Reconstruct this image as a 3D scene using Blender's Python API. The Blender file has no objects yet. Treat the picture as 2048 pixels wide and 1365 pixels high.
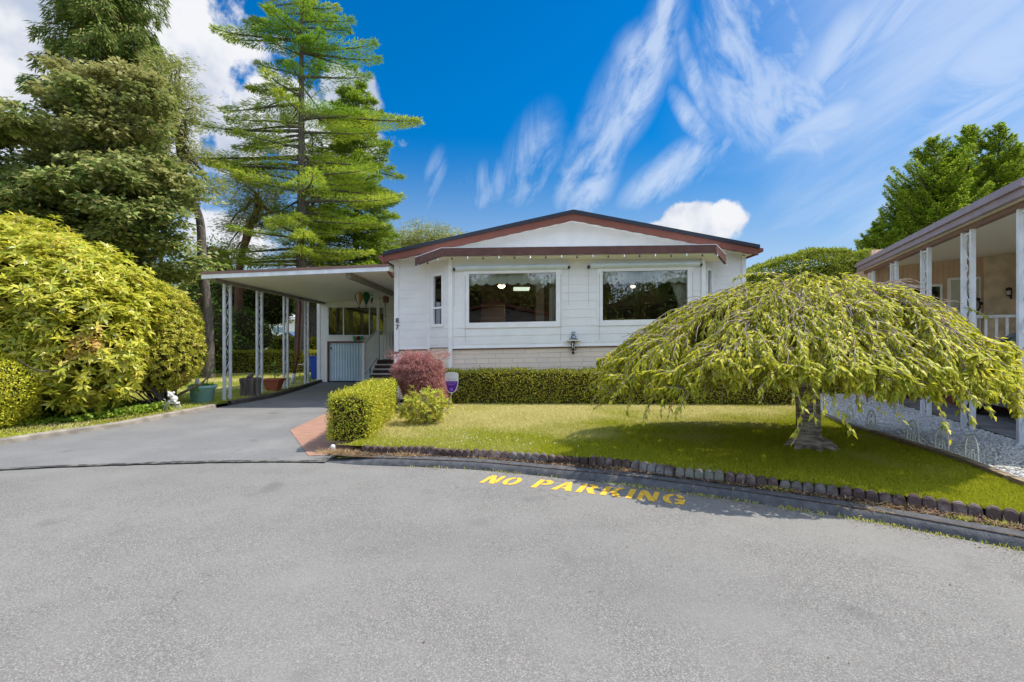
import bpy, bmesh, math, random
import numpy as np
from mathutils import Vector, Matrix
random.seed(7); RNG = np.random.default_rng(7)
R = math.radians
scene = bpy.context.scene
COL = scene.collection

# ------------------------------------------------------------------ camera
F, H, HY, CX = 950.0, 1.5, 688.0, 1024.0      # photograph: focal length (px of 2048), eye height, horizon row
cam_d = bpy.data.cameras.new('camera'); cam = bpy.data.objects.new('camera', cam_d); COL.objects.link(cam)
cam.location = (0, 0, H); cam.rotation_euler = (R(90), 0, 0)
cam_d.sensor_width = 36; cam_d.lens = 36 * F / 2048; cam_d.shift_y = (HY - 682.5) / 2048
cam_d.clip_start = 0.05; cam_d.clip_end = 5000
scene.camera = cam

# ------------------------------------------------------------------ light
SUN = Vector((0.58, 0.12, 1.0)).normalized()
EL = math.asin(SUN.z); AZ = math.atan2(SUN.x, SUN.y)
sd = bpy.data.lights.new('sun', 'SUN'); so = bpy.data.objects.new('sun', sd); COL.objects.link(so)
sd.energy = 4.6; sd.angle = R(0.5); sd.color = (1.0, 0.93, 0.82)
so.rotation_euler = SUN.to_track_quat('Z', 'Y').to_euler()
scene.view_settings.view_transform = 'Standard'; scene.view_settings.look = 'None'
scene.view_settings.gamma = 1; scene.view_settings.use_curve_mapping = False
scene.view_settings.exposure = 0.3

world = bpy.data.worlds.new('World'); scene.world = world; world.use_nodes = True
wt = world.node_tree; wt.nodes.clear()
SKY_STR = 0.12
def build_sky():
    N, L = wt.nodes, wt.links
    def val(s, v):
        if isinstance(v, (int, float)): s.default_value = v
        else: L.new(v, s)
    def m(op, a, b=0.0, c=0.0, clamp=False):
        n = N.new('ShaderNodeMath'); n.operation = op; n.use_clamp = clamp
        val(n.inputs[0], a); val(n.inputs[1], b); val(n.inputs[2], c); return n.outputs[0]
    def sstep(x, a, b):
        n = N.new('ShaderNodeMapRange'); n.interpolation_type = 'SMOOTHSTEP'
        val(n.inputs['Value'], x); n.inputs['From Min'].default_value = a; n.inputs['From Max'].default_value = b
        return n.outputs['Result']
    out = N.new('ShaderNodeOutputWorld'); bg = N.new('ShaderNodeBackground'); bg.inputs[1].default_value = SKY_STR
    L.new(bg.outputs[0], out.inputs[0])
    sky = N.new('ShaderNodeTexSky'); sky.sky_type = 'NISHITA'; sky.sun_disc = False
    sky.sun_elevation = EL; sky.sun_rotation = AZ; sky.air_density = 1.0; sky.dust_density = 0.3; sky.ozone_density = 2.0
    tc = N.new('ShaderNodeTexCoord'); sep = N.new('ShaderNodeSeparateXYZ'); L.new(tc.outputs['Generated'], sep.inputs[0])
    x, y, z = sep.outputs
    az = m('ARCTAN2', x, y); hyp = m('SQRT', m('ADD', m('MULTIPLY', x, x), m('MULTIPLY', y, y))); el = m('ARCTAN2', z, hyp)
    def A(px): return math.atan((px - CX) / F)
    def E(px, py): return math.atan((HY - py) / F * math.cos(A(px)))
    comb = N.new('ShaderNodeCombineXYZ'); L.new(az, comb.inputs[0]); L.new(el, comb.inputs[1])
    P = comb.outputs[0]
    def noise(scale, detail=6, rough=.6, rot=0, sx=1, sy=1, dist=0, off=0):
        mp = N.new('ShaderNodeMapping'); mp.vector_type = 'TEXTURE'; mp.inputs['Rotation'].default_value = (0, 0, rot)
        mp.inputs['Scale'].default_value = (sx, sy, 1); mp.inputs['Location'].default_value = (off, off, 0)
        L.new(P, mp.inputs[0])
        n = N.new('ShaderNodeTexNoise'); n.noise_dimensions = '2D'; n.inputs['Scale'].default_value = scale
        n.inputs['Detail'].default_value = detail; n.inputs['Roughness'].default_value = rough; n.inputs['Distortion'].default_value = dist
        L.new(mp.outputs[0], n.inputs['Vector']); return n.outputs['Fac']
    def ell(px, py, rx, ry, rot=0):     # 1 at the centre, 0 on the rim, negative outside
        cx, cy = A(px), E(px, py); k = 1 / F
        u = m('SUBTRACT', az, cx); v = m('SUBTRACT', el, cy); c, s = math.cos(rot), math.sin(rot)
        a = m('ADD', m('MULTIPLY', u, c / (rx * k)), m('MULTIPLY', v, s / (rx * k)))
        b = m('ADD', m('MULTIPLY', u, -s / (ry * k)), m('MULTIPLY', v, c / (ry * k)))
        return m('SUBTRACT', 1.0, m('SQRT', m('ADD', m('MULTIPLY', a, a), m('MULTIPLY', b, b))))
    def mx(lst):
        o = lst[0]
        for q in lst[1:]: o = m('MAXIMUM', o, q)
        return o
    # cumulus
    nz = noise(16, 8, .58, off=3.1); nz2 = noise(5, 5, .55, off=9.0)
    shape = mx([ell(40, 40, 330, 230), ell(300, 20, 120, 110), ell(395, 100, 66, 34), ell(560, 215, 85, 62), ell(700, 200, 62, 50),
                ell(655, 285, 130, 50), ell(475, 305, 50, 50), ell(440, 480, 80, 50), ell(1380, 450, 62, 44), ell(1438, 450, 48, 38), ell(1330, 464, 44, 24)])
    cum = sstep(m('ADD', shape, m('MULTIPLY', m('SUBTRACT', nz, .5), 1.15)), -.02, .26)
    # bright clouds added over the unseen rest of the sky for fill light
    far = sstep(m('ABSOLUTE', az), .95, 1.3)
    fill_clouds = m('MULTIPLY', far, sstep(m('ADD', nz2, m('MULTIPLY', nz, .3)), .52, .72))
    # cirrus
    def streak(rot, sx, sy, sc, off, a, b, dist=.6): return sstep(noise(sc, 9, .62, rot=rot, sx=sx, sy=sy, dist=dist, off=off), a, b)
    w1 = m('MULTIPLY', sstep(mx([ell(1200, 290, 150, 50, R(68)), ell(1290, 150, 130, 42, R(62)), ell(1355, 340, 130, 40, R(28)), ell(1290, 120, 60, 50), ell(1330, 20, 60, 20, R(80)), ell(1170, 360, 90, 60, R(70)),
              ell(1395, 255, 80, 20, R(-55)), ell(1390, 160, 90, 16, R(-70))]), -.35, .65), m('MULTIPLY', streak(R(60), 1.9, 1.0, 7, 1.0, .22, .58, .25), streak(R(50), 2.2, 1.0, 26, 3.0, .12, .62, .25)))
    w2 = m('MULTIPLY', sstep(mx([ell(1470, 120, 190, 90, R(-62)), ell(1600, 180, 160, 40, R(-75)), ell(1560, 40, 150, 40, R(80)), ell(1600, 190, 60, 26, R(80))]), -.2, .5), m('MULTIPLY', streak(R(-68), 2.2, 1.0, 7, 5.0, .30, .62, .3), streak(R(-58), 2.2, 1.0, 24, 8.0, .12, .62, .3)))
    w3 = m('MULTIPLY', sstep(mx([ell(1790, 60, 250, 110, R(25)), ell(1680, 110, 120, 60, R(60)), ell(2000, 130, 260, 110, R(25))]), -.1, .8), streak(R(35), 2.6, 1.0, 5, 2.0, .30, .62, .5))
    w4 = m('MULTIPLY', sstep(mx([ell(1900, 330, 420, 140, R(20)), ell(1650, 420, 260, 90, R(25)), ell(1600, 300, 140, 50, R(30)), ell(1700, 500, 400, 90)]), -.15, .6), streak(R(20), 5.0, 1.0, 7, 4.0, .22, .60, .3))
    w5 = m('MULTIPLY', sstep(mx([ell(930, 390, 130, 55, R(20)), ell(870, 360, 60, 26, R(75)), ell(1060, 330, 110, 60, R(65))]), -.2, .7), m('MULTIPLY', streak(R(70), 2.5, 1.0, 9, 7.0, .34, .64, .5), streak(R(50), 1.5, 1.0, 26, 11.0, -.2, .6, .3)))
    veil = m('MULTIPLY', sstep(m('SUBTRACT', az, m('MULTIPLY', el, .35)), .12, .62), m('ADD', .34, m('MULTIPLY', streak(R(24), 5, 1, 6, 6.0, .3, .7, .3), .40)))
    low = m('MULTIPLY', sstep(el, .42, -.02), .80)
    cir = m('MAXIMUM', m('MULTIPLY', mx([m('MULTIPLY', w1, .9), m('MULTIPLY', w2, .8), m('MULTIPLY', w3, .85), m('MULTIPLY', w4, .95), m('MULTIPLY', w5, .6)]), .9), mx([veil, low]))
    # tones (divided by the strength so that they read as display values)
    k = 1 / SKY_STR
    hs = N.new('ShaderNodeHueSaturation'); hs.inputs['Saturation'].default_value = 1.55; hs.inputs['Value'].default_value = 1.0
    L.new(sky.outputs[0], hs.inputs['Color'])
    tint = N.new('ShaderNodeMix'); tint.data_type = 'RGBA'; tint.blend_type = 'MULTIPLY'; tint.inputs[0].default_value = 1
    L.new(hs.outputs[0], tint.inputs[6])
    hz = N.new('ShaderNodeMix'); hz.data_type = 'RGBA'; L.new(sstep(el, .50, .0), hz.inputs[0]); hz.inputs[6].default_value = SKYTINT; hz.inputs[7].default_value = (.45, .56, .66, 1); L.new(hz.outputs[2], tint.inputs[7])
    shade = N.new('ShaderNodeMix'); shade.data_type = 'RGBA'
    L.new(sstep(nz2, .38, .62), shade.inputs[0]); shade.inputs[6].default_value = (.42*k, .48*k, .60*k, 1); shade.inputs[7].default_value = (.74*k, .75*k, .78*k, 1)
    shade2 = N.new('ShaderNodeMix'); shade2.data_type = 'RGBA'; L.new(far, shade2.inputs[0]); L.new(shade.outputs[2], shade2.inputs[6]); shade2.inputs[7].default_value = (1.1*k, 1.28*k, 1.62*k, 1)  # added unseen clouds, brighter and bluer than the seen ones
    a = N.new('ShaderNodeMix'); a.data_type = 'RGBA'; L.new(m('MULTIPLY', cir, .92), a.inputs[0]); L.new(tint.outputs[2], a.inputs[6]); a.inputs[7].default_value = (.56*k, .65*k, .80*k, 1)
    b = N.new('ShaderNodeMix'); b.data_type = 'RGBA'; L.new(m('MAXIMUM', cum, fill_clouds), b.inputs[0]); L.new(a.outputs[2], b.inputs[6]); L.new(shade2.outputs[2], b.inputs[7])
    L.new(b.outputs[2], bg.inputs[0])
SKYTINT = (0.2, 1.0, 1.05, 1)
build_sky()

# ------------------------------------------------------------------ helpers
def X(px, Y): return (px - CX) * Y / F
def Z(py, Y): return H + (HY - py) * Y / F
def G(px, py, z=0.0):
    Y = (H - z) * F / (py - HY); return (X(px, Y), Y)

def curve(pts, n=8):
    """Catmull-Rom through the points."""
    p = [np.array(q, float) for q in pts]; p = [2*p[0]-p[1]] + p + [2*p[-1]-p[-2]]; out = []
    for i in range(1, len(p) - 2):
        for k in range(n):
            t = k / n
            out.append(.5*((2*p[i]) + (-p[i-1]+p[i+1])*t + (2*p[i-1]-5*p[i]+4*p[i+1]-p[i+2])*t*t + (-p[i-1]+3*p[i]-3*p[i+1]+p[i+2])*t**3))
    out.append(p[-2]); return [tuple(q) for q in out]
def resample(pts, step):
    p = np.array(pts, float); d = np.r_[0, np.cumsum(np.linalg.norm(np.diff(p, axis=0), axis=1))]
    n = max(2, int(round(d[-1] / step)) + 1); s = np.linspace(0, d[-1], n)
    return np.stack([np.interp(s, d, p[:, k]) for k in range(p.shape[1])], 1)
def along(pts, s):
    p = np.array(pts, float); d = np.r_[0, np.cumsum(np.linalg.norm(np.diff(p, axis=0), axis=1))]
    q = np.array([np.interp(s, d, p[:, k]) for k in range(p.shape[1])])
    q2 = np.array([np.interp(s + .02, d, p[:, k]) for k in range(p.shape[1])]); q1 = np.array([np.interp(s - .02, d, p[:, k]) for k in range(p.shape[1])])
    t = q2 - q1; return q, t / (np.linalg.norm(t) + 1e-9)
def length(pts):
    p = np.array(pts, float); return float(np.linalg.norm(np.diff(p, axis=0), axis=1).sum())

class MB:
    def __init__(s): s.v = []; s.f = []
    def add(s, vs, fs):
        o = len(s.v); s.v += [tuple(map(float, v)) for v in vs]; s.f += [tuple(i + o for i in f) for f in fs]; return s
    def box(s, x0, x1, y0, y1, z0, z1, slope=0.0):
        a = [(x, y, z + slope * x) for z in (z0, z1) for y in (y0, y1) for x in (x0, x1)]
        return s.add(a, [(0,2,3,1),(4,5,7,6),(0,1,5,4),(2,6,7,3),(0,4,6,2),(1,3,7,5)])
    def obox(s, c, ax, ay, az):
        c, ax, ay, az = map(Vector, (c, ax, ay, az))
        a = [c + i*ax + j*ay + k*az for k in (-1, 1) for j in (-1, 1) for i in (-1, 1)]
        return s.add(a, [(0,2,3,1),(4,5,7,6),(0,1,5,4),(2,6,7,3),(0,4,6,2),(1,3,7,5)])
    def bar(s, a, b, w, h=None, up=(0,0,1)):
        a, b = Vector(a), Vector(b); h = h or w; d = b - a; L = d.length
        if L < 1e-6: return s
        d /= L; u = Vector(up)
        if abs(d.dot(u)) > .98: u = Vector((1, 0, 0))
        sx = d.cross(u).normalized(); sy = sx.cross(d)
        return s.obox((a + b) / 2, d * L / 2, sx * w / 2, sy * h / 2)
    def tube(s, pts, r, n=8, cap=True):
        p = [Vector(q) for q in pts]; rr = r if isinstance(r, (list, tuple, np.ndarray)) else [r] * len(p); u = None; o = len(s.v)
        for i, q in enumerate(p):
            t = (p[min(i+1, len(p)-1)] - p[max(i-1, 0)])
            t = t.normalized() if t.length > 1e-9 else Vector((0, 0, 1))
            if u is None: u = t.cross(Vector((0, 0, 1)) if abs(t.z) < .9 else Vector((1, 0, 0))).normalized()
            u = (u - t * u.dot(t)); u = u.normalized() if u.length > 1e-6 else t.orthogonal().normalized()
            w = t.cross(u)
            for k in range(n):
                a = 2 * math.pi * k / n; s.v.append(tuple(q + (u * math.cos(a) + w * math.sin(a)) * rr[i]))
        for i in range(len(p) - 1):
            for k in range(n):
                a, b = o + i*n + k, o + i*n + (k+1) % n; s.f.append((a, b, b + n, a + n))
        if cap:
            s.f.append(tuple(o + k for k in reversed(range(n)))); s.f.append(tuple(o + (len(p)-1)*n + k for k in range(n)))
        return s
    def lathe(s, prof, c=(0, 0, 0), n=20, sx=1, sy=1):
        o = len(s.v)
        for r, z in prof:
            for k in range(n):
                a = 2 * math.pi * k / n; s.v.append((c[0] + r*sx*math.cos(a), c[1] + r*sy*math.sin(a), c[2] + z))
        for i in range(len(prof) - 1):
            for k in range(n):
                a, b = o + i*n + k, o + i*n + (k+1) % n; s.f.append((a, b, b + n, a + n))
        s.f.append(tuple(o + k for k in reversed(range(n)))); s.f.append(tuple(o + (len(prof)-1)*n + k for k in range(n)))
        return s
    def ball(s, c, r, n=10, m=7, sz=1.0):
        return s.lathe([(max(1e-4, r*math.sin(math.pi*i/m)), -r*sz*math.cos(math.pi*i/m)) for i in range(m+1)], c, n)
    def prism(s, poly, a, b):
        """polygon in (u,v) given as 3-D points list, extruded from a to b (vectors added)."""
        n = len(poly); a, b = Vector(a), Vector(b)
        vs = [Vector(p) + a for p in poly] + [Vector(p) + b for p in poly]
        return s.add(vs, [tuple(reversed(range(n))), tuple(range(n, 2*n))] + [(i, (i+1) % n, n + (i+1) % n, n + i) for i in range(n)])

ORG = {}
def org(o): return ORG.get(o.name, Vector((0, 0, 0)))
def tag(o, label=None, cat=None, group=None, kind=None):
    if label: o['label'] = label
    if cat: o['category'] = cat
    if group: o['group'] = group
    if kind: o['kind'] = kind
    return o
def thing(name, label, cat, loc, group=None, rz=0.0):
    o = bpy.data.objects.new(name, None); COL.objects.link(o); o.location = loc; o.rotation_euler = (0, 0, rz); o.empty_display_size = .2
    ORG[o.name] = Vector(loc); return tag(o, label, cat, group)
def recalc(me):
    bm = bmesh.new(); bm.from_mesh(me); bmesh.ops.recalc_face_normals(bm, faces=bm.faces); bm.to_mesh(me); bm.free()
def part(name, mb, mat, parent=None, label=None, smooth=False, bevel=0, local=False, org_at=None):
    me = bpy.data.meshes.new(name)
    o0 = org(parent) if parent else Vector(org_at or (0, 0, 0))
    if local: o0 = Vector((0, 0, 0))
    me.from_pydata([(v[0]-o0.x, v[1]-o0.y, v[2]-o0.z) for v in mb.v], [], mb.f)
    recalc(me)
    me.materials.append(mat)
    if smooth: me.shade_smooth()
    o = bpy.data.objects.new(name, me); COL.objects.link(o)
    if parent: o.parent = parent; ORG[o.name] = org(parent)
    elif org_at: o.location = org_at
    if label: o['label'] = label
    if bevel:
        b = o.modifiers.new('bevel', 'BEVEL'); b.width = bevel; b.segments = 2; b.limit_method = 'ANGLE'
        if smooth is False: me.shade_smooth(); 
        w = o.modifiers.new('wn', 'WEIGHTED_NORMAL')
    return o
def npmesh(name, V, faces, mat, parent=None, attr=None):
    """fast mesh from arrays; faces (n,k)"""
    me = bpy.data.meshes.new(name); o0 = org(parent) if parent else Vector((0, 0, 0))
    V = (V - np.array(o0)).astype(np.float32); n, k = faces.shape
    me.vertices.add(len(V)); me.vertices.foreach_set('co', V.ravel())
    me.loops.add(n * k); me.loops.foreach_set('vertex_index', faces.astype(np.int32).ravel())
    me.polygons.add(n); me.polygons.foreach_set('loop_start', np.arange(0, n*k, k, dtype=np.int32))
    me.update(calc_edges=True); me.materials.append(mat)
    o = bpy.data.objects.new(name, me); COL.objects.link(o)
    if parent: o.parent = parent; ORG[o.name] = org(parent)
    return o
def copy_tree(o, parent=None, loc=None, label=None):
    c = o.copy(); COL.objects.link(c)
    if parent: c.parent = parent
    if loc is not None: c.location = loc
    if label: c['label'] = label
    for ch in list(o.children): copy_tree(ch, c)
    return c
def sheet(name, pts, z, mat, kind='structure', label=None, zf=None):
    mb = MB(); mb.add([(p[0], p[1], zf(p[0], p[1]) if zf else z) for p in pts], [tuple(range(len(pts)))])
    o = part(name, mb, mat)
    me = o.data
    if me.polygons[0].normal.z < 0: me.flip_normals()
    return tag(o, label, kind=kind)

# ------------------------------------------------------------------ materials
def M(name, col, rough=.6, spec=.3, col2=None, scale=8, bump=0, bscale=None, metal=0, detail=4, emit=None, stretch=None, thr=(.35, .65), coat=0, grad=None):
    m = bpy.data.materials.new(name); m.use_nodes = True; nt = m.node_tree; N, L = nt.nodes, nt.links; b = N['Principled BSDF']
    b.inputs['Base Color'].default_value = (*col, 1); b.inputs['Roughness'].default_value = rough; b.inputs['Specular IOR Level'].default_value = spec
    b.inputs['Metallic'].default_value = metal; b.inputs['Coat Weight'].default_value = coat
    if emit: b.inputs['Emission Color'].default_value = (*emit[0], 1); b.inputs['Emission Strength'].default_value = emit[1]
    if col2 or bump:
        g = N.new('ShaderNodeNewGeometry'); v = g.outputs['Position']
        if stretch: mp = N.new('ShaderNodeMapping'); mp.inputs['Scale'].default_value = stretch; L.new(v, mp.inputs[0]); v = mp.outputs[0]
        if col2:
            n = N.new('ShaderNodeTexNoise'); n.inputs['Scale'].default_value = scale; n.inputs['Detail'].default_value = detail; L.new(v, n.inputs['Vector'])
            r = N.new('ShaderNodeMapRange'); r.inputs['From Min'].default_value = thr[0]; r.inputs['From Max'].default_value = thr[1]; L.new(grade(nt, n.outputs['Fac'], grad), r.inputs['Value'])
            x = N.new('ShaderNodeMix'); x.data_type = 'RGBA'; L.new(r.outputs[0], x.inputs[0]); x.inputs[6].default_value = (*col, 1); x.inputs[7].default_value = (*col2, 1)
            L.new(x.outputs[2], b.inputs['Base Color'])
        if bump:
            n = N.new('ShaderNodeTexNoise'); n.inputs['Scale'].default_value = bscale or scale * 3; n.inputs['Detail'].default_value = 6; L.new(v, n.inputs['Vector'])
            q = N.new('ShaderNodeBump'); q.inputs['Strength'].default_value = bump; q.inputs['Distance'].default_value = .02; L.new(n.outputs['Fac'], q.inputs['Height']); L.new(q.outputs[0], b.inputs['Normal'])
    return m
def grade(nt, sock, grad):
    """add (position . axis + offset) to a mask, for colour that varies across the ground or up a crown; limited to +-grad[2]"""
    if not grad: return sock
    N, L = nt.nodes, nt.links; g = N.new('ShaderNodeNewGeometry'); d = N.new('ShaderNodeVectorMath'); d.operation = 'DOT_PRODUCT'; L.new(g.outputs['Position'], d.inputs[0]); d.inputs[1].default_value = grad[0]
    a = N.new('ShaderNodeMath'); a.operation = 'ADD'; L.new(d.outputs['Value'], a.inputs[0]); a.inputs[1].default_value = grad[1]
    c = N.new('ShaderNodeClamp'); L.new(a.outputs[0], c.inputs[0]); c.inputs[1].default_value = -grad[2]; c.inputs[2].default_value = grad[2]
    s = N.new('ShaderNodeMath'); s.operation = 'ADD'; L.new(sock, s.inputs[0]); L.new(c.outputs[0], s.inputs[1]); return s.outputs[0]
def leafmat(name, cols, transl=.35, rough=.5, spec=.25, patch=None, gain=True, grad=None):
    """cols: list of leaf colours; each leaf (mesh island) takes one of them at random. patch = (colour, scale, lo, hi): whole patches of the plant of another colour."""
    gn = (lambda c: (min(c[0]*1.95, .82), min(c[1]*1.8, .78), min(c[2]*1.7, .4))) if gain else (lambda c: c); cols = [gn(c) for c in cols]
    if patch: patch = (gn(patch[0]),) + tuple(patch[1:])
    m = bpy.data.materials.new(name); m.use_nodes = True; nt = m.node_tree; N, L = nt.nodes, nt.links; b = N['Principled BSDF']; out = N['Material Output']
    g = N.new('ShaderNodeNewGeometry'); r = N.new('ShaderNodeValToRGB'); L.new(g.outputs['Random Per Island'], r.inputs[0]); e = r.color_ramp.elements
    while len(e) < len(cols): e.new(.5)
    for i, c in enumerate(cols): e[i].position = i / (len(cols) - 1) if len(cols) > 1 else 0; e[i].color = (*c, 1)
    c = r.outputs[0]
    if patch:
        n = N.new('ShaderNodeTexNoise'); n.inputs['Scale'].default_value = patch[1]; n.inputs['Detail'].default_value = 3; L.new(g.outputs['Position'], n.inputs['Vector'])
        q = N.new('ShaderNodeMapRange'); q.inputs['From Min'].default_value = patch[2]; q.inputs['From Max'].default_value = patch[3]; L.new(grade(nt, n.outputs['Fac'], grad), q.inputs['Value'])
        x = N.new('ShaderNodeMix'); x.data_type = 'RGBA'; L.new(q.outputs[0], x.inputs[0]); L.new(c, x.inputs[6]); x.inputs[7].default_value = (*patch[0], 1); c = x.outputs[2]
    L.new(c, b.inputs['Base Color']); b.inputs['Roughness'].default_value = rough; b.inputs['Specular IOR Level'].default_value = spec
    t = N.new('ShaderNodeBsdfTranslucent'); L.new(c, t.inputs['Color'])
    mx = N.new('ShaderNodeMixShader'); mx.inputs[0].default_value = transl; L.new(b.outputs[0], mx.inputs[1]); L.new(t.outputs[0], mx.inputs[2]); L.new(mx.outputs[0], out.inputs[0])
    return m

# ------------------------------------------------------------------ foliage geometry
def unit(a): return a / (np.linalg.norm(a, axis=-1, keepdims=True) + 1e-9)
def rdir(n): return unit(RNG.normal(size=(n, 3)))
def leaves_vf(P, D, L, W, Nn=None, fold=.15, curl=0.0):
    """one folded diamond per leaf -> verts (4n,3), faces (n,4)"""
    n = len(P); D = unit(D)
    Nn = rdir(n) if Nn is None else unit(Nn + RNG.normal(size=(n, 3)) * .35)
    S = unit(np.cross(D, Nn)); U = np.cross(S, D)
    L = np.broadcast_to(np.asarray(L, float), (n,))[:, None]; W = np.broadcast_to(np.asarray(W, float), (n,))[:, None]
    tip = P + D * L - U * L * curl
    a = P + D * L * .42 + S * W * .5 + U * W * fold; b = P + D * L * .42 - S * W * .5 + U * W * fold
    V = np.stack([P, a, tip, b], 1).reshape(-1, 3); return V, np.arange(4 * n).reshape(n, 4)
def foliage(name, P, D, L, W, mat, parent, Nn=None, fold=.15, curl=0.0):
    V, Fc = leaves_vf(P, D, L, W, Nn, fold, curl); return npmesh(name, V, Fc, mat, parent)
def tubes_vf(lines, n=4):
    Vs, Fs, o = [], [], 0
    for pts, r in lines:
        p = np.asarray(pts, float); k = len(p); t = unit(np.gradient(p, axis=0)); ref = np.array([0, 0, 1.]) if abs(t[0, 2]) < .9 else np.array([1., 0, 0])
        u = unit(np.cross(t, ref)); w = np.cross(t, u); rr = np.broadcast_to(np.asarray(r, float), (k,))[:, None]
        a = 2 * np.pi * np.arange(n) / n
        ring = p[:, None] + (u[:, None] * np.cos(a)[None, :, None] + w[:, None] * np.sin(a)[None, :, None]) * rr[:, None]
        Vs.append(ring.reshape(-1, 3)); i = np.arange(k - 1)[:, None] * n; j = np.arange(n)[None]; j2 = (j + 1) % n
        Fs.append(np.stack([i + j, i + j2, i + n + j2, i + n + j], -1).reshape(-1, 4) + o); o += k * n
    return np.concatenate(Vs), np.concatenate(Fs)
def branches(name, lines, mat, parent, n=5):
    V, Fc = tubes_vf(lines, n); o = npmesh(name, V, Fc, mat, parent); o.data.shade_smooth(); return o
def bend(a, b, n=8, wob=.1, sag=0.0, rng=None):
    a, b = np.array(a, float), np.array(b, float); t = np.linspace(0, 1, n)[:, None]; p = a + (b - a) * t
    L = np.linalg.norm(b - a); w = RNG.normal(size=(n, 3)) * wob * L * .3; w[0] = 0; w[-1] = 0
    k = np.array([.25, .5, .25])
    for c in range(3): w[1:-1, c] = np.convolve(w[:, c], k, 'same')[1:-1]
    p = p + w; p[:, 2] += sag * L * np.sin(np.pi * t[:, 0]); return p
# ================================================================== SETTING
def asphalt(name, base, light, dark, patchcol, agg=1.0):
    m = bpy.data.materials.new(name); m.use_nodes = True; nt = m.node_tree; N, L = nt.nodes, nt.links; b = N['Principled BSDF']
    g = N.new('ShaderNodeNewGeometry'); P = g.outputs['Position']
    def noise(s, d=4, rough=.5, st=None):
        n = N.new('ShaderNodeTexNoise'); n.inputs['Scale'].default_value = s; n.inputs['Detail'].default_value = d; n.inputs['Roughness'].default_value = rough
        if st: mp = N.new('ShaderNodeMapping'); mp.inputs['Scale'].default_value = st; L.new(P, mp.inputs[0]); L.new(mp.outputs[0], n.inputs['Vector'])
        else: L.new(P, n.inputs['Vector'])
        return n.outputs['Fac']
    def rng(x, a, c, lo=0, hi=1):
        r = N.new('ShaderNodeMapRange'); r.inputs['From Min'].default_value = a; r.inputs['From Max'].default_value = c; r.inputs['To Min'].default_value = lo; r.inputs['To Max'].default_value = hi; L.new(x, r.inputs['Value']); return r.outputs[0]
    def mix(f, a, c):
        x = N.new('ShaderNodeMix'); x.data_type = 'RGBA'
        if isinstance(f, float): x.inputs[0].default_value = f
        else: L.new(f, x.inputs[0])
        for i, q in ((6, a), (7, c)):
            if isinstance(q, tuple): x.inputs[i].default_value = (*q, 1)
            else: L.new(q, x.inputs[i])
        return x.outputs[2]
    v = N.new('ShaderNodeTexVoronoi'); v.inputs['Scale'].default_value = 130 * agg; L.new(P, v.inputs['Vector'])
    sepc = N.new('ShaderNodeSeparateColor'); L.new(v.outputs['Color'], sepc.inputs[0])
    stone = mix(rng(sepc.outputs[0], .62, .98), base, light)
    stone = mix(rng(sepc.outputs[1], .80, 1.0), stone, dark)
    stone = mix(rng(sepc.outputs[2], .93, 1.0, 0, .45), stone, (.34, .24, .17))
    c = mix(rng(v.outputs['Distance'], .45, .75), stone, dark)
    c = mix(rng(noise(1.2, 5, .6), .42, .72, 0, .8), c, patchcol)
    c = mix(rng(noise(.5, 4, .55, (.35, 1, 1)), .46, .70, 0, .45), c, dark)
    c = mix(rng(noise(1.7, 2, .4), .66, .74, 0, .45), c, (.11, .105, .10))
    c = mix(rng(noise(9, 6, .7), .60, .75, 0, .28), c, dark)
    c = mix(rng(noise(30, 3, .6), .66, .76, 0, .5), c, (.10, .095, .09))
    wv = N.new('ShaderNodeTexVoronoi'); wv.feature = 'DISTANCE_TO_EDGE'; wv.inputs['Scale'].default_value = .55
    wn = N.new('ShaderNodeTexNoise'); wn.inputs['Scale'].default_value = 2.5; wn.inputs['Detail'].default_value = 7; L.new(P, wn.inputs['Vector'])
    wa = N.new('ShaderNodeVectorMath'); wa.operation = 'ADD'; L.new(P, wa.inputs[0]); L.new(wn.outputs['Color'], wa.inputs[1]); L.new(wa.outputs[0], wv.inputs['Vector'])
    ck = N.new('ShaderNodeMath'); ck.operation = 'MULTIPLY'; L.new(rng(wv.outputs['Distance'], .004, .0), ck.inputs[0]); L.new(rng(noise(.35, 2), .50, .58, 0, .65), ck.inputs[1])
    c = mix(ck.outputs[0], c, (.06, .058, .055))
    L.new(c, b.inputs['Base Color']); b.inputs['Roughness'].default_value = .82; b.inputs['Specular IOR Level'].default_value = .25
    ad = N.new('ShaderNodeMath'); ad.operation = 'ADD'; L.new(v.outputs['Distance'], ad.inputs[0]); L.new(noise(300 * agg, 3), ad.inputs[1])
    q = N.new('ShaderNodeBump'); q.inputs['Strength'].default_value = .35; q.inputs['Distance'].default_value = .004; q.invert = True; L.new(ad.outputs[0], q.inputs['Height']); L.new(q.outputs[0], b.inputs['Normal'])
    return m
m_road = asphalt('road_asphalt', (.212, .205, .192), (.345, .335, .31), (.14, .135, .128), (.24, .232, .216))
m_drive = asphalt('driveway_asphalt', (.20, .199, .197), (.28, .278, .27), (.135, .136, .138), (.24, .237, .228), 1.3)
m_kerb = M('kerb_asphalt', (.075, .078, .085), .9, .2, (.12, .12, .125), 14, .5, 60)
LG = ((-.045, .13, 0), -.94, .26)
m_lawn = M('lawn_soil', (.18, .20, .02), .95, .1, (.37, .34, .14), .8, .4, 60, detail=3, thr=(.32, .70), grad=LG)
m_field = M('field_grass', (.13, .16, .03), .95, .1, (.30, .26, .10), .5, .4, 30, thr=(.4, .6))
m_concrete = M('kerb_concrete', (.34, .30, .25), .9, .2, (.20, .18, .15), 5, .4, 40)
m_slab = M('carport_slab', (.26, .25, .24), .85, .2, (.18, .175, .17), 3, .3, 40)
m_soil = M('soil', (.075, .052, .035), .95, .1, (.15, .11, .075), 30, .8, 90)
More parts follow.
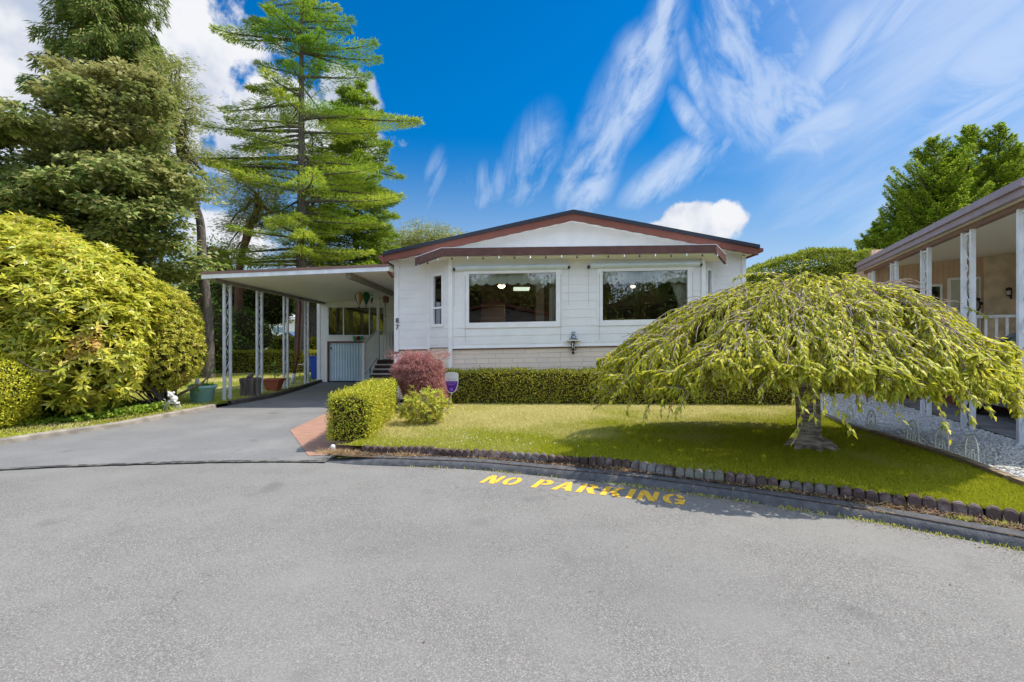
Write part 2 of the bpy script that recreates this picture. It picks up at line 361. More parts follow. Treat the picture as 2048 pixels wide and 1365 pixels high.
m_gravelbase = M('gravel_base', (.36, .35, .33), .9, .2, (.52, .51, .48), 60, .8, 90)

ground = sheet('ground', [(-600, -600), (600, -600), (600, 900), (-600, 900)], -.03, m_field)

# kerb of the cul-de-sac, seen bottom edge
KERB = curve([(-2.35, 6.02), (-1.93, 5.89), (-1.01, 5.755), (-.33, 5.62), (.63, 5.27), (1.16, 5.07), (1.57, 4.86), (2.14, 4.55), (2.50, 4.33), (2.95, 4.05), (3.42, 3.68), (3.95, 3.20), (4.5, 2.5), (5.0, 1.5), (5.3, .2), (5.3, -1.5)], 8)
SEAM = curve([(-9.2, 4.75), (-8, 5.2), (-6.1, 5.65), (-4.75, 5.89), (-3.46, 6.02), (-2.35, 6.02)], 6)
road_poly = [(-30, 4.9), (-30, -22), (5.3, -22)] + [(p[0] + .3, p[1]+.02) for p in reversed(KERB)][:-4] + [(p[0], p[1] + .15) for p in reversed(SEAM)]
sheet('road', [(p[0], p[1]) for p in road_poly], 0.0, m_road)
sheet('opposite_ground', [(5.6, -22), (40, -22), (40, .2), (5.6, .2)], .03, m_field)

# driveway: one sheet on the road, ends at the shed
DL = curve([(-14, 3.4), (-9.5, 4.5), (-8.15, 5.6), (-7.54, 7.0), (-7.26, 7.81), (-7.0, 8.68), (-6.88, 11.16), (-6.62, 13.1), (-6.9, 15.5), (-7.35, 18.4)], 6)
drive = [(p[0], p[1]) for p in SEAM] + [(-2.3, 6.9), (-2.3, 12.0), (-2.9, 12.0), (-2.9, 18.6), (-7.35, 18.6)] + [(p[0], p[1]) for p in reversed(DL)][1:]
sheet('driveway', drive, .010, m_drive)
# sealed crack between road and driveway
m_tar = M('tar_seam', (.05, .05, .052), .9, .2, (.17, .16, .14), 10, .4, 60, thr=(.45, .6))
sp = resample([p for p in SEAM if p[0] > -14], .12); w = .035 + .03 * RNG.random(len(sp))
mb = MB(); n = len(sp)
mb.add([(p[0], p[1] - w[i], .015) for i, p in enumerate(sp)] + [(p[0], p[1] + w[-i], .015) for i, p in enumerate(sp)], [(i, i+1, n+i+1, n+i) for i in range(n-1)])
tag(part('road_seam', mb, m_tar), kind='structure')

# paver patch beside the hedge
def paver_mat():
    m = bpy.data.materials.new('red_pavers'); m.use_nodes = True; nt = m.node_tree; N, L = nt.nodes, nt.links; b = N['Principled BSDF']
    g = N.new('ShaderNodeNewGeometry'); mp = N.new('ShaderNodeMapping'); mp.inputs['Rotation'].default_value = (0, 0, R(12)); L.new(g.outputs['Position'], mp.inputs[0])
    br = N.new('ShaderNodeTexBrick'); br.inputs['Scale'].default_value = 1; br.inputs['Brick Width'].default_value = .2; br.inputs['Row Height'].default_value = .1; br.inputs['Mortar Size'].default_value = .004
    br.inputs['Color1'].default_value = (.40, .215, .15, 1); br.inputs['Color2'].default_value = (.33, .18, .125, 1); br.inputs['Mortar'].default_value = (.27, .19, .14, 1); L.new(mp.outputs[0], br.inputs['Vector'])
    n = N.new('ShaderNodeTexNoise'); n.inputs['Scale'].default_value = 90; L.new(g.outputs['Position'], n.inputs['Vector'])
    x = N.new('ShaderNodeMix'); x.data_type = 'RGBA'; x.blend_type = 'MULTIPLY'; x.inputs[0].default_value = .5; L.new(br.outputs[0], x.inputs[6]); L.new(n.outputs['Fac'], x.inputs[7]); 
    y = N.new('ShaderNodeMix'); y.data_type = 'RGBA'; y.inputs[0].default_value = .75; L.new(x.outputs[2], y.inputs[6]); L.new(br.outputs[0], y.inputs[7])
    L.new(y.outputs[2], b.inputs['Base Color']); b.inputs['Roughness'].default_value = .9; return m
m_paver = paver_mat()
sheet('paver_path', [(-2.70, 6.30), (-2.25, 6.42), (-2.3, 12), (-3.96, 12), (-3.98, 10.2), (-3.82, 8.17)], .016, m_paver)

# soil strip, kerb, lawn
EDGE = curve([(-2.35, 6.30), (-1.87, 6.19), (-1.07, 6.07), (-.25, 5.88), (.595, 5.65), (1.25, 5.42), (1.707, 5.115), (2.42, 4.77), (3.13, 4.36), (3.66, 4.0), (4.04, 3.68), (4.5, 3.15), (4.9, 2.5)], 8)
TIMB = curve([(4.9, 2.6), (4.70, 3.4), (4.74, 4.05), (4.83, 4.48), (4.95, 4.87), (5.15, 5.55), (5.26, 6.29), (5.36, 6.9), (5.59, 8.07), (6.06, 9.43), (6.7, 11.0), (7.5, 13)], 6)
sheet('soil_strip', [(p[0]+.02, p[1]+.05) for p in KERB if p[0] < 4.95] + [(5.0, 2.2)] + [(p[0], p[1] + .05) for p in reversed(EDGE)], .085, m_soil)
kp = resample([p for p in KERB], .12); mb = MB(); prof = [(0, -.01), (.012, .035), (.04, .068), (.085, .088), (.15, .094), (.20, .086), (.20, .0)]
t = unit(np.gradient(kp, axis=0)); nrm = np.stack([-t[:, 1], t[:, 0]], 1)
fade = np.clip(np.linspace(0, len(kp), len(kp)) / 6, .12, 1)
vs = []; 
for i in range(len(kp)):
    j = (RNG.random(len(prof)) - .5) * .012
    for k, (a, z) in enumerate(prof): vs.append((kp[i, 0] + nrm[i, 0] * (a + j[k]), kp[i, 1] + nrm[i, 1] * (a + j[k]), max(z * fade[i], .0) + j[k] * .4 + .002))
q = len(prof); mb.add(vs, [(i*q+k, (i+1)*q+k, (i+1)*q+k+1, i*q+k+1) for i in range(len(kp)-1) for k in range(q-1)])
tag(part('kerb', mb, m_kerb, smooth=True), kind='structure')

lawn_poly = [(p[0], p[1] + .06) for p in EDGE if p[0] < 4.72] + [(p[0] - .03, p[1]) for p in TIMB if p[1] > 3.3] + [(7.5, 20), (-2.9, 20), (-2.9, 12), (-2.3, 12), (-2.2, 6.4)]
sheet('lawn', lawn_poly, .15, m_lawn)
grav_poly = [(p[0] + .04, p[1]) for p in TIMB] + [(9.5, 13), (8.62+.15, 10.7), (6.92+.12, 6.43), (5.5, 2.4)]
sheet('gravel_bed', grav_poly, .12, m_gravelbase)
sheet('carport_floor', [(6.98, 6.2), (8.6, 10.2), (9.6, 12.8), (20, 9), (14, -2), (4.8, -1), (5.6, 2.4)], .135, m_slab)

# left lawn behind a concrete kerb
sheet('side_lawn', [(p[0] - .1, p[1]) for p in DL] + [(-7.6, 60), (-90, 60), (-90, 3), (-14, 3)], .06, m_field)
kl = resample([(p[0], p[1]) for p in DL if 5.0 < p[1] and p[0] > -14], .5)
def kerb_piece(pts, name, mat, h, wd, z0=0.0):
    mb = MB(); t = unit(np.gradient(np.array(pts), axis=0)); nr = np.stack([-t[:, 1], t[:, 0]], 1); v = []; pr = [(0, 0), (.01, h*.8), (.03, h), (wd, h), (wd, 0)]; q = len(pr)
    for i, p in enumerate(pts):
        for a, z in pr: v.append((p[0] + nr[i, 0]*a, p[1] + nr[i, 1]*a, z + z0 + RNG.normal()*.002))
    mb.add(v, [(i*q+k, (i+1)*q+k, (i+1)*q+k+1, i*q+k+1) for i in range(len(pts)-1) for k in range(q-1)]); return part(name, mb, mat)
tag(kerb_piece(kl[kl[:, 1] < 11.3], 'side_kerb', m_concrete, .095, .13), kind='structure')
m_timber_d = M('dark_timber', (.10, .085, .07), .9, .2, (.06, .05, .045), 8, .4, 40)
tag(kerb_piece(kl[kl[:, 1] > 11.2], 'driveway_edging', m_timber_d, .11, .10), kind='structure')

# grass blades on the front lawn, more thinly on the side lawn
def in_poly(px, py, poly):
    c = np.zeros(len(px), bool); n = len(poly); j = n - 1
    for i in range(n):
        xi, yi = poly[i]; xj, yj = poly[j]
        c ^= ((yi > py) != (yj > py)) & (px < (xj - xi) * (py - yi) / (yj - yi + 1e-12) + xi); j = i
    return c
def scatter(poly, n, bias=0.0):
    P = np.array([(p[0], p[1]) for p in poly]); lo, hi = P.min(0), P.max(0); out = []
    tot = 0
    while tot < n:
        q = lo + (hi - lo) * RNG.random((n * 2, 2))
        if bias: q = q[RNG.random(len(q)) < np.clip(bias / np.maximum(q[:, 1], .1), 0, 1) ** 2]
        k = q[in_poly(q[:, 0], q[:, 1], [tuple(p) for p in P])]; out.append(k); tot += len(k)
    return np.concatenate(out)[:n]
def grassmat(name, green, green2, dry, scale, lo, hi, grad=None):
    m = leafmat(name, [green, green2, green, green2], .35, .6, .1, patch=(dry, scale, lo, hi), grad=grad); return m
m_grass = grassmat('grass_blades', (.17, .20, .012), (.25, .27, .022), (.33, .32, .14), .8, .34, .70, LG)
gp = [(p[0], p[1] + .05) for p in EDGE if p[0] < 4.72] + [(p[0] - .04, p[1]) for p in TIMB if 3.3 < p[1] < 10.8] + [(6.6, 10.8), (-2.2, 10.8), (-2.15, 6.4)]
q = scatter(gp, 190000, 4.5); n = len(q)
P3 = np.c_[q, np.full(n, .149)]; D = unit(np.c_[RNG.normal(size=(n, 2)) * .55, np.ones(n)])
tag(foliage('grass', P3, D, .022 + .028 * RNG.random(n), .007 + .005 * RNG.random(n), m_grass, None, fold=0), kind='stuff')
sp_ = [(-7.0, 8.0), (-7.1, 11.2), (-7.3, 18), (-7.5, 24), (-20, 24), (-12, 12), (-9.6, 6.6)]
q = scatter([(-7.75, 7.2), (-7.2, 8.5), (-7.05, 11.1), (-7.35, 18.4), (-7.7, 24), (-18, 24), (-12.5, 10), (-11, 6.6)], 70000, 7); n = len(q)
m_grass2 = grassmat('side_grass_blades', (.20, .25, .022), (.28, .31, .04), (.52, .43, .19), .35, .47, .6)
P3 = np.c_[q, np.full(n, .058)]; D = unit(np.c_[RNG.normal(size=(n, 2)) * .55, np.ones(n)])
tag(foliage('side_grass', P3, D, .03 + .04 * RNG.random(n), .012, m_grass2, None, fold=0), kind='stuff')
# daisies in the lawn
m_daisy = M('daisy_petals', (.8, .8, .75), .7)
c_ = np.array([[-.9, 6.9], [-.2, 6.6], [.5, 6.5], [1.2, 6.0], [4.2, 4.4]]); q = c_[RNG.integers(0, 3, 80)] + RNG.normal(size=(80, 2)) * [.5, .25]
q = q[in_poly(q[:, 0], q[:, 1], [tuple(p) for p in gp])]; n = len(q)
tag(foliage('daisies', np.c_[q, np.full(n, .178)], unit(np.c_[RNG.normal(size=(n, 2)), .3 * np.ones(n)]), .014, .013, m_daisy, None, Nn=np.tile([0, -.5, 1.], (n, 1))), kind='stuff')

# loose gravel, litter
def stones(name, pts, z, smin, smax, mat, flat=.6, ico=None):
    n = len(pts); g = (1 + 5 ** .5) / 2
    base = unit(np.array([(-1,g,0),(1,g,0),(-1,-g,0),(1,-g,0),(0,-1,g),(0,1,g),(0,-1,-g),(0,1,-g),(g,0,-1),(g,0,1),(-g,0,-1),(-g,0,1)], float))
    fc = np.array([(0,11,5),(0,5,1),(0,1,7),(0,7,10),(0,10,11),(1,5,9),(5,11,4),(11,10,2),(10,7,6),(7,1,8),(3,9,4),(3,4,2),(3,2,6),(3,6,8),(3,8,9),(4,9,5),(2,4,11),(6,2,10),(8,6,7),(9,8,1)])
    s = (smin + (smax - smin) * RNG.random((n, 1, 1))); V = base[None] * (1 + .35 * RNG.normal(size=(n, 12, 1)) * .6) * s * (np.array([1, 1, flat]) * (.7 + .6 * RNG.random((n, 1, 3))))
    a = RNG.random(n) * 6.28; ca, sa = np.cos(a)[:, None], np.sin(a)[:, None]
    V = np.stack([V[..., 0]*ca - V[..., 1]*sa, V[..., 0]*sa + V[..., 1]*ca, V[..., 2]], -1) + np.c_[pts, np.full(n, z)][:, None]
    Fc = (fc[None] + 12 * np.arange(n)[:, None, None]).reshape(-1, 3); return npmesh(name, V.reshape(-1, 3), Fc, mat)
m_gravel = leafmat('white_gravel', [(.62, .62, .60), (.46, .46, .45), (.70, .69, .66), (.36, .36, .36), (.66, .62, .55)], 0, .8, .2, gain=False)
gq = scatter([(p[0], p[1]) for p in grav_poly], 15000, 4.5)
tag(stones('gravel', gq, .125, .012, .024, m_gravel), kind='stuff')
m_litter = leafmat('leaf_litter_bits', [(.10, .06, .035), (.20, .12, .07), (.30, .20, .13), (.07, .045, .03), (.38, .28, .18)], .1, .8, .2, gain=False)
def litter(name, poly, n, z, L=.035):
    q = scatter(poly, n); n = len(q); D = unit(np.c_[RNG.normal(size=(n, 2)), .25 * RNG.normal(size=n)])
    return tag(foliage(name, np.c_[q, z + .012 * RNG.random(n)], D, L * (.5 + RNG.random(n)), L * .45, m_litter, None, Nn=np.tile([0, 0, 1.], (n, 1))), kind='stuff')
kin = [(p[0]+.17, p[1]+.13) for p in KERB if p[0] < 4.6]
litter('leaf_litter', kin + [(p[0], p[1]) for p in reversed(EDGE) if p[0] < 4.7], 6500, .09)
gq = np.concatenate([np.array([along(KERB, s)[0][:2] for s in RNG.uniform(.3, 8.0, 700)]) + np.c_[RNG.normal(size=700)*.03, -np.abs(RNG.normal(size=700))*.10 - .02], np.c_[RNG.uniform(-7, 4, 160), RNG.uniform(2.2, 5.2, 160)]]); ng = len(gq)
tag(foliage('road_grit', np.c_[gq, np.full(ng, .004)], unit(np.c_[RNG.normal(size=(ng, 2)), .1*RNG.random(ng)]), .010 + .018*RNG.random(ng)**2, .008, m_litter, None, Nn=np.tile([0, 0, 1.], (ng, 1))), kind='stuff')
m_straw = leafmat('dry_straw', [(.45, .30, .14), (.55, .40, .22), (.30, .18, .09)], .3, .8, .2, gain=False)
q = np.concatenate([np.array(c)[None] + RNG.normal(size=(n_, 2)) * s_ for c, n_, s_ in (((-2.0, 6.12), 500, (.22, .05)), ((-1.35, 6.0), 350, (.12, .04)), ((1.2, 5.3), 160, (.1, .05)), ((3.3, 4.1), 200, (.2, .06)), ((4.1, 3.5), 400, (.12, .08)), ((-2.35, 6.2), 250, (.1, .08)))])
n = len(q); tag(foliage('dry_grass', np.c_[q, np.full(n, .09)], unit(np.c_[RNG.normal(size=(n, 2)), .5 * RNG.random(n)]), .05 + .06 * RNG.random(n), .006, m_straw, None), kind='stuff')
# weeds along the gutter and in the strip
m_weed = leafmat('weed_leaves', [(.16, .22, .03), (.28, .30, .05), (.38, .36, .12)], .4)
wl = [(along(KERB, s)[0], along(KERB, s)[1]) for s in np.r_[RNG.uniform(3.2, 6.6, 46), RNG.uniform(1.0, 3.0, 8), RNG.uniform(6.4, 7.2, 10)]]
Pw = []
for p, t_ in wl:
    k = RNG.integers(5, 22); off = np.abs(RNG.normal(size=(k, 1))) * -.035
    nr = np.array([-t_[1], t_[0]]); Pw.append(p[:2] + off * nr + RNG.normal(size=(k, 1)) * .07 * t_[:2])
for c, k in (((2.55, 4.62), 130), ((2.62, 4.56), 60), ((3.62, 3.82), 120), ((3.95, 3.52), 130), ((.2, 5.75), 30), ((3.8, 3.7), 60), ((-.35, 5.8), 20)): Pw.append(np.array(c) + RNG.normal(size=(k, 2)) * [.05, .03])
q = np.concatenate(Pw); n = len(q)
zz = np.where(in_poly(q[:, 0], q[:, 1], [(p[0], p[1]) for p in KERB if p[0] < 4.6] + [(p[0], p[1] + .3) for p in reversed(EDGE) if p[0] < 4.6]), .09, .002)
tag(foliage('weeds', np.c_[q, zz], unit(np.c_[RNG.normal(size=(n, 2)) * .7, np.ones(n)]), .015 + .03 * RNG.random(n), .008, m_weed, None), kind='stuff')

# NO PARKING stencilled on the road
def stencil():
    w, h, s = .62, 1.0, .24            # letter box and stroke
    def arc(cx, cy, rx, ry, a0, a1, th, n=10):
        o = [(cx + rx*math.cos(R(a0+(a1-a0)*i/n)), cy + ry*math.sin(R(a0+(a1-a0)*i/n))) for i in range(n+1)]
        return o + [(cx + (rx-th)*math.cos(R(a1+(a0-a1)*i/n)), cy + (ry-th*.8)*math.sin(R(a1+(a0-a1)*i/n))) for i in range(n+1)]
    I = [(0, 0), (s, 0), (s, 1), (0, 1)]
    g = {}
    g['N'] = [[(0, 0), (.2, 0), (.2, .62), (.0, .95)], [(0.02, 1), (.27, 1), (.70, 0), (.45, 0)], [(.52, .36), (.72, .08), (.72, 1), (.52, 1)]]
    g['O'] = [arc(.37, .5, .37, .5, 98, 262, .22), arc(.37, .5, .37, .5, -82, 82, .22)]
    g['P'] = [I, [(.30, 1), (.30, .82), (.42, .80), (.47, .70), (.42, .58), (.30, .56), (.30, .38), (.52, .42), (.68, .56), (.70, .76), (.60, .93), (.48, 1)]]
    g['A'] = [[(0, 0), (.24, 0), (.42, .72), (.36, 1), (.32, 1)], [(.40, 1), (.56, 1), (.86, 0), (.60, 0), (.53, .22), (.36, .22), (.41, .40), (.48, .40), (.44, .66)]]
    g['R'] = [I, [(.30, 1), (.30, .82), (.42, .80), (.46, .72), (.42, .62), (.30, .60), (.30, .44), (.52, 0), (.80, 0), (.58, .46), (.70, .60), (.70, .80), (.62, .94), (.50, 1)]]
    g['K'] = [I, [(.30, .52), (.52, 1), (.78, 1), (.54, .56), (.82, 0), (.54, 0), (.30, .46)]]
    g['I'] = [I]
    g['G'] = [arc(.40, .5, .40, .5, 98, 262, .22), arc(.40, .5, .40, .5, 20, 82, .22), [(.44, .52), (.80, .52), (.80, .06), (.46, 0), (.46, .18), (.58, .20), (.58, .36), (.44, .36)]]
    wd = dict(N=.72, O=.74, P=.70, A=.86, R=.80, K=.82, I=.24, G=.80)
    out, x = [], 0
    for ch in 'NO PARKING':
        if ch == ' ': x += .52; continue
        out += [[(a + x, b) for a, b in poly] for poly in g[ch]]; x += wd[ch] + .17
    return out, x - .17
polys, tw = stencil()
b0 = np.array([-.356, 5.126]); ex = np.array([1.949, -.726]) / tw; ey = np.array([.125, .283])
mb = MB()
for pl in polys:
    mb.add([(*(b0 + ex * a + ey * b + np.array([0, .045]) * math.sin(math.pi * a / tw)), .004) for a, b in pl], [tuple(range(len(pl)))])
def paint_mat():
    m = M('road_paint', (.80, .47, .05), .8, .2); nt = m.node_tree; N, L = nt.nodes, nt.links; b = N['Principled BSDF']
    g = N.new('ShaderNodeNewGeometry'); n = N.new('ShaderNodeTexNoise'); n.inputs['Scale'].default_value = 70; n.inputs['Detail'].default_value = 5; L.new(g.outputs['Position'], n.inputs['Vector'])
    r = N.new('ShaderNodeMapRange'); r.inputs['From Min'].default_value = .56; r.inputs['From Max'].default_value = .68; L.new(n.outputs['Fac'], r.inputs['Value'])
    x = N.new('ShaderNodeMix'); x.data_type = 'RGBA'; L.new(r.outputs[0], x.inputs[0]); x.inputs[6].default_value = (.80, .47, .05, 1); x.inputs[7].default_value = (.28, .22, .12, 1); L.new(x.outputs[2], b.inputs['Base Color']); return m
o = part('road_marking', mb, paint_mat()); tag(o, 'yellow stencilled NO PARKING lettering painted on the asphalt by the kerb', kind='structure')
for p in o.data.polygons: pass
if sum(p.normal.z for p in o.data.polygons) < 0: o.data.flip_normals()

# scalloped concrete edging blocks
m_edge = [M('edging_concrete', (.10, .072, .065), .95, .15, (.27, .22, .205), 7, .6, 50, thr=(.50, .72)),
          M('edging_concrete_pale', (.22, .21, .20), .95, .15, (.11, .085, .078), 9, .6, 50), M('edging_concrete_mossy', (.16, .17, .13), .95, .15, (.25, .25, .22), 9, .6, 50)]
EL_ = length(EDGE); s0, bl, k = .42, .475, 0
edge_list = []
while s0 + bl < EL_ - .25: edge_list.append(s0); s0 += bl + .012
ordn = ['first', 'second', 'third', 'fourth', 'fifth', 'sixth', 'seventh', 'eighth', 'ninth', 'tenth', 'eleventh', 'twelfth', 'thirteenth', 'fourteenth', 'fifteenth', 'sixteenth', 'seventeenth', 'eighteenth', 'nineteenth']
for bi, s_ in enumerate(edge_list):
    mb = MB(); c, tt = along(EDGE, s_ + bl / 2); r = bl / 5 / 2; hh = .10 + RNG.normal() * .006; lean = RNG.normal() * .03; skew = RNG.normal() * .012
    prof = [(0, -.02)]; 
    for q in range(5):
        for a in range(0, 7): an = math.pi - math.pi * a / 6; prof.append((r*(2*q+1) + r*.99*math.cos(an), hh - r + r*.92*math.sin(an)))
    prof.append((bl, -.02)); tx = np.array([tt[0], tt[1]]); nr = np.array([-tt[1], tt[0]])
    pos = lambda u, z, d: (c[0] + tx[0]*(u-bl/2) + nr[0]*(d + lean*z*10), c[1] + tx[1]*(u-bl/2) + nr[1]*(d + lean*z*10), .085 + z + skew*(u/bl - .5))
    front = [pos(u, z, -.022) for u, z in prof]; back = [pos(u, z, .028) for u, z in prof]; n = len(prof)
    # scallops are separate lobes standing in front of a thinner web
    mb.add(front + back, [tuple(range(n)), tuple(reversed(range(n, 2*n)))] + [(i, n+i, n+(i+1) % n, (i+1) % n) for i in range(n)])
    for q in range(5):
        u = r*(2*q+1); cc = [pos(u + r*.93*math.cos(a), (hh - r*.55 if a < math.pi else hh - r*.55) + (r*.60*math.sin(a) if a <= math.pi else 0), 0) for a in []]
        pr = [(u - r*.86, -.02)] + [(u + r*.86*math.cos(math.pi - math.pi*a/8), hh - r + r*.80*math.sin(math.pi*a/8)) for a in range(9)] + [(u + r*.86, -.02)]
        f = [pos(a, z, -.046) for a, z in pr]; b_ = [pos(a, z, -.02) for a, z in pr]; m_ = len(pr)
        mb.add(f + b_, [tuple(range(m_)), tuple(reversed(range(m_, 2*m_)))] + [(i, m_+i, m_+(i+1) % m_, (i+1) % m_) for i in range(m_)])
    pale = bi in (4, 7, 10); mossy = bi == 8
    o = part('edging_block', mb, m_edge[1 if pale else 2 if mossy else 0], org_at=(c[0], c[1], .085), bevel=.006)
    tag(o, ('pale grey' if pale else 'greenish mossy' if mossy else 'dark brown-grey') + ' scalloped concrete edging block, ' + ordn[bi] + ' from the left along the lawn', 'edging block', 'scalloped edging blocks along the front lawn')

# timber edging between lawn and gravel
m_timber = M('weathered_timber', (.34, .26, .18), .9, .2, (.20, .15, .105), 12, .5, 40, stretch=(1, 1, 5))
tl = length(TIMB); segs = [(0.1, 2.05, 'near the road', .075), (2.09, 4.6, 'in the middle, beside the low wire fence', .07), (4.64, 7.6, 'farthest from the road, behind the tree', .05)]
for a, b_, wh, hh in segs:
    pts = [along(TIMB, s)[0] for s in np.linspace(a, min(b_, tl - .1), 12)]; mb = MB(); v = []
    t = unit(np.gradient(np.array(pts), axis=0)); nr = np.stack([-t[:, 1], t[:, 0]], 1)
    for i, p in enumerate(pts):
        for d, z in ((-.045, -.08), (-.045, hh), (.045, hh), (.045, -.08)): v.append((p[0]+nr[i, 0]*d, p[1]+nr[i, 1]*d, .14+z))
    mb.add(v, [(i*4+k, (i+1)*4+k, (i+1)*4+k+1, i*4+k+1) for i in range(11) for k in range(3)] + [(0, 1, 2, 3), (47, 46, 45, 44)])
    tag(part('timber_edging', mb, m_timber, org_at=(pts[0][0], pts[0][1], .14)), 'weathered timber edging beside the white gravel, ' + wh, 'timber edging', 'timber edging between lawn and gravel')
# ================================================================== MATERIALS FOR BUILDINGS
m_white = M('white_siding', (.80, .79, .76), .55, .3, (.74, .735, .71), 2.5, .12, 30)
m_trim = M('white_trim', (.84, .83, .81), .45, .35, (.78, .77, .75), 4)
m_brown = M('brown_fascia', (.215, .085, .062), .7, .12, (.19, .075, .055), 6, .2, 40)
m_brown_b = M('dark_brown_fascia', (.15, .078, .066), .7, .12, (.12, .062, .052), 6, .2, 40)
m_roofing = M('dark_shingle', (.03, .036, .05), .9, .2, (.05, .055, .07), 30, .5, 60)
m_alu = M('white_aluminium', (.80, .82, .86), .4, .4, (.66, .68, .70), 5)
m_awning = M('awning_fabric', (.62, .72, .80), .6, .2, (.70, .78, .84), 6)
m_soffit = M('soffit', (.84, .82, .74), .6, .2, (.80, .78, .70), 3)
m_black = M('black_plastic', (.02, .022, .025), .5, .3)
m_dark = M('dark_interior', (.05, .04, .032), .9, .1, (.08, .065, .05), 2)
m_int = M('interior_wall', (.50, .36, .25), .9, .1, (.40, .28, .19), 1.5)
m_curtain = M('curtain_cloth', (.85, .80, .68), .9, .1, (.78, .73, .62), 6)
def glassmat(name, tint=(.9, .93, .92), refl=.16):
    m = bpy.data.materials.new(name); m.use_nodes = True; nt = m.node_tree; N, L = nt.nodes, nt.links; N.remove(N['Principled BSDF']); out = N['Material Output']
    t = N.new('ShaderNodeBsdfTransparent'); t.inputs[0].default_value = (*tint, 1); g = N.new('ShaderNodeBsdfGlossy'); g.inputs['Roughness'].default_value = .005
    f = N.new('ShaderNodeFresnel'); f.inputs[0].default_value = 1.5; a = N.new('ShaderNodeMath'); a.operation = 'ADD'; a.inputs[1].default_value = refl; a.use_clamp = True; L.new(f.outputs[0], a.inputs[0])
    mx = N.new('ShaderNodeMixShader'); L.new(a.outputs[0], mx.inputs[0]); L.new(t.outputs[0], mx.inputs[1]); L.new(g.outputs[0], mx.inputs[2]); L.new(mx.outputs[0], out.inputs[0]); return m
m_glass = glassmat('window_glass', refl=.05)
m_glass_d = glassmat('tinted_glass', (.35, .38, .40), .12)
m_glow = M('lamp_glow', (1, .8, .5), .5, emit=((1, .66, .36), 9.0))
m_panel = M('light_panel', (1, 1, .9), .5, emit=((.85, .95, .75), 1.0))
def stone_mat():
    m = bpy.data.materials.new('stone_skirting'); m.use_nodes = True; nt = m.node_tree; N, L = nt.nodes, nt.links; b = N['Principled BSDF']
    g = N.new('ShaderNodeNewGeometry'); sp = N.new('ShaderNodeSeparateXYZ'); L.new(g.outputs['Position'], sp.inputs[0]); cb = N.new('ShaderNodeCombineXYZ')
    def mth(op, a, c):
        n = N.new('ShaderNodeMath'); n.operation = op
        for i, q in enumerate((a, c)):
            if isinstance(q, (int, float)): n.inputs[i].default_value = q
            else: L.new(q, n.inputs[i])
        return n.outputs[0]
    L.new(mth('ADD', sp.outputs[0], mth('MULTIPLY', sp.outputs[1], .7)), cb.inputs[0]); L.new(mth('SUBTRACT', sp.outputs[2], mth('MULTIPLY', sp.outputs[0], .019)), cb.inputs[1])
    br = N.new('ShaderNodeTexBrick'); br.inputs['Scale'].default_value = 1; br.inputs['Brick Width'].default_value = .52; br.inputs['Row Height'].default_value = .115; br.inputs['Mortar Size'].default_value = .006
    br.squash = .55; br.squash_frequency = 3; br.offset = .37
    br.inputs['Color1'].default_value = (.86, .70, .54, 1); br.inputs['Color2'].default_value = (.76, .64, .51, 1); br.inputs['Mortar'].default_value = (.58, .50, .42, 1); L.new(cb.outputs[0], br.inputs['Vector'])
    L.new(br.outputs[0], b.inputs['Base Color']); b.inputs['Roughness'].default_value = .85
    n = N.new('ShaderNodeTexNoise'); n.inputs['Scale'].default_value = 25; n.inputs['Detail'].default_value = 5; L.new(g.outputs['Position'], n.inputs['Vector'])
    ad = mth('SUBTRACT', mth('MULTIPLY', n.outputs['Fac'], .6), br.outputs['Fac'])
    q = N.new('ShaderNodeBump'); q.inputs['Strength'].default_value = .6; q.inputs['Distance'].default_value = .012; L.new(ad, q.inputs['Height']); L.new(q.outputs[0], b.inputs['Normal']); return m
m_stone = stone_mat()
SL = .019

def siding(mb, A, B, zlo, zhi, step=.20, lap=.0088, out=None, slope=SL, clip=None, z0=1.5, thick=.03):
    """lap siding from A to B (plan points); courses follow the house's slight slope. clip(z)->(u0,u1) as fractions."""
    A, B = np.array(A, float), np.array(B, float); d = B - A; L = np.linalg.norm(d); n = np.array([d[1], -d[0]]) / L
    if out is not None and np.dot(n, out) < 0: n = -n
    zs = [zlo] + [z0 + step * k for k in range(-20, 40) if zlo + .01 < z0 + step * k < zhi - .01] + [zhi]
    for a, b in zip(zs[:-1], zs[1:]):
        ua, ub = (clip(a), clip(b)) if clip else ((0, 1), (0, 1))
        if ua[1] <= ua[0] and ub[1] <= ub[0]: continue
        def P(u, z, o): q = A + d * u + n * o; return (q[0], q[1], z + slope * q[0])
        f0 = lap * (1 - ((a - z0) % step) / step) if a == zlo else lap
        v = [P(ua[0], a, f0), P(ua[1], a, f0), P(ub[1], b, 0.001), P(ub[0], b, 0.001), P(ua[0], a, -.002), P(ua[1], a, -.002), P(ua[0], a, -thick), P(ua[1], a, -thick), P(ub[1], b, -thick), P(ub[0], b, -thick)]
        mb.add(v, [(0, 1, 2, 3), (4, 5, 1, 0), (7, 6, 9, 8)])
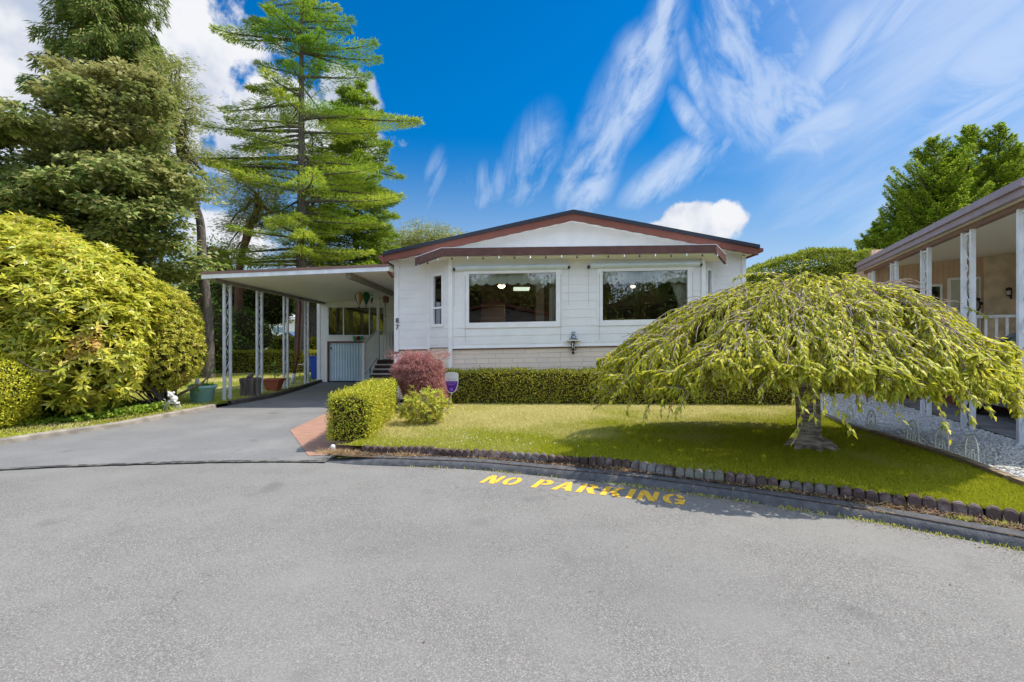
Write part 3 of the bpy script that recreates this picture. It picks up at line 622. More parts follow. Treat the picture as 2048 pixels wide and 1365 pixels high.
def window(parent, A, B, z0, z1, out, fr=.07, mull=(), rails=(), depth=.06, proud=.03, mat=None, glass=None, slope=SL):
    """frame (thing part) with a glass pane as its sub-part"""
    A, B = Vector((*A, 0)), Vector((*B, 0)); d = (B - A); L = d.length; d /= L; n = Vector((*out, 0)).normalized(); mb = MB()
    def bx(u0, u1, za, zb, o0=-depth, o1=proud):
        vs = []
        for z in (za, zb):
            for o_ in (o0, o1):
                for u in (u0, u1): p = A + d*u + n*o_; vs.append((p.x, p.y, z + slope * p.x))
        mb.add(vs, [(0,2,3,1),(4,5,7,6),(0,1,5,4),(2,6,7,3),(0,4,6,2),(1,3,7,5)])
    bx(0, L, z1 - fr, z1); bx(0, L, z0, z0 + fr); bx(0, fr, z0 + fr, z1 - fr); bx(L - fr, L, z0 + fr, z1 - fr)
    for u in mull: bx(L*u - .02, L*u + .02, z0 + fr, z1 - fr, -.03, proud - .008)
    for q in rails: bx(fr, L - fr, q - .02, q + .02, -.03, proud - .006)
    f = part('window_frame', mb, mat or m_trim, parent)
    g = MB(); v = []
    for z in (z0 + fr*.6, z1 - fr*.6):
        for u in (fr*.6, L - fr*.6): p = A + d*u + n*(-.02); v.append((p.x, p.y, z + slope*p.x))
    v2 = [(a[0] - n.x*.006, a[1] - n.y*.006, a[2]) for a in v]
    g.add(v + v2, [(0, 1, 3, 2), (4, 6, 7, 5), (0, 2, 6, 4), (1, 5, 7, 3), (0, 4, 5, 1), (2, 3, 7, 6)])
    part('window_pane', g, glass or m_glass, f); return f

# ================================================================== THE HOUSE
YB, YW = 11.4, 12.0                       # bay front and main front wall
house = thing('mobile_home', 'white sided single-storey home with brown fascia, front bay and two wide picture windows', 'house', (1.5, YW, .15))
zS = 1.44                                  # bottom of the siding (level part, + SL*x)
BXL, BXR = -1.49, 4.60; RL, RR = -2.11, 5.08; WL, WR = -2.96, 5.89
EAVE, = (3.62,)
def roof_z(x):                             # level height of the gable line
    ax = X(1147, 11.6); return 0
apx = X(1147, 11.6)
GL, GR = X(768, 11.6), X(1517, 11.6)
zL, zR, zA = Z(504, 11.6), Z(490, 11.6), Z(420, 11.6)
def rz(x): return zL + (zA - zL) * (x - GL) / (apx - GL) if x < apx else zR + (zA - zR) * (GR - x) / (GR - apx)
TH = .20
# walls
mb = MB()
siding(mb, (WL + .09, YW), (RL, YW), zS, 3.62, out=(0, -1)); siding(mb, (RR, YW), (WR - .08, YW), zS, 3.62, out=(0, -1))
wl = (X(938, YB) - .13, X(1112, YB) + .13); wr = (X(1205, YB) - .13, X(1375, YB) + .13); wz0, wz1 = 1.89, 3.32
# bay front around the windows
siding(mb, (BXL + .05, YB), (wl[0], YB), zS, 3.60, out=(0, -1)); siding(mb, (wl[1], YB), (wr[0], YB), zS, 3.60, out=(0, -1)); siding(mb, (wr[1], YB), (BXR - .05, YB), zS, 3.60, out=(0, -1))
for w_ in (wl, wr):
    siding(mb, (w_[0], YB), (w_[1], YB), zS, wz0, out=(0, -1)); siding(mb, (w_[0], YB), (w_[1], YB), wz1, 3.60, out=(0, -1))
# angled sides with their narrow windows
def lerp(a, b, t): return (a[0] + (b[0]-a[0])*t, a[1] + (b[1]-a[1])*t)
sideL = ((RL, YW), (BXL, YB)); sideR = ((BXR, YB), (RR, YW)); sz0, sz1 = 1.95, 3.28
for (a, b), o_, (t0, t1) in ((sideL, (-.7, -.7), (.18, .74)), (sideR, (.7, -.7), (.26, .80))):
    siding(mb, a, lerp(a, b, t0), zS, 3.60, out=o_); siding(mb, lerp(a, b, t1), b, zS, 3.60, out=o_)
    siding(mb, lerp(a, b, t0), lerp(a, b, t1), zS, sz0, out=o_); siding(mb, lerp(a, b, t0), lerp(a, b, t1), sz1, 3.60, out=o_)
# gable
def gclip(z):
    z_ = z + .02; lo = None
    xs = np.linspace(WL, WR, 240); ok = [x for x in xs if rz(x) - TH + .04 > z + SL * x]
    return ((min(ok) - WL) / (WR - WL), (max(ok) - WL) / (WR - WL)) if ok else (.5, .5)
siding(mb, (WL, YW), (WR, YW), 3.58, 4.62, out=(0, -1), clip=gclip)
mb.box(WL, WL + .03, YW, 26, zS, 3.66, SL); mb.box(WR - .03, WR, YW, 26, zS, 3.66, SL); mb.box(WL, WR, 25.9, 26, .2, 3.66, SL)
part('wall', mb, m_white, house)
# skirting
mb = MB()
for a, b in (((WL + .06, YW), (RL, YW)), sideL, ((BXL, YB), (BXR, YB)), sideR, ((RR, YW), (WR, YW)), ((WR, YW), (WR, 26))):
    d = np.array(b) - np.array(a); n_ = np.array([d[1], -d[0]]) / np.linalg.norm(d)
    v = [(*(np.array(q) + n_ * o_), z + (SL * q[0] if z > 1 else 0)) for q in (a, b) for z in (.1, zS - .02) for o_ in (-.03, -.06)]
    mb.add(v, [(0, 2, 6, 4), (1, 5, 7, 3), (2, 3, 7, 6)])
part('stone_skirting', mb, m_stone, house)
# trim: corner boards, band under the siding
mb = MB()
mb.box(WL - .01, WL + .10, YW - .03, YW + .05, 1.30, 3.62, SL); mb.box(WL - .01, WL + .10, YW - .03, YW + .05, .15, 1.30); mb.box(WR - .09, WR + .01, YW - .03, YW + .05, zS - .06, 3.60, SL)
mb.box(BXL - .03, BXL + .06, YB - .035, YB + .03, .15, 3.60); mb.box(BXR - .06, BXR + .03, YB - .035, YB + .03, .15, 3.66)
mb.box(RL - .02, RL + .03, YW - .03, YW, .9, 3.6); mb.box(RR - .03, RR + .02, YW - .03, YW, .9, 3.66)
for a, b, o_ in (((WL + .1, YW), (RL - .02, YW), .02), ((BXL + .06, YB), (BXR - .06, YB), .02), ((RR + .02, YW), (WR - .1, YW), .02)):
    mb.box(a[0], b[0], a[1] - .03, a[1], zS - .035, zS + .0, SL)
part('trim', mb, m_trim, house)
mb = MB(); 
for a, b in (((WL + .1, YW), (RL - .02, YW)), ((BXL + .06, YB), (BXR - .06, YB))): mb = MB(); mb.box(a[0], b[0], a[1] - .012, a[1], zS - .055, zS - .036, SL); part('drip_edge', mb, m_brown, house)
# roof shell
mb = MB()
def slab(x0, x1, y0, y1, t0, t1, mb=mb):
    za0, za1 = rz(x0), rz(x1)
    v = [(x, y, z) for y in (y0, y1) for x, z in ((x0, za0 - t0), (x1, za1 - t0), (x1, za1 - t1), (x0, za0 - t1))]
    mb.add(v, [(0, 1, 2, 3), (7, 6, 5, 4), (0, 4, 5, 1), (1, 5, 6, 2), (2, 6, 7, 3), (3, 7, 4, 0)])
slab(GL - .02, apx, 11.56, 26.2, 0, .085); slab(apx, GR + .02, 11.56, 26.2, 0, .085)
part('roof', mb, m_roofing, house)
mb = MB()
slab(GL, apx, 11.60, 11.66, .086, TH + .05, mb); slab(apx, GR, 11.60, 11.66, .086, TH + .05, mb)
mb.box(GL - .005, GL + .03, 11.67, 26.2, zL - .24, zL - .086); mb.box(GR - .03, GR + .005, 11.67, 26.2, zR - .24, zR - .086)
part('fascia', mb, m_brown, house)
mb = MB(); slab(GL + .03, apx, 11.67, 25.9, TH - .04, TH + .0, mb); slab(apx, GR - .03, 11.67, 25.9, TH - .04, TH, mb)
part('soffit', mb, m_soffit, house)
# gutters with elbow
mb = MB(); mb.box(GR + .01, GR + .12, 11.6, 26, zR - .17, zR - .08); part('gutter', mb, m_brown, house)
mb = MB(); mb.box(GL - .13, GL - .015, 11.6, 11.9, zL - .18, zL - .08); part('gutter', mb, m_brown, house)
mb = MB(); mb.tube(curve([(GL - .02, 11.62, zL - .15), (GL + .0, 11.66, zL - .34), (GL + .08, 11.8, zL - .47), (WL - .05, 11.98, zL - .56)], 5), .042, 10); 
part('downpipe', mb, m_brown, house, smooth=True)
# bay roof: flat wedge with brown band following the bay
YF = 10.95
p0, p1, p2, p3 = (X(830, 11.55), 11.55), (X(882, YF), YF), (X(1433, YF), YF), (X(1452, 11.5), 11.5)
ring = [p0, p1, p2, p3]; tops = [3.60, 3.705, 3.785, 3.66]; bots = [3.40, 3.52, 3.60, 3.43]
mb = MB(); v = []
for (x, y), t_, b_ in zip(ring, tops, bots): v += [(x, y, t_), (x, y, b_)]
for (x, y), t_, b_ in zip(ring, tops, bots): v += [(x + (.03 if x < 0 else -.03), y + .04, t_ - .01), (x + (.03 if x < 0 else -.03), y + .04, b_)]
mb.add(v, [(0, 2, 3, 1), (2, 4, 5, 3), (4, 6, 7, 5), (8, 9, 11, 10), (10, 11, 13, 12), (12, 13, 15, 14), (1, 3, 11, 9), (3, 5, 13, 11), (5, 7, 15, 13), (0, 8, 10, 2), (2, 10, 12, 4), (4, 12, 14, 6), (0, 1, 9, 8), (6, 14, 15, 7)])
part('bay_fascia', mb, m_brown_b, house)
mb = MB(); top = [(x, y, t_ + .012) for (x, y), t_ in zip(ring, tops)] + [(p3[0], 12.02, 3.70), (p0[0], 12.02, 3.64)]
low = [(a, b, c - .018) for a, b, c in top]
mb.add(top + low, [tuple(range(6)), tuple(reversed(range(6, 12)))] + [(i, (i+1) % 6, 6+(i+1) % 6, 6+i) for i in range(6)])
part('bay_roof', mb, m_alu, house)
mb = MB(); 
sf = [(p0[0]+.03, p0[1]+.04, 3.47), (p1[0]+.03, p1[1]+.04, 3.55), (p2[0]-.03, p2[1]+.04, 3.63), (p3[0]-.03, p3[1]+.04, 3.50), (p3[0]-.03, 12.0, 3.60), (p0[0]+.03, 12.0, 3.52)]
mb.add([(a, b, c + .0) for a, b, c in sf] + [(a, b, c + .015) for a, b, c in sf], [tuple(range(6)), tuple(range(6, 12))])
part('bay_soffit', mb, m_soffit, house)
# windows
window(house, (wl[0], YB), (wl[1], YB), wz0, wz1, (0, -1), fr=.13, depth=.08, proud=.025)
window(house, (wr[0], YB), (wr[1], YB), wz0, wz1, (0, -1), fr=.13, depth=.08, proud=.025)
window(house, lerp(*sideL, .18), lerp(*sideL, .74), sz0, sz1, (-.7, -.7), fr=.07, rails=(2.42,))
window(house, lerp(*sideR, .26), lerp(*sideR, .80), sz0, sz1, (.7, -.7), fr=.07, rails=(2.42,))
# interior
mb = MB(); x0, x1, y0, y1, z0, z1 = WL + .1, WR - .1, 12.06, 16.5, 1.35, 3.56
mb.add([(x, y, z + SL*x) for z in (z0, z1) for y in (y0, y1) for x in (x0, x1)], [(0, 1, 3, 2), (4, 6, 7, 5), (2, 3, 7, 6), (0, 2, 6, 4), (1, 5, 7, 3)])
mb.add([(BXL+.1, YB+.1, 1.36), (BXR-.1, YB+.1, 1.44), (RR-.08, 12.06, 1.45), (RL+.08, 12.06, 1.32), (BXL+.1, YB+.1, 3.5), (BXR-.1, YB+.1, 3.6), (RR-.08, 12.06, 3.62), (RL+.08, 12.06, 3.5)], [(0, 1, 2, 3), (4, 7, 6, 5)])
part('room', mb, m_int, house)
mb = MB(); mb.box(X(1118, 14), X(1185, 14), 14, 14.1, 1.4, 3.5); mb.box(X(1205, 15), X(1245, 15), 14.9, 15, 1.4, 3.5); mb.box(X(1284, 14.5), X(1320, 14.5), 14.5, 14.6, 1.4, 3.6)
part('inner_wall', mb, m_int, house)
def curtain(pts_x, y, ztop, zbot, amp=.03, scal=None, name='curtain'):
    """a pleated cloth; scal = scallop count on the lower hem"""
    n = 140; mb = MB(); v = []
    for i in range(n):
        t = i / (n - 1); x = pts_x[0] + (pts_x[1] - pts_x[0]) * t
        zb = (zbot(t) if callable(zbot) else zbot) + SL * x
        if scal: zb -= .055 * abs(math.sin(math.pi * scal * t))
        yy = y + amp * math.sin(t * 60 + .6 * math.sin(t * 17))
        v += [(x, yy, ztop + SL * x), (x, yy, zb)]
    mb.add(v, [(2*i, 2*i+2, 2*i+3, 2*i+1) for i in range(n - 1)]); return mb
cl0, cl1 = wl[0] + .05, wl[1] - .05; cr0, cr1 = wr[0] + .05, wr[1] - .05
part('valance', curtain((cl0, cl1), YB + .13, 3.27, 2.98, .012, 9), m_curtain, house, smooth=True)
part('valance', curtain((cr0, cr1), YB + .13, 3.27, 2.95, .012, 9), m_curtain, house, smooth=True)
part('curtain', curtain((cr1 - .42, cr1), YB + .28, 3.2, lambda t: 3.0 - 1.1 * t, .03), m_curtain, house, smooth=True)
part('curtain', curtain((cr1 - .2, cr1 + .05), YB + .34, 3.2, 1.95, .03), m_curtain, house, smooth=True)
part('curtain', curtain((cl1 - .22, cl1 + .06), YB + .3, 3.2, 1.95, .03), m_curtain, house, smooth=True)
for (a, b), o_, (t0, t1) in ((sideL, (-.7, -.7), (.18, .74)), (sideR, (.7, -.7), (.26, .80))):
    a2, b2 = lerp(a, b, t0), lerp(a, b, t1); mb = MB(); v = []
    for i in range(25):
        q_ = lerp(a2, b2, i/24); o2 = .075 + .012*math.sin(i*1.7); v += [(q_[0] - o_[0]*o2, q_[1] - o_[1]*o2, sz0 + .02), (q_[0] - o_[0]*o2, q_[1] - o_[1]*o2, sz1)]
    mb.add(v, [(2*i, 2*i+2, 2*i+3, 2*i+1) for i in range(24)]); part('curtain', mb, m_curtain, house, smooth=True)
# furniture glimpsed inside
for xa, xb, ya, zt in ((X(1120, 13), X(1190, 13), 13, 2.25),):
    mb = MB(); mb.box(xa, xb, ya, ya + .5, 1.4, zt); part('cabinet', mb, m_int, house)
for a_, b_, y_, z0_, z1_, mt, nm in ((930, 962, 16.3, 1.4, 3.3, m_dark, 'doorway'), (1010, 1040, 16.3, 2.2, 2.9, m_dark, 'picture'), (1072, 1088, 13.6, 1.4, 3.5, m_curtain, 'pillar'), (1215, 1240, 16.3, 2.2, 3.0, m_dark, 'picture'), (1245, 1282, 15.4, 1.4, 3.5, m_curtain, 'pillar'),
                                    (1296, 1318, 16.3, 1.4, 3.2, m_dark, 'doorway'), (1330, 1352, 16.3, 2.1, 2.8, m_dark, 'picture')):
    mb = MB(); mb.box(X(a_, y_), X(b_, y_), y_, y_ + .12, z0_, z1_); part(nm, mb, mt, house)
for a_, b_, y_, zt_ in ((960, 1010, 14.2, 2.3), (1030, 1070, 12.8, 2.15), (1220, 1275, 13.4, 2.2), (1300, 1345, 12.9, 2.25)):
    mb = MB(); mb.box(X(a_, y_), X(b_, y_), y_, y_ + .5, 1.4, zt_); mb.box(X(a_, y_), X(b_, y_), y_ + .42, y_ + .5, zt_, zt_ + .4); part('armchair', mb, m_dark if a_ % 3 else m_int, house, bevel=.05)
# lamps that are lit inside
def ceiling_lamp(px, py, Y, r):
    mb = MB(); c = (X(px, Y), Y, Z(py, Y)); mb.lathe([(.001, -r*.55), (r*.5, -r*.48), (r*.9, -r*.15), (r, .0), (r*.9, .03)], c, 16); o = part('lamp_shade', mb, m_glow, house, smooth=True)
    mb = MB(); mb.tube([(c[0], c[1], c[2] + .03), (c[0], c[1], 3.6)], .012, 6); part('lamp_rod', mb, m_brown, o)
ceiling_lamp(1003, 573, 12.9, .10); ceiling_lamp(1266, 574, 13.0, .06)
mb = MB(); mb.box(X(1027, 14), X(1060, 14), 14, 14.9, 3.16, 3.17); part('skylight', mb, m_panel, house)  # emissive slab, its glow stands in for the bright skylight rectangle
# house number
def text_mesh(s, size, ext, font_shear=0, bold=0.0):
    c = bpy.data.curves.new('t', 'FONT'); c.body = s; c.size = size; c.extrude = ext; c.align_x = 'CENTER'; c.offset = bold; c.resolution_u = 4
    o = bpy.data.objects.new('t', c); COL.objects.link(o); bpy.context.view_layer.update()
    me = bpy.data.meshes.new_from_object(o.evaluated_get(bpy.context.evaluated_depsgraph_get())); bpy.data.objects.remove(o); bpy.data.curves.remove(c); return me
def text_part(name, s, size, loc, mat, parent, rz_=0.0, ext=.006, label=None, bold=0.0):
    me = text_mesh(s, size, ext, bold=bold); me.name = name; me.materials.append(mat)
    me.transform(Matrix.Translation(Vector(loc) - org(parent)) @ Matrix.Rotation(rz_, 4, 'Z') @ Matrix.Rotation(R(90), 4, 'X'))
    o = bpy.data.objects.new(name, me); COL.objects.link(o); o.parent = parent; ORG[o.name] = org(parent)
    if label: o['label'] = label
    return o
xn = X(794.5, 11.96)
text_part('house_number', '8', .17, (xn, YW - .04, Z(646, 11.96)), m_black, house, label='black number 8 on the corner board', bold=.002)
text_part('house_number', '7', .17, (xn, YW - .04, Z(659, 11.96)), m_black, house, label='black number 7 on the corner board', bold=.002)
m_cord = M('grey_cord', (.16, .17, .18), .8)
# roll-up awnings
for (a, b), yb_ in (((X(910, 11.25), X(1136, 11.25)), 0), ((X(1181, 11.25), X(1402, 11.25)), 0)):
    mb = MB(); z_ = 3.245; n = 12
    pr = [(YB - .005, z_ + .15)] + [(YB - .06 - .07 * math.sin(math.pi * i / 8 ), z_ + .15 - .13 * i / 8) for i in range(9)] + [(YB - .005, z_ + .01)]
    mb.add([(x, y, z + SL * x) for x in (a, b) for y, z in pr], [tuple(range(len(pr))), tuple(range(len(pr), 2*len(pr)))] + [(i, (i+1) % len(pr), len(pr)+(i+1) % len(pr), len(pr)+i) for i in range(len(pr))])
    aw = part('awning', mb, m_awning, house)
    for x in (a - .03, b + .03):
        mb = MB(); mb.box(x - .025, x + .025, YB - .10, YB - .001, z_ + .03 + SL*x, z_ + .08 + SL*x); br_ = part('awning_bracket', mb, m_black, aw)
        mb = MB(); mb.tube([(x, YB - .05, z_ + .03 + SL*x), (x, YB - .04, z_ - .85 + SL*x)], .0022, 5); part('awning_cord', mb, m_cord, aw)
    for x in (a + .23, b - .16):
        mb = MB(); mb.tube([(x, YB - .045, z_ - .1 + SL*x), (x, YB - .04, 1.56 + SL*x)], .003, 5); part('awning_arm', mb, m_cord, aw)
# string lights
m_bulb = M('clear_bulb', (.55, .6, .65), .15, .6); m_wire = M('light_wire', (.05, .06, .05), .7)
st = thing('string_lights', 'string of small bulbs hung under the brown band of the bay roof', 'string lights', (1.5, YF, 3.5))
path = [(p0[0], p0[1] - .03, 3.40), (p1[0], p1[1] - .03, 3.505), (p2[0], p2[1] - .03, 3.585), (p3[0] + .03, p3[1], 3.42)]
pp = resample(path, .04); s_ = np.arange(len(pp)); pp[:, 2] -= .012 * np.abs(np.sin(s_ * .23))
mb = MB(); mb.tube([tuple(q) for q in pp], .004, 4, cap=False); part('wire', mb, m_wire, st)
for k in range(3, len(pp) - 1, 9):
    mb = MB(); c = pp[k]; mb.lathe([(.010, 0), (.012, -.02), (.010, -.025)], tuple(c), 8); mb.ball((c[0], c[1], c[2] - .045), .022, 8, 6, 1.1); part('bulb', mb, m_bulb if k % 2 else m_wire, st, smooth=True)
st2 = thing('string_lights', 'thin dark string of unlit lights following the gable soffit', 'string lights', (apx, 11.7, 4.5))
gp2 = [(x, 11.68, rz(x) - TH - .035 - .012 * abs(math.sin(x * 9))) for x in np.linspace(GL + .3, apx, 60)] + [(x, 11.68, rz(x) - TH - .035 - .012 * abs(math.sin(x * 9))) for x in np.linspace(apx + .1, GR - .2, 60)]
mb = MB(); mb.tube(gp2, .006, 4, cap=False); part('wire', mb, m_wire, st2)
for k in range(4, len(gp2), 5): mb = MB(); mb.ball((gp2[k][0], gp2[k][1], gp2[k][2] - .02), .012, 6, 4); part('bulb', mb, m_bulb, st2)

# ================================================================== CARPORT AND SHED (left)
cp = thing('carport', 'white flat roofed carport on slim scrollwork posts beside the white home', 'carport', (-5.3, 14.5, 0))
CY0, CY1 = 11.5, 18.4; cx0, cx1 = X(409, CY0), -3.0
ct = lambda x: 3.10 + .042 * (x - cx0)          # underside rises to the house
mb = MB(); v = []
for y in (CY0, CY1):
    for x in (cx0, cx1):
        v += [(x, y, ct(x)), (x, y, ct(x) + .10)]
mb.add(v, [(0, 2, 6, 4), (1, 5, 7, 3), (0, 1, 3, 2), (4, 6, 7, 5), (0, 4, 5, 1), (2, 3, 7, 6)])
def pan_mat(name, c1, axis, period, strength=.5):
    m = M(name, c1, .55, .3); nt = m.node_tree; N, L = nt.nodes, nt.links; b = N['Principled BSDF']; g = N.new('ShaderNodeNewGeometry'); dp = N.new('ShaderNodeVectorMath'); dp.operation = 'DOT_PRODUCT'; L.new(g.outputs['Position'], dp.inputs[0]); dp.inputs[1].default_value = axis
    a = N.new('ShaderNodeMath'); a.operation = 'DIVIDE'; L.new(dp.outputs['Value'], a.inputs[0]); a.inputs[1].default_value = period; f = N.new('ShaderNodeMath'); f.operation = 'FRACT'; L.new(a.outputs[0], f.inputs[0])
    pg = N.new('ShaderNodeMath'); pg.operation = 'PINGPONG'; pg.inputs[1].default_value = .5; L.new(f.outputs[0], pg.inputs[0]); mr = N.new('ShaderNodeMapRange'); mr.inputs['From Min'].default_value = .0; mr.inputs['From Max'].default_value = .12; L.new(pg.outputs[0], mr.inputs['Value'])
    q = N.new('ShaderNodeBump'); q.inputs['Strength'].default_value = strength; q.inputs['Distance'].default_value = .02; L.new(mr.outputs[0], q.inputs['Height']); L.new(q.outputs[0], b.inputs['Normal']); return m
part('roof', mb, pan_mat('carport_pan', (.85, .83, .72), (1, 0, 0), .30), cp)
mb = MB(); y = CY0 - .02
mb.add([(x, yy, ct(x) + dz) for yy in (y - .02, y) for x in (cx0 - .03, cx1) for dz in (-.03, .075)], [(0, 2, 3, 1), (4, 5, 7, 6), (0, 4, 6, 2), (1, 3, 7, 5), (0, 1, 5, 4), (2, 6, 7, 3)])
mb.box(cx0 - .05, cx0 - .03, CY0 - .04, CY1, ct(cx0) - .03, ct(cx0) + .075)
part('white_fascia', mb, m_alu, cp)
mb = MB(); mb.add([(x, yy, ct(x) + dz) for yy in (y - .04, y + .05) for x in (cx0 - .06, cx1) for dz in (.077, .135)], [(0, 2, 3, 1), (4, 5, 7, 6), (0, 4, 6, 2), (1, 3, 7, 5), (0, 1, 5, 4), (2, 6, 7, 3)])
mb.box(cx0 - .06, cx0 + .0, CY0 + .04, CY1, ct(cx0) + .077, ct(cx0) + .135)
m_brown2 = M('brown_gutter', (.26, .15, .12), .5, .3, (.22, .125, .10), 5); m_beam = M('grey_brown_beam', (.30, .27, .22), .7, .2, (.24, .215, .175), 5)
part('gutter', mb, m_brown2, cp)
mb = MB(); mb.box(-7.36, -7.24, CY0 + .12, CY1, 3.02, ct(-7.3) - .002); part('beam', mb, m_beam, cp, label='brown beam over the row of posts')
mb = MB(); mb.box(-4.07, -3.95, CY0 + .12, CY1, ct(-4.0) - .13, ct(-4.0) - .002); part('beam', mb, m_beam, cp, label='brown beam near the house wall')
def scroll_post(parent, x, y, z0, z1, dx, dy, pr=.028, gap=.13, mat=m_alu, n=7):
    """two square tubes with wrought scrolls between them; (dx,dy) unit direction of the pair"""
    mb = MB()
    for s in (-1, 1): cx_, cy_ = x + dx * gap * s, y + dy * gap * s; mb.bar((cx_, cy_, z0), (cx_, cy_, z1), pr * 2, up=(dx, dy, 0))
    mb.bar((x - dx*gap, y - dy*gap, z1 - .05), (x + dx*gap, y + dy*gap, z1 - .05), .03)
    p = part('post', mb, mat, parent)
    sc = MB(); g = gap - pr; per = (z1 - z0 - .2) / n; sq = []
    for i in range(n * 10 + 1): a = i / 10; sq.append((x + dx * g * .9 * math.sin(a * math.pi), y + dy * g * .9 * math.sin(a * math.pi), z0 + .1 + a * per))
    sc.tube(sq, .008, 5)
    for i in range(n):
        s = -1 if i % 2 else 1; zc = z0 + .1 + (i + .5) * per; rr = g * .42
        sc.tube([(x - s*dx*g*.45 + dx*rr*math.cos(a), y - s*dy*g*.45 + dy*rr*math.cos(a), zc + per*.18*math.sin(a)) for a in np.linspace(0, 5.4, 12)], .007, 5)
    part('scrollwork', sc, mat, p); return p
for px_, Y_ in ((447, 12.05), (515, 13.6), (568, 15.2), (607, 16.75)): scroll_post(cp, -7.3, Y_ + .13, .02, 3.02, 0, 1, mat=m_alu)
mb = MB(); xs, ys = X(757, 17.4), 17.35; mb.bar((xs, ys, .9), (xs, ys, ct(xs)), .09); part('post', mb, m_alu, cp, label='plain white post at the top of the steps')
mb = MB(); mb.tube([(-7.42, 16.6, 3.0), (-7.42, 16.6, 2.6), (-7.44, 16.5, 1.2), (-7.62, 16.6, .42)], .05, 8); dp_ = part('downspout', mb, m_brown, cp, smooth=True)
mb = MB(); mb.tube([(-7.62, 16.6, .46), (-7.68, 16.6, .12)], .07, 8); part('downspout_foot', mb, m_alu, dp_, smooth=True)

shed = thing('storage_shed', 'white boarded store room with wide window and ribbed roller door, behind the carport', 'shed', (-5.2, 18.4, 0))
YS = 18.4; sx0, sx1 = -7.52, WL - .01
def shw(mb, x0, x1, z0, z1, step=.11): siding(mb, (x0, YS), (x1, YS), z0, z1, step=step, lap=.008, out=(0, -1), slope=0, z0=0)
wx0, wx1, wzz0, wzz1 = X(655, YS), X(770, YS), Z(673, YS), Z(613, YS); dx0, dx1, dz1 = X(655, YS), X(742, YS), Z(683, YS)
mb = MB(); shw(mb, sx0, wx0, .02, 3.3); shw(mb, wx0, wx1, dz1 + .0, wzz0, .3); shw(mb, wx0, wx1, wzz1, 3.35, .3); shw(mb, wx1, sx1, dz1, 3.35, .3); shw(mb, dx1, sx1, .02, dz1)
mb.box(sx0, sx0 + .03, YS + .01, 23, .02, 3.2); mb.box(sx0, sx1, 22.97, 23, .02, 3.2)
part('wall', mb, m_white, shed)
mb = MB(); mb.box(sx0 - .03, sx0 + .09, YS - .025, YS - .001, .02, 3.1); mb.box(wx0 - .08, wx0, YS - .03, YS - .001, .02, dz1 + .01); mb.box(sx0, sx1, YS - .02, 23.1, 3.36, 3.42); part('trim', mb, m_trim, shed)
window(shed, (wx0, YS), (wx1, YS), wzz0, wzz1, (0, -1), fr=.05, mull=(.28, .73), slope=0, mat=m_alu)
mb = MB(); v = []; n = 60
for i in range(n + 1):
    x = dx0 + .05 + (dx1 - dx0 - .1) * i / n; y = YS + .03 - (.014 if (i // 2) % 2 else 0); v += [(x, y, .06), (x, y, dz1 - .06)]
mb.add(v, [(2*i, 2*i+2, 2*i+3, 2*i+1) for i in range(n)])
m_roller = M('roller_door_paint', (.56, .70, .77), .5, .3, (.50, .64, .72), 3)
rd = part('roller_door', mb, m_roller, shed)
for x_ in (dx0 + .1, dx1 - .2): mb = MB(); mb.box(x_, x_ + .06, YS - .01, YS + .02, dz1 - .3, dz1 - .24); part('handle', mb, m_black, rd)
mb = MB(); mb.box(dx0, dx0 + .05, YS - .04, YS + .04, .02, dz1); mb.box(dx0 + .05, dx1, YS - .04, YS + .04, dz1 - .055, dz1); part('door_frame', mb, m_brown, shed)
mb = MB(); mb.add([(wx0 + .02, YS + .5, wzz0), (wx1, YS + .5, wzz0), (wx1, YS + .5, wzz1), (wx0 + .02, YS + .5, wzz1)], [(0, 1, 2, 3)]); mb.box(wx0, wx1, YS + .6, YS + 2.5, 1.7, 1.72)
part('window_blind', mb, M('olive_blind', (.20, .17, .06), .9, .1, (.10, .08, .03), 3), shed)

# steps with railing
stp = thing('entry_steps', 'brown steps with white edged treads and white slatted railing in the carport', 'steps', (-4.2, 16.5, 0))
m_tread = M('tread_boards', (.13, .085, .065), .8, .2, (.09, .06, .05), 6); 
sxL = -4.93
for i in range(5):
    y0 = 15.95 + .27 * i; zt = .15 * (i + 1) + .02
    mb = MB(); mb.box(sxL, -3.1, y0 + .03, y0 + .31, zt - .04, zt); mb.box(sxL + .02, -3.1, y0 + .24, y0 + .26, zt, zt + .11); t_ = part('tread', mb, m_tread, stp)
    mb = MB(); mb.box(sxL, -3.1, y0, y0 + .028, zt - .045, zt + .005); part('nosing', mb, m_trim, t_)
mb = MB(); mb.box(sxL, -2.99, 17.32, 18.35, .84, .90); part('landing', mb, m_tread, stp)
mb = MB(); mb.box(sxL, -3.1, 17.33, 17.36, .0, .84); part('riser_board', mb, m_dark, stp)
mb = MB(); x_ = X(727, 15.9); a, b = (x_, 15.9, 1.50), (sxL, 17.35, 1.98)
mb.bar((x_, 15.9, .02), (x_, 15.9, 1.53), .10); mb.bar(a, b, .06, .05); mb.bar((x_, 15.9, .42), (sxL, 17.35, .98), .04)
for i in range(1, 12):
    t = i / 12; mb.bar((x_ + (sxL-x_)*t, 15.9 + 1.45*t, .42 + .56*t), (x_ + (sxL-x_)*t, 15.9 + 1.45*t, 1.50 + .48*t), .028)
mb.box(x_ - .16, x_ - .08, 15.88, 15.96, .02, .22)
part('railing', mb, m_trim, stp)
mb = MB(); mb.bar((sxL, 18.2, 1.97), (-3.0, 18.2, 1.97), .06); mb.bar((sxL, 17.4, 1.97), (sxL, 18.2, 1.97), .06)
for i in range(17): mb.bar((sxL + .11 * i, 18.2, .95), (sxL + .11 * i, 18.2, 1.96), .05, .03)
part('landing_railing', mb, m_trim, stp)
mb = MB()
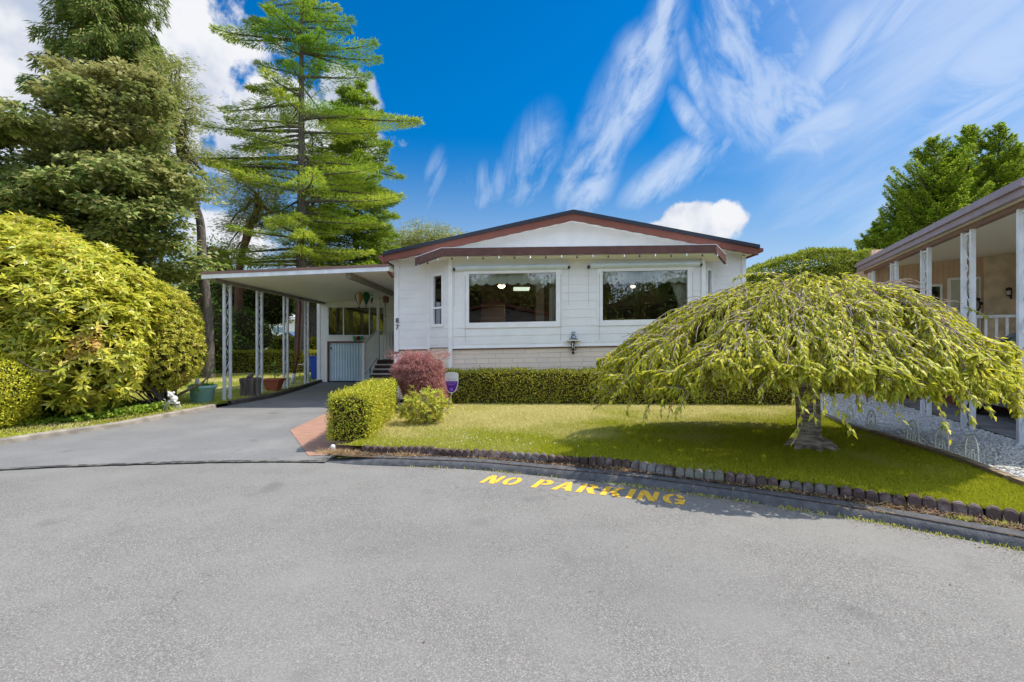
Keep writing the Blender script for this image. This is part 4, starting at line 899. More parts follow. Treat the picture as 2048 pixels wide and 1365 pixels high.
for i in range(6): mb.box(sxL + .1 + .3*i, sxL + .14 + .3*i, 18.1, 18.14, .3, .84)
part('support', mb, m_trim, stp)

# wall shelf with an ornament on it
sf_ = thing('wall_shelf', 'small cream wall shelf on an ornate black bracket between the picture windows', 'shelf', (X(1148, 11.2), YB, 1.5))
xs = X(1147, 11.28); zsh = Z(681, 11.28)
mb = MB(); mb.box(xs - .15, xs + .16, YB - .20, YB - .012, zsh - .015, zsh + .012); part('shelf_board', mb, M('cream_paint', (.75, .70, .58), .5), sf_, bevel=.004)
mb = MB(); mb.tube([(xs, YB - .02, zsh - .02), (xs, YB - .03, zsh - .3)], .012, 8); mb.tube(curve([(xs, YB - .17, zsh - .02), (xs, YB - .14, zsh - .12), (xs, YB - .05, zsh - .2)], 5), .012, 8)
for s in (-1, 1):
    mb.tube([(xs + s*(.045 + .035*math.cos(a)), YB - .04, zsh - .20 + .035*math.sin(a)) for a in np.linspace(0, 5.6, 14)], .010, 6); mb.tube(curve([(xs + s*.02, YB - .04, zsh - .02), (xs + s*.04, YB - .04, zsh - .1), (xs + s*.01, YB - .04, zsh - .18)], 5), .010, 6)
mb.ball((xs, YB - .05, zsh - .30), .035, 10, 7); part('bracket', mb, m_black, sf_, smooth=True)
mb = MB(); mb.lathe([(.001, -.11), (.03, -.10), (.035, 0), (.02, .03), (.001, .035)], (xs, YB - .075, zsh - .08), 12); part('candle_cup', mb, m_trim, sf_, smooth=True)
orn = thing('figurine', 'small blue-grey owl figurine sitting on the cream wall shelf', 'figurine', (xs, YB - .1, zsh + .012))
m_orn = M('bluegrey_ceramic', (.12, .16, .20), .4, .4, (.4, .45, .5), 30, thr=(.5, .6))
mb = MB(); c = (xs, YB - .1, zsh + .012); mb.lathe([(.03, 0), (.06, .01), (.068, .05), (.055, .09), (.04, .11)], c, 14, 1.1, .8); mb.ball((c[0], c[1], c[2] + .14), .048, 12, 8)
for s in (-1, 1): mb.lathe([(.018, 0), (.010, .02), (.001, .035)], (c[0] + s*.03, c[1], c[2] + .172), 8); mb.lathe([(.001, 0), (.045, .008), (.03, .03), (.001, .04)], (c[0] + s*.07, c[1] - .01, c[2]), 10)
part('figure_body', mb, m_orn, orn, smooth=True)
mb = MB()
for s in (-1, 1): mb.ball((c[0] + s*.018, c[1] - .042, c[2] + .148), .011, 8, 6)
part('eyes', mb, m_trim, orn, smooth=True)
# ================================================================== VEGETATION
m_bark = M('grey_bark', (.16, .135, .115), .95, .1, (.08, .068, .058), 14, .9, 30, stretch=(1, 1, .3))
m_bark_r = M('reddish_bark', (.24, .13, .085), .95, .1, (.12, .07, .05), 12, .9, 30, stretch=(1, 1, .3))
m_bark_d = M('dark_bark', (.085, .068, .058), .95, .1, (.045, .038, .033), 12, .9, 30, stretch=(1, 1, .3))
m_twig = M('twig_bark', (.42, .34, .30), .9, .1, (.27, .21, .18), 20)
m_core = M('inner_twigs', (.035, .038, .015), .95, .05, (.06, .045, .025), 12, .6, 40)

def trunk(name, parent, pts, r0, r1, mat, limbs=(), n=10, flare=1.5):
    p = np.array(curve(pts, 5)); k = len(p); t = np.linspace(0, 1, k); r = r0 + (r1 - r0) * t; r = r * (1 + (flare - 1) * np.exp(-t * 14))
    lines = [(p, r)] + list(limbs); return branches(name, lines, mat, parent, n)

# ---- clipped hedges
def hedge(name, label, cat, poly, z0, z1, mats, dens, leaf, group=None, r_edge=.08, loose=.03, core=m_core, wob=.04, top=None, core_n=1):
    """poly: plan outline (counter-clockwise) of a clipped hedge"""
    P = np.array(poly, float); c = P.mean(0); h = thing(name, label, cat, (c[0], c[1], z0), group)
    n = len(P); ed = [(P[i], P[(i+1) % n]) for i in range(n)]; pts, nr = [], []
    area = abs(sum(P[i][0]*P[(i+1) % n][1] - P[(i+1) % n][0]*P[i][1] for i in range(n))) / 2
    for a, b in ed:
        L = np.linalg.norm(b - a); k = int(L * (z1 - z0) * dens); t = RNG.random(k); z = z0 + (z1 - z0) * RNG.random(k); nn = np.array([(b-a)[1], -(b-a)[0]]) / L
        q = a + (b - a) * t[:, None]; v = np.clip((z - z1 + r_edge) / r_edge, 0, 1); q = q - nn * (v ** 2 * r_edge * .8)[:, None]
        ec = np.minimum(t, 1 - t) * L; q = q - nn * (np.clip(1 - ec / r_edge, 0, 1) ** 2 * r_edge * .5)[:, None]
        pts.append(np.c_[q, z]); nr.append(np.c_[np.tile(nn, (k, 1)), v * .8])
    k = int(area * dens * 1.1); q = scatter([tuple(p) for p in P], max(k, 10)); pts.append(np.c_[q, np.full(len(q), z1)]); nr.append(np.tile([0, 0, 1.], (len(q), 1)))
    pts, nr = np.concatenate(pts), np.concatenate(nr)
    bump = (np.sin(pts[:, 0]*3.1 + pts[:, 2]*2) + np.sin(pts[:, 1]*3.7 + 1) + np.sin((pts[:, 0] + pts[:, 2])*7.3)) * wob / 3
    pts = pts + unit(nr) * (bump + RNG.normal(size=len(pts)) * loose - loose)[:, None]
    k = len(pts); D = unit(nr * .8 + RNG.normal(size=(k, 3)) * .75 + [0, 0, .25]); pts[:, 2] = np.maximum(pts[:, 2], z0)
    if top: pts[:, 2] = z0 + (pts[:, 2] - z0)*top(pts[:, 0])
    foliage('foliage', pts, D, leaf * (.6 + .8 * RNG.random(k)), leaf * .5, mats, h, Nn=nr + [0, 0, .4], fold=.12)
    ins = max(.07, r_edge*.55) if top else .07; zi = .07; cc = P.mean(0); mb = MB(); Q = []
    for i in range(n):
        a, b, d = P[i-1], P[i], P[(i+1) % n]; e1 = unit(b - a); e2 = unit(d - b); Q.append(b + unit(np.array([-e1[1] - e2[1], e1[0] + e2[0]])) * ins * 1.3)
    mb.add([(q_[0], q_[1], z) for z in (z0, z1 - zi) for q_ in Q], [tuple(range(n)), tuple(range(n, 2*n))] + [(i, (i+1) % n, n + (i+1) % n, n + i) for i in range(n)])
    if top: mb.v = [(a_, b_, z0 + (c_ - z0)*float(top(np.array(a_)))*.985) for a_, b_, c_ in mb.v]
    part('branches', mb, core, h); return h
m_hedge = leafmat('hedge_leaves', [(.10, .135, .012), (.20, .22, .018), (.30, .29, .03), (.075, .10, .012), (.24, .24, .03)], .35)
m_hedge_y = leafmat('hedge_leaves_yellow', [(.13, .17, .012), (.26, .29, .02), (.42, .41, .05), (.10, .13, .012), (.32, .33, .03)], .35, patch=((.34, .22, .05), 3.0, .62, .78))
m_hedge_d = leafmat('hedge_leaves_dark', [(.05, .09, .012), (.09, .13, .015), (.15, .19, .02), (.04, .06, .01)], .3)
hedge('clipped_hedge', 'long low clipped hedge running along the front of the white home', 'hedge', [(-1.75, 10.62), (6.2, 10.35), (6.2, 10.95), (-1.75, 11.16)], .15, .90, m_hedge, 1900, .045)
hedge('clipped_hedge', 'short bright yellow-green clipped hedge beside the driveway and red pavers', 'hedge', [(-2.58, 6.62), (-2.0, 6.66), (-2.12, 8.2), (-2.38, 9.9), (-2.92, 9.9), (-2.78, 8.2)], .13, .77, m_hedge_y, 3600, .036)
hedge('clipped_hedge', 'long green clipped hedge across the back of the side lawn', 'hedge', [(-15.8, 23.0), (-9.6, 23.6), (-9.6, 24.5), (-15.8, 24)], .05, 1.12, m_hedge, 650, .085, wob=.05)
hedge('clipped_hedge', 'clipped yellow-green hedge just left of the store room, behind the posts', 'hedge', [(-12.3, 26.0), (-8.9, 26.0), (-8.9, 27.2), (-12.3, 27.2)], .05, 1.75, m_hedge, 400, .11, wob=.08)
hedge('clipped_hedge', 'loose bright hedge below the far white house', 'hedge', [(-15.5, 30.0), (-11.5, 30.0), (-11.5, 31.2), (-15.5, 31.2)], .9, 1.85, m_hedge_y, 300, .12, wob=.2)
# tall rounded hedge behind the house on the right
def blobby(P, Rr, n, squash=1.0):
    d = rdir(n); return d
def mass(name, label, cat, base, blobs, mat, leaf, dens, group=None, inner=.35, core=True, width=.5, up=.2, parent=None, flat=1.0, corescale=.80, droop=0.0):
    """leafy mass from ellipsoid blobs (cx,cy,cz,rx,ry,rz): leaves sit in a rough shell of each blob"""
    h = parent or thing(name, label, cat, base, group); PP, NN = [], []
    for (cx, cy, cz, rx, ry, rz_) in blobs:
        a = 4 * math.pi * ((rx*ry + rx*rz_ + ry*rz_) / 3); k = int(a * dens); d = rdir(k); rad = 1 - np.abs(RNG.normal(size=(k, 1))) * inner * .35
        ph = RNG.random(3) * 6; lump = 1 + .10 * (np.sin(d[:, :1]*5 + ph[0]) + np.sin(d[:, 1:2]*6 + ph[1]) + np.sin(d[:, 2:]*5 + ph[2])) * .6
        PP.append(d * [rx, ry, rz_] * rad * lump + [cx, cy, cz]); NN.append(d / [rx, ry, rz_])
    P, Nn = np.concatenate(PP), unit(np.concatenate(NN)); keep = P[:, 2] > base[2] + .03; P, Nn = P[keep], Nn[keep]; k = len(P)
    D = unit(Nn * .6 + RNG.normal(size=(k, 3)) * .7 + [0, 0, up - droop])
    foliage('foliage', P, D, leaf * (.6 + .8 * RNG.random(k)), leaf * width * (.8 + .4 * RNG.random(k)), mat, h, Nn=Nn + [0, 0, .5])
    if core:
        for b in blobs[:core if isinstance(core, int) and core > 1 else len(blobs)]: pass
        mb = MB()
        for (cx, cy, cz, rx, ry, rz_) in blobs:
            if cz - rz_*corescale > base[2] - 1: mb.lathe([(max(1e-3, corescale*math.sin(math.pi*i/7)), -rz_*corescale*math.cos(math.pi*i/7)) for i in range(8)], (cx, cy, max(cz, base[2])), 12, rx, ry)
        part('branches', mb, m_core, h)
    return h
m_hedge_t = leafmat('tall_hedge_leaves', [(.08, .14, .012), (.16, .21, .018), (.25, .28, .03), (.06, .10, .012), (.20, .23, .025)], .35)
hedge('tall_hedge', 'tall rounded clipped hedge standing behind the right corner of the white home', 'hedge', [(7.4, 14.8), (11.6, 14.8), (11.9, 15.6), (11.6, 16.5), (7.4, 16.5), (7.1, 15.6)], .15, 4.47, m_hedge_t, 1300, .075, r_edge=.28, wob=.10, loose=.035,
      top=lambda x: np.interp(x, [7.0, 7.6, 8.4, 9.3, 10.2, 11.3, 11.8], [.78, .84, .93, .985, 1.0, .985, .93]))

# ---- rhododendron: whorls of long leaves
m_rhodo = leafmat('rhododendron_leaves', [(.15, .20, .020), (.27, .31, .028), (.38, .38, .045), (.21, .25, .025), (.44, .40, .07), (.10, .14, .02)], .38, .38, .5, patch=((.38, .26, .09), 1.6, .64, .78))
def whorls(P, Nn, nl, L, W, jitter=.35, tilt=.55):
    n = len(P); Nn = unit(Nn + RNG.normal(size=(n, 3)) * jitter); a = unit(np.cross(Nn, rdir(n))); b = np.cross(Nn, a); PP, DD, NX = [], [], []
    for k in range(nl):
        th = 2*np.pi*k/nl + RNG.random(n)*.5; e = a*np.cos(th)[:, None] + b*np.sin(th)[:, None]
        t = tilt * (.3 + 1.0*RNG.random(n))[:, None] * (1 if k % 2 else .6); DD.append(unit(e + Nn*t - np.array([0, 0, .15]))); PP.append(P + Nn * (.02 if k % 2 else 0)); NX.append(Nn)
    P2, D2, N2 = map(np.concatenate, (PP, DD, NX)); m_ = len(P2); return P2, D2, L*(.7+.5*RNG.random(m_)), W*(.8+.4*RNG.random(m_)), N2
def shell(blobs, dens, thick=.18, zmin=.3):
    PP, NN = [], []
    for i, (cx, cy, cz, rx, ry, rz_) in enumerate(blobs):
        k = int(4*math.pi*((rx*ry + rx*rz_ + ry*rz_)/3) * dens); d = rdir(k); P = d*[rx, ry, rz_]*(1 - np.abs(RNG.normal(size=(k, 1)))*thick) + [cx, cy, cz]
        ok = P[:, 2] > zmin
        for j, b in enumerate(blobs):
            if j != i: ok &= (((P - b[:3]) / np.array(b[3:]))**2).sum(1) > .55
        PP.append(P[ok]); NN.append(unit(d / [rx, ry, rz_])[ok])
    return np.concatenate(PP), np.concatenate(NN)
rh = thing('rhododendron', 'huge rounded rhododendron with long yellow-green leaves left of the driveway', 'shrub', (-9.7, 9.8, .06))
rb = [(-9.7, 9.7, 2.35, 2.0, 1.7, 1.55), (-10.9, 9.3, 2.2, 1.7, 1.6, 1.75), (-8.7, 9.6, 1.9, 1.35, 1.3, 1.35), (-9.5, 9.0, 1.7, 1.7, 1.1, 1.25), (-10.3, 9.9, 2.8, 1.6, 1.2, 1.25), (-8.2, 9.2, 1.45, 1.1, 1.0, 1.0)]
P, Nn = shell(rb, 66, .11, .45); P += unit(Nn) * ((np.sin(P[:, :1]*2.9) + np.sin(P[:, 2:]*3.3) + np.sin(P[:, 1:2]*3.1)) * .10 + RNG.normal(size=(len(P), 1))*.06)
w_ = whorls(P, Nn*.7 + [0, 0, .8], 8, .165, .054); foliage('foliage', w_[0], w_[1], w_[2], w_[3], m_rhodo, rh, Nn=w_[4], fold=.2, curl=.12)
P, Nn = shell([(a, b, c, d*.82, e*.82, f*.82) for a, b, c, d, e, f in rb], 22, .2, .5); w_ = whorls(P, Nn, 7, .15, .05); foliage('inner_foliage', w_[0], w_[1], w_[2], w_[3], m_rhodo, rh, Nn=w_[4], fold=.2)
lines = []
for k in range(16):
    a = RNG.random()*6.28; b0_ = np.array([-9.75 + RNG.normal()*.1, 9.6 + RNG.normal()*.1, .05]); e_ = np.array([-9.7 + 1.7*math.cos(a), 9.5 + 1.2*math.sin(a), 1.2 + 1.6*RNG.random()]); lines.append((bend(b0_, e_, 9, .18), np.linspace(.075, .02, 9)))
lines.append((bend((-9.75, 9.3, 0), (-9.55, 9.2, 1.3), 8, .1), np.linspace(.17, .10, 8)))
for k in range(60):
    a = RNG.random()*6.28; s_ = np.array([-9.6 + RNG.normal()*.9, 9.3 + RNG.normal()*.5, .9 + RNG.random()*1.2]); lines.append((bend(s_, s_ + [RNG.normal()*.8, -.6 - RNG.random()*.6, .3], 6, .25), np.linspace(.022, .008, 6)))
branches('trunk', lines, m_bark, rh, 7)
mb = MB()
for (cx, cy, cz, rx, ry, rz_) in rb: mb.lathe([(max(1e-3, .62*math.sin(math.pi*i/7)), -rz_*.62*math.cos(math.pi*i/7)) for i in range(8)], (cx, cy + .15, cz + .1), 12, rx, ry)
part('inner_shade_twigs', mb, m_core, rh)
# smaller leaved shrub next to it
m_andr = leafmat('small_yellow_leaves', [(.17, .21, .02), (.28, .30, .03), (.38, .37, .06), (.13, .17, .02), (.34, .30, .08)], .38, patch=((.42, .28, .12), 2.0, .60, .75))
an = thing('rounded_shrub', 'rounded shrub with small pale yellow leaves right of the big rhododendron', 'shrub', (-7.85, 10.9, .06))
ab = [(-8.25, 10.9, 1.82, .98, 1.0, 1.12), (-8.08, 10.8, 1.32, .98, .95, .92), (-8.7, 10.7, 1.6, 1.0, .9, 1.2), (-7.85, 10.7, 1.7, .62, .6, .6)]
P, Nn = shell(ab, 200, .10, .42); w_ = whorls(P, Nn*.7 + [0, 0, .7], 6, .078, .032, .5); foliage('foliage', w_[0], w_[1], w_[2], w_[3], m_andr, an, Nn=w_[4])
lines = [(bend((-7.95 + RNG.normal()*.06, 10.8, .05), (-7.9 + RNG.normal()*.6, 10.8 + RNG.normal()*.4, 1.0 + RNG.random()), 7, .2), np.linspace(.045, .012, 7)) for k in range(14)]
lines += [(bend((-7.9, 10.7, .12), (-8.5 + .9*k*.3, 10.1, .55), 7, .2), np.linspace(.03, .01, 7)) for k in range(3)]
branches('trunk', lines, m_bark, an, 6)
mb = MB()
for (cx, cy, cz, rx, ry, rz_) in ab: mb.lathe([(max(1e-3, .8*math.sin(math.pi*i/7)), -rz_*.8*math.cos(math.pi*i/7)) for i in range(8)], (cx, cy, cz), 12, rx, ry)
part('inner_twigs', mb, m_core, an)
# golden cedar bush at the left edge of the picture
m_gold = leafmat('golden_needles', [(.36, .37, .03), (.44, .42, .04), (.26, .30, .02), (.18, .23, .02)], .35)
mass('golden_cedar_bush', 'bright golden rounded conifer bush low at the left edge beside the trunk', 'shrub', (-8.75, 7.95, .06), [(-8.78, 7.95, .72, .62, .6, .68), (-8.9, 8.0, .45, .62, .6, .55)], m_gold, .05, 2600, width=.4, up=.5, inner=.5)
# ivy and low plants below
m_ivy = leafmat('ground_cover_leaves', [(.07, .14, .015), (.12, .20, .02), (.20, .28, .03), (.05, .10, .012)], .35)
gc = [(-9.6, 7.9), (-8.3, 8.2), (-7.7, 8.6), (-7.45, 9.3), (-7.3, 10.2), (-8.4, 11.2), (-11.5, 10.5), (-11, 8.2)]
q = scatter(gc, 9000); n = len(q); tag(foliage('ground_cover', np.c_[q, .07 + .10*RNG.random(n)*(1 + .6*np.sin(q[:, 0]*4))], unit(np.c_[RNG.normal(size=(n, 2)), .5 + RNG.random(n)]), .07, .055, m_ivy, None, Nn=np.tile([0, 0, 1.], (n, 1))), kind='stuff')
litter('fallen_leaves', [(-10.8, 6.3), (-9.0, 6.9), (-7.6, 7.75), (-7.3, 8.6), (-7.2, 9.6), (-7.6, 9.6), (-8.4, 8.5), (-9.2, 8.0), (-11, 7.4)], 4200, .065, .05)
sheet('bed_soil', [(-11.5, 6.2), (-9.2, 6.65), (-7.75, 7.6), (-7.36, 8.6), (-7.25, 10.0), (-8, 11.5), (-12.5, 11.5), (-13, 8)], .064, m_soil)

# ---- red laceleaf maple
m_red = leafmat('red_maple_leaves', [(.36, .14, .135), (.52, .24, .21), (.64, .36, .31), (.24, .08, .09), (.46, .20, .18)], .3, gain=False)
rm = thing('red_maple', 'low weeping red laceleaf maple beside the entry steps', 'shrub', (-1.95, 9.9, .15))
PP, DD = [], []
for k in range(1500):
    a = RNG.random()*6.28; r = math.sqrt(RNG.random()); cx_, cy_ = -1.98, 9.9; h = 1.30 - .40*r**2.2; x_ = cx_ + .52*r*math.cos(a)*(1.0 + .1*math.sin(3*a)); y_ = cy_ + .5*r*math.sin(a); h += .07*math.sin(a*4)*r
    zc = h - RNG.random()*.12
    if RNG.random() < .62: a2 = RNG.random()*6.28; hh = RNG.random(); x_ = cx_ + .12*hh + (.50 - .10*hh)*math.cos(a2)*.9; y_ = cy_ + .46*math.sin(a2); zc = 1.12 - .78*hh
    o_ = unit(np.array([x_ - cx_, y_ - cy_, .15])); k2 = 26
    zc += .05*math.sin(x_*14 + y_*9) + .03*math.sin(x_*31)
    for _ in range(1): PP.append(np.array([x_, y_, zc]) + RNG.normal(size=(k2, 3))*.03); DD.append(unit(o_*.7 + RNG.normal(size=(k2, 3))*.5 - [0, 0, .75]))
for k in range(90): # dark fringe of finer shoots at the top
    a = RNG.random()*6.28; PP.append(np.array([-1.95 + .62*math.cos(a)*RNG.random()**.4, 9.95 + .4*math.sin(a), 1.27]) + RNG.normal(size=(14, 3))*[.06, .05, .05]); DD.append(unit(np.array([math.cos(a), math.sin(a), -.2]) + RNG.normal(size=(14, 3))*.5))
P, D = np.concatenate(PP), np.concatenate(DD); P[:, 2] = np.maximum(P[:, 2], .3); sh = (P[:, 2] < .95); P[sh, 0] += .16*(.95 - P[sh, 2]); foliage('foliage', P, D, .065*(.6+.8*RNG.random(len(P))), .009, m_red, rm)
branches('trunk', [(bend((-1.9, 9.95, .1), (-1.95 + RNG.normal()*.25, 9.9 + RNG.normal()*.2, .95), 8, .3), np.linspace(.04, .012, 8)) for k in range(7)], m_bark, rm, 6)
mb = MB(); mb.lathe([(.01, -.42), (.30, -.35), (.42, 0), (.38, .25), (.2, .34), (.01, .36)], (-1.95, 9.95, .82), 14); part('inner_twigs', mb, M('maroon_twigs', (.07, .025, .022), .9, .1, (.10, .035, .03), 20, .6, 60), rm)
# small yellow-green shrub
m_shrub = leafmat('shrub_leaves', [(.15, .20, .02), (.26, .30, .03), (.38, .40, .06), (.11, .15, .02), (.34, .26, .06)], .38)
ss = thing('small_shrub', 'small loose yellow-green shrub on the lawn below the red maple', 'shrub', (-1.42, 8.0, .15))
P, Nn = shell([(-1.52, 8.0, .46, .34, .32, .24), (-1.32, 8.0, .42, .26, .26, .22), (-1.62, 7.95, .38, .24, .24, .18), (-1.38, 8.0, .55, .22, .22, .16)], 210, .30, .2); P += RNG.normal(size=P.shape)*.04
w_ = whorls(P, Nn + [0, 0, .6], 7, .062, .026, .5, 1.0); foliage('foliage', w_[0], w_[1], w_[2], w_[3], m_shrub, ss, Nn=w_[4])
branches('trunk', [(bend((-1.38 + RNG.normal()*.03, 8.0, .12), (-1.42 + RNG.normal()*.22, 8.0 + RNG.normal()*.15, .45 + .3*RNG.random()), 6, .25), np.linspace(.012, .004, 6)) for k in range(22)] + [(bend((-1.38, 7.95, .14), (-1.0, 7.9, .5), 6, .15), np.linspace(.011, .004, 6))], m_twig, ss, 5)

# ---- weeping cherry on the front lawn
m_cherry = leafmat('cherry_leaves', [(.18, .23, .014), (.34, .36, .022), (.42, .40, .04), (.27, .30, .02), (.10, .15, .014), (.45, .40, .08)], .46, .5, .3, patch=((.25, .28, .022), 3.5, .40, .75))
m_cbark = M('cherry_bark', (.52, .46, .40), .7, .3, (.20, .16, .13), 5, .9, 14, stretch=(1, 1, 7), thr=(.42, .58))
ch = thing('weeping_cherry', 'low umbrella shaped weeping cherry tree with grey banded trunk on the front lawn', 'tree', (3.82, 6.15, .15))
c0 = np.array([3.87, 6.15]); RX0, RY0 = 2.66, 2.02
def rf(a): return 1 - .24*np.maximum(0, np.cos(a + .75))**2      # the crown is shorter on its near right side
def rnorm(q):
    d = (q - c0)/[RX0, RY0]; return np.linalg.norm(d, axis=-1)/rf(np.arctan2(d[..., 1], d[..., 0]))
def dome(r, a=0.0): return 2.36 - 1.27 * r ** 2.2 + .05*math.sin(5*a + 1) * r + .035*math.sin(11*a) * r
limb_lines, twig_lines, LP, LD, LN = [], [], [], [], []
top = np.array([3.80, 6.15, 1.12])
limbs = []
for k in range(34):
    a = 2*math.pi*(k + RNG.random()*.7)/34; Rm = .78 + .24*RNG.random(); tilt = RNG.normal()*.12
    t = np.linspace(0, 1, 16); r = Rm*(t**.85); e = np.array([math.cos(a), math.sin(a)]); side = np.array([-e[1], e[0]])
    xy = c0 + (e*[RX0, RY0])[None]*r[:, None]*rf(a) + side*(tilt*np.sin(t*3))[:, None]
    zt = np.array([dome(q, a) for q in r]) - .08 - .16*RNG.random(); up = np.clip(t/.30, 0, 1); z = top[2]*(1 - up**.7) + zt*up**.7
    z += RNG.normal()*.07*np.sin(t*math.pi)
    L_ = np.c_[xy, z]; L_[0] = top + RNG.normal(size=3)*.03; limbs.append((L_, a)); limb_lines.append((L_, .040*(1-t)**.8 + .007))
for li, (L_, a) in enumerate(limbs):
    for j in range(58):
        s_ = (.10 + .90*RNG.random()) if j % 2 else (.45 + .55*RNG.random()); i_ = min(int(s_*15), 14); p = L_[i_] + (L_[i_+1] - L_[i_])*RNG.random()
        out_ = unit(np.r_[(p[:2] - c0)/[RX0, RY0]*[1, .9], 0]); sd_ = np.array([-out_[1], out_[0], 0])*RNG.normal()*.75
        d = unit(out_*(.8+.3*RNG.random()) + sd_ + [0, 0, .28 - .55*RNG.random()]); ln = .45 + .6*RNG.random(); n_ = 9; pts = [p]; dd = d.copy(); rr_ = np.linalg.norm((p[:2] - c0)/[RX0, RY0])
        droop = (.10 + .20*rr_) if j % 3 else .34
        for _ in range(n_ - 1):
            pts.append(pts[-1] + dd*ln/(n_-1)); dd = unit(dd + [0, 0, -droop] + RNG.normal(size=3)*.06)
        pts = np.array(pts); rr2 = rnorm(pts[:, :2])
        over = np.minimum(1, 1.03/np.maximum(rr2, 1e-3))[:, None]; pts[:, :2] = c0 + (pts[:, :2] - c0)*over; rr2 = rr2*over[:, 0]
        lim = 2.44 - 1.27*np.minimum(rr2, 1.05)**2.2 + .09*RNG.random(); pts[:, 2] = np.minimum(pts[:, 2], lim + .03*RNG.random())
        zf = .98 + .07*math.sin(a*5) + .30*RNG.random()**1.5 + (.16 if p[0] > 4.6 else 0) + (.06 if p[1] < 5.4 else 0); zm, zz0 = pts[:, 2].min(), pts[0, 2]
        if zm < zf: pts[:, 2] = np.where(pts[:, 2] < zz0, zz0 - (zz0 - pts[:, 2])*max(.08, (zz0 - zf)/max(zz0 - zm, .01)), pts[:, 2])
        twig_lines.append((pts, np.linspace(.008, .003, n_)))
        nl = int(ln/.0115); ti = RNG.random(nl)*(n_-1.01); i0 = ti.astype(int); P = pts[i0] + (pts[i0+1] - pts[i0])*(ti - i0)[:, None]; T = unit(pts[i0+1] - pts[i0])
        S_ = unit(np.cross(T, rdir(nl))); D = unit(T*.6 + S_*.55 - np.array([0, 0, .30])); LP.append(P); LD.append(D); LN.append(np.tile([out_[0]*.5, out_[1]*.5, 1.0], (nl, 1)))
for k in range(900):    # short leafy sprays lying over the crown
    a = RNG.random()*2*math.pi; r = .98*RNG.random()**.55; e = np.array([math.cos(a), math.sin(a)]); p = np.r_[c0 + e*[RX0, RY0]*r*rf(a), dome(r, a) + .06 - .22*RNG.random()]
    d = unit(np.r_[e, -.25 - .9*r*r] + RNG.normal(size=3)*[.55, .55, .12]); ln = .18 + .30*RNG.random(); n_ = 6; t = np.linspace(0, 1, n_)[:, None]; pts = p + d*ln*t; pts[:, 2] -= .25*ln*t[:, 0]**2
    rr2 = rnorm(pts[:, :2]); pts[:, 2] = np.minimum(pts[:, 2], 2.50 - 1.27*np.minimum(rr2, 1.05)**2.2); twig_lines.append((pts, .0035)); nl = int(ln/.014); ti = RNG.random(nl)*(n_-1.01); i0 = ti.astype(int); P = pts[i0] + (pts[i0+1] - pts[i0])*(ti - i0)[:, None]
    T = unit(pts[i0+1] - pts[i0]); LP.append(P); LD.append(unit(T*.7 + unit(np.cross(T, rdir(nl)))*.55 - [0, 0, .12])); LN.append(np.tile([e[0]*.3, e[1]*.3, 1.0], (nl, 1)))
for k in range(620):    # hanging shoots that fill the umbrella down to its rim
    a = RNG.random()*2*math.pi; r = .22 + .74*RNG.random()**.8; e = np.array([math.cos(a), math.sin(a)]); xy = c0 + e*[RX0, RY0]*r*rf(a)
    ze = .99 + .26*RNG.random()**1.5 + .06*math.sin(a*5) + (.16 if xy[0] > 4.6 else 0) + (.06 if xy[1] < 5.4 else 0) + (.12 if r < .4 else 0); zs = dome(r, a) - .08 - .5*RNG.random()**1.5
    if zs < ze + .15: zs = ze + .15
    n_ = 8; t = np.linspace(0, 1, n_)[:, None]; pts = np.c_[xy + e*(.22*t**.6)*(1 - .5*r) + RNG.normal(size=(1, 2))*.12*t, zs + (ze - zs)*t[:, 0]]
    twig_lines.append((pts, np.linspace(.006, .003, n_))); ln = zs - ze; nl = int(ln/.011) + 6; ti = RNG.random(nl)*(n_-1.01); i0 = ti.astype(int); P = pts[i0] + (pts[i0+1] - pts[i0])*(ti - i0)[:, None]
    T = unit(pts[i0+1] - pts[i0]); LP.append(P); LD.append(unit(T*.45 + unit(np.cross(T, rdir(nl)))*.6 + np.r_[e*.35, -.2])); LN.append(np.tile([e[0]*.5, e[1]*.5, 1.0], (nl, 1)))
# long sprays that stick out of the dome at the top and left
for p, d, ln in (((3.5, 6.0, 2.35), (-1, -.1, .22), .75), ((3.45, 6.1, 2.36), (-1, .05, .30), .55), ((3.7, 6.1, 2.4), (.1, -.1, 1), .22), ((2.3, 5.6, 1.80), (-1, -.2, -.30), .40), ((1.75, 5.9, 1.38), (-1, -.1, -.35), .28), ((5.6, 5.9, 1.95), (1, -.2, -.2), .3)):
    pts = [np.array(p, float)]; dd = unit(np.array(d, float))
    for _ in range(7): pts.append(pts[-1] + dd*ln/7); dd = unit(dd + [0, 0, -.09])
    pts = np.array(pts); twig_lines.append((pts, .004)); nl = int(ln/.018); ti = RNG.random(nl)*6.99; i0 = ti.astype(int); P = pts[i0] + (pts[i0+1]-pts[i0])*(ti-i0)[:, None]; T = unit(pts[i0+1]-pts[i0])
    LP.append(P); LD.append(unit(T*.6 + unit(np.cross(T, rdir(nl)))*.5 - [0, 0, .35])); LN.append(np.tile([0, 0, 1.], (nl, 1)))
P, D, Nn = map(np.concatenate, (LP, LD, LN)); n = len(P); print('cherry leaves', n)
Ls = .042 + .048*RNG.random(n); foliage('foliage', P, D, Ls, Ls*.33, m_cherry, ch, Nn=Nn, fold=.18, curl=.2)
bare = []
for k in range(900):   # bare greyish twiglets lying over the crown
    li = RNG.integers(0, 34); L_, a = limbs[li]; i_ = RNG.integers(3, 14); p = L_[i_] + [0, 0, .05]; out_ = np.r_[(p[:2] - c0), 0]; out_ = unit(out_); d = unit(out_ + RNG.normal(size=3)*.45); ln = .15 + .3*RNG.random()
    bare.append((bend(p + [0, 0, .03], p + d*ln - [0, 0, .50*ln], 6, .3, .12), np.linspace(.006, .003, 6)))
branches('twigs', twig_lines + bare, m_twig, ch, 4)
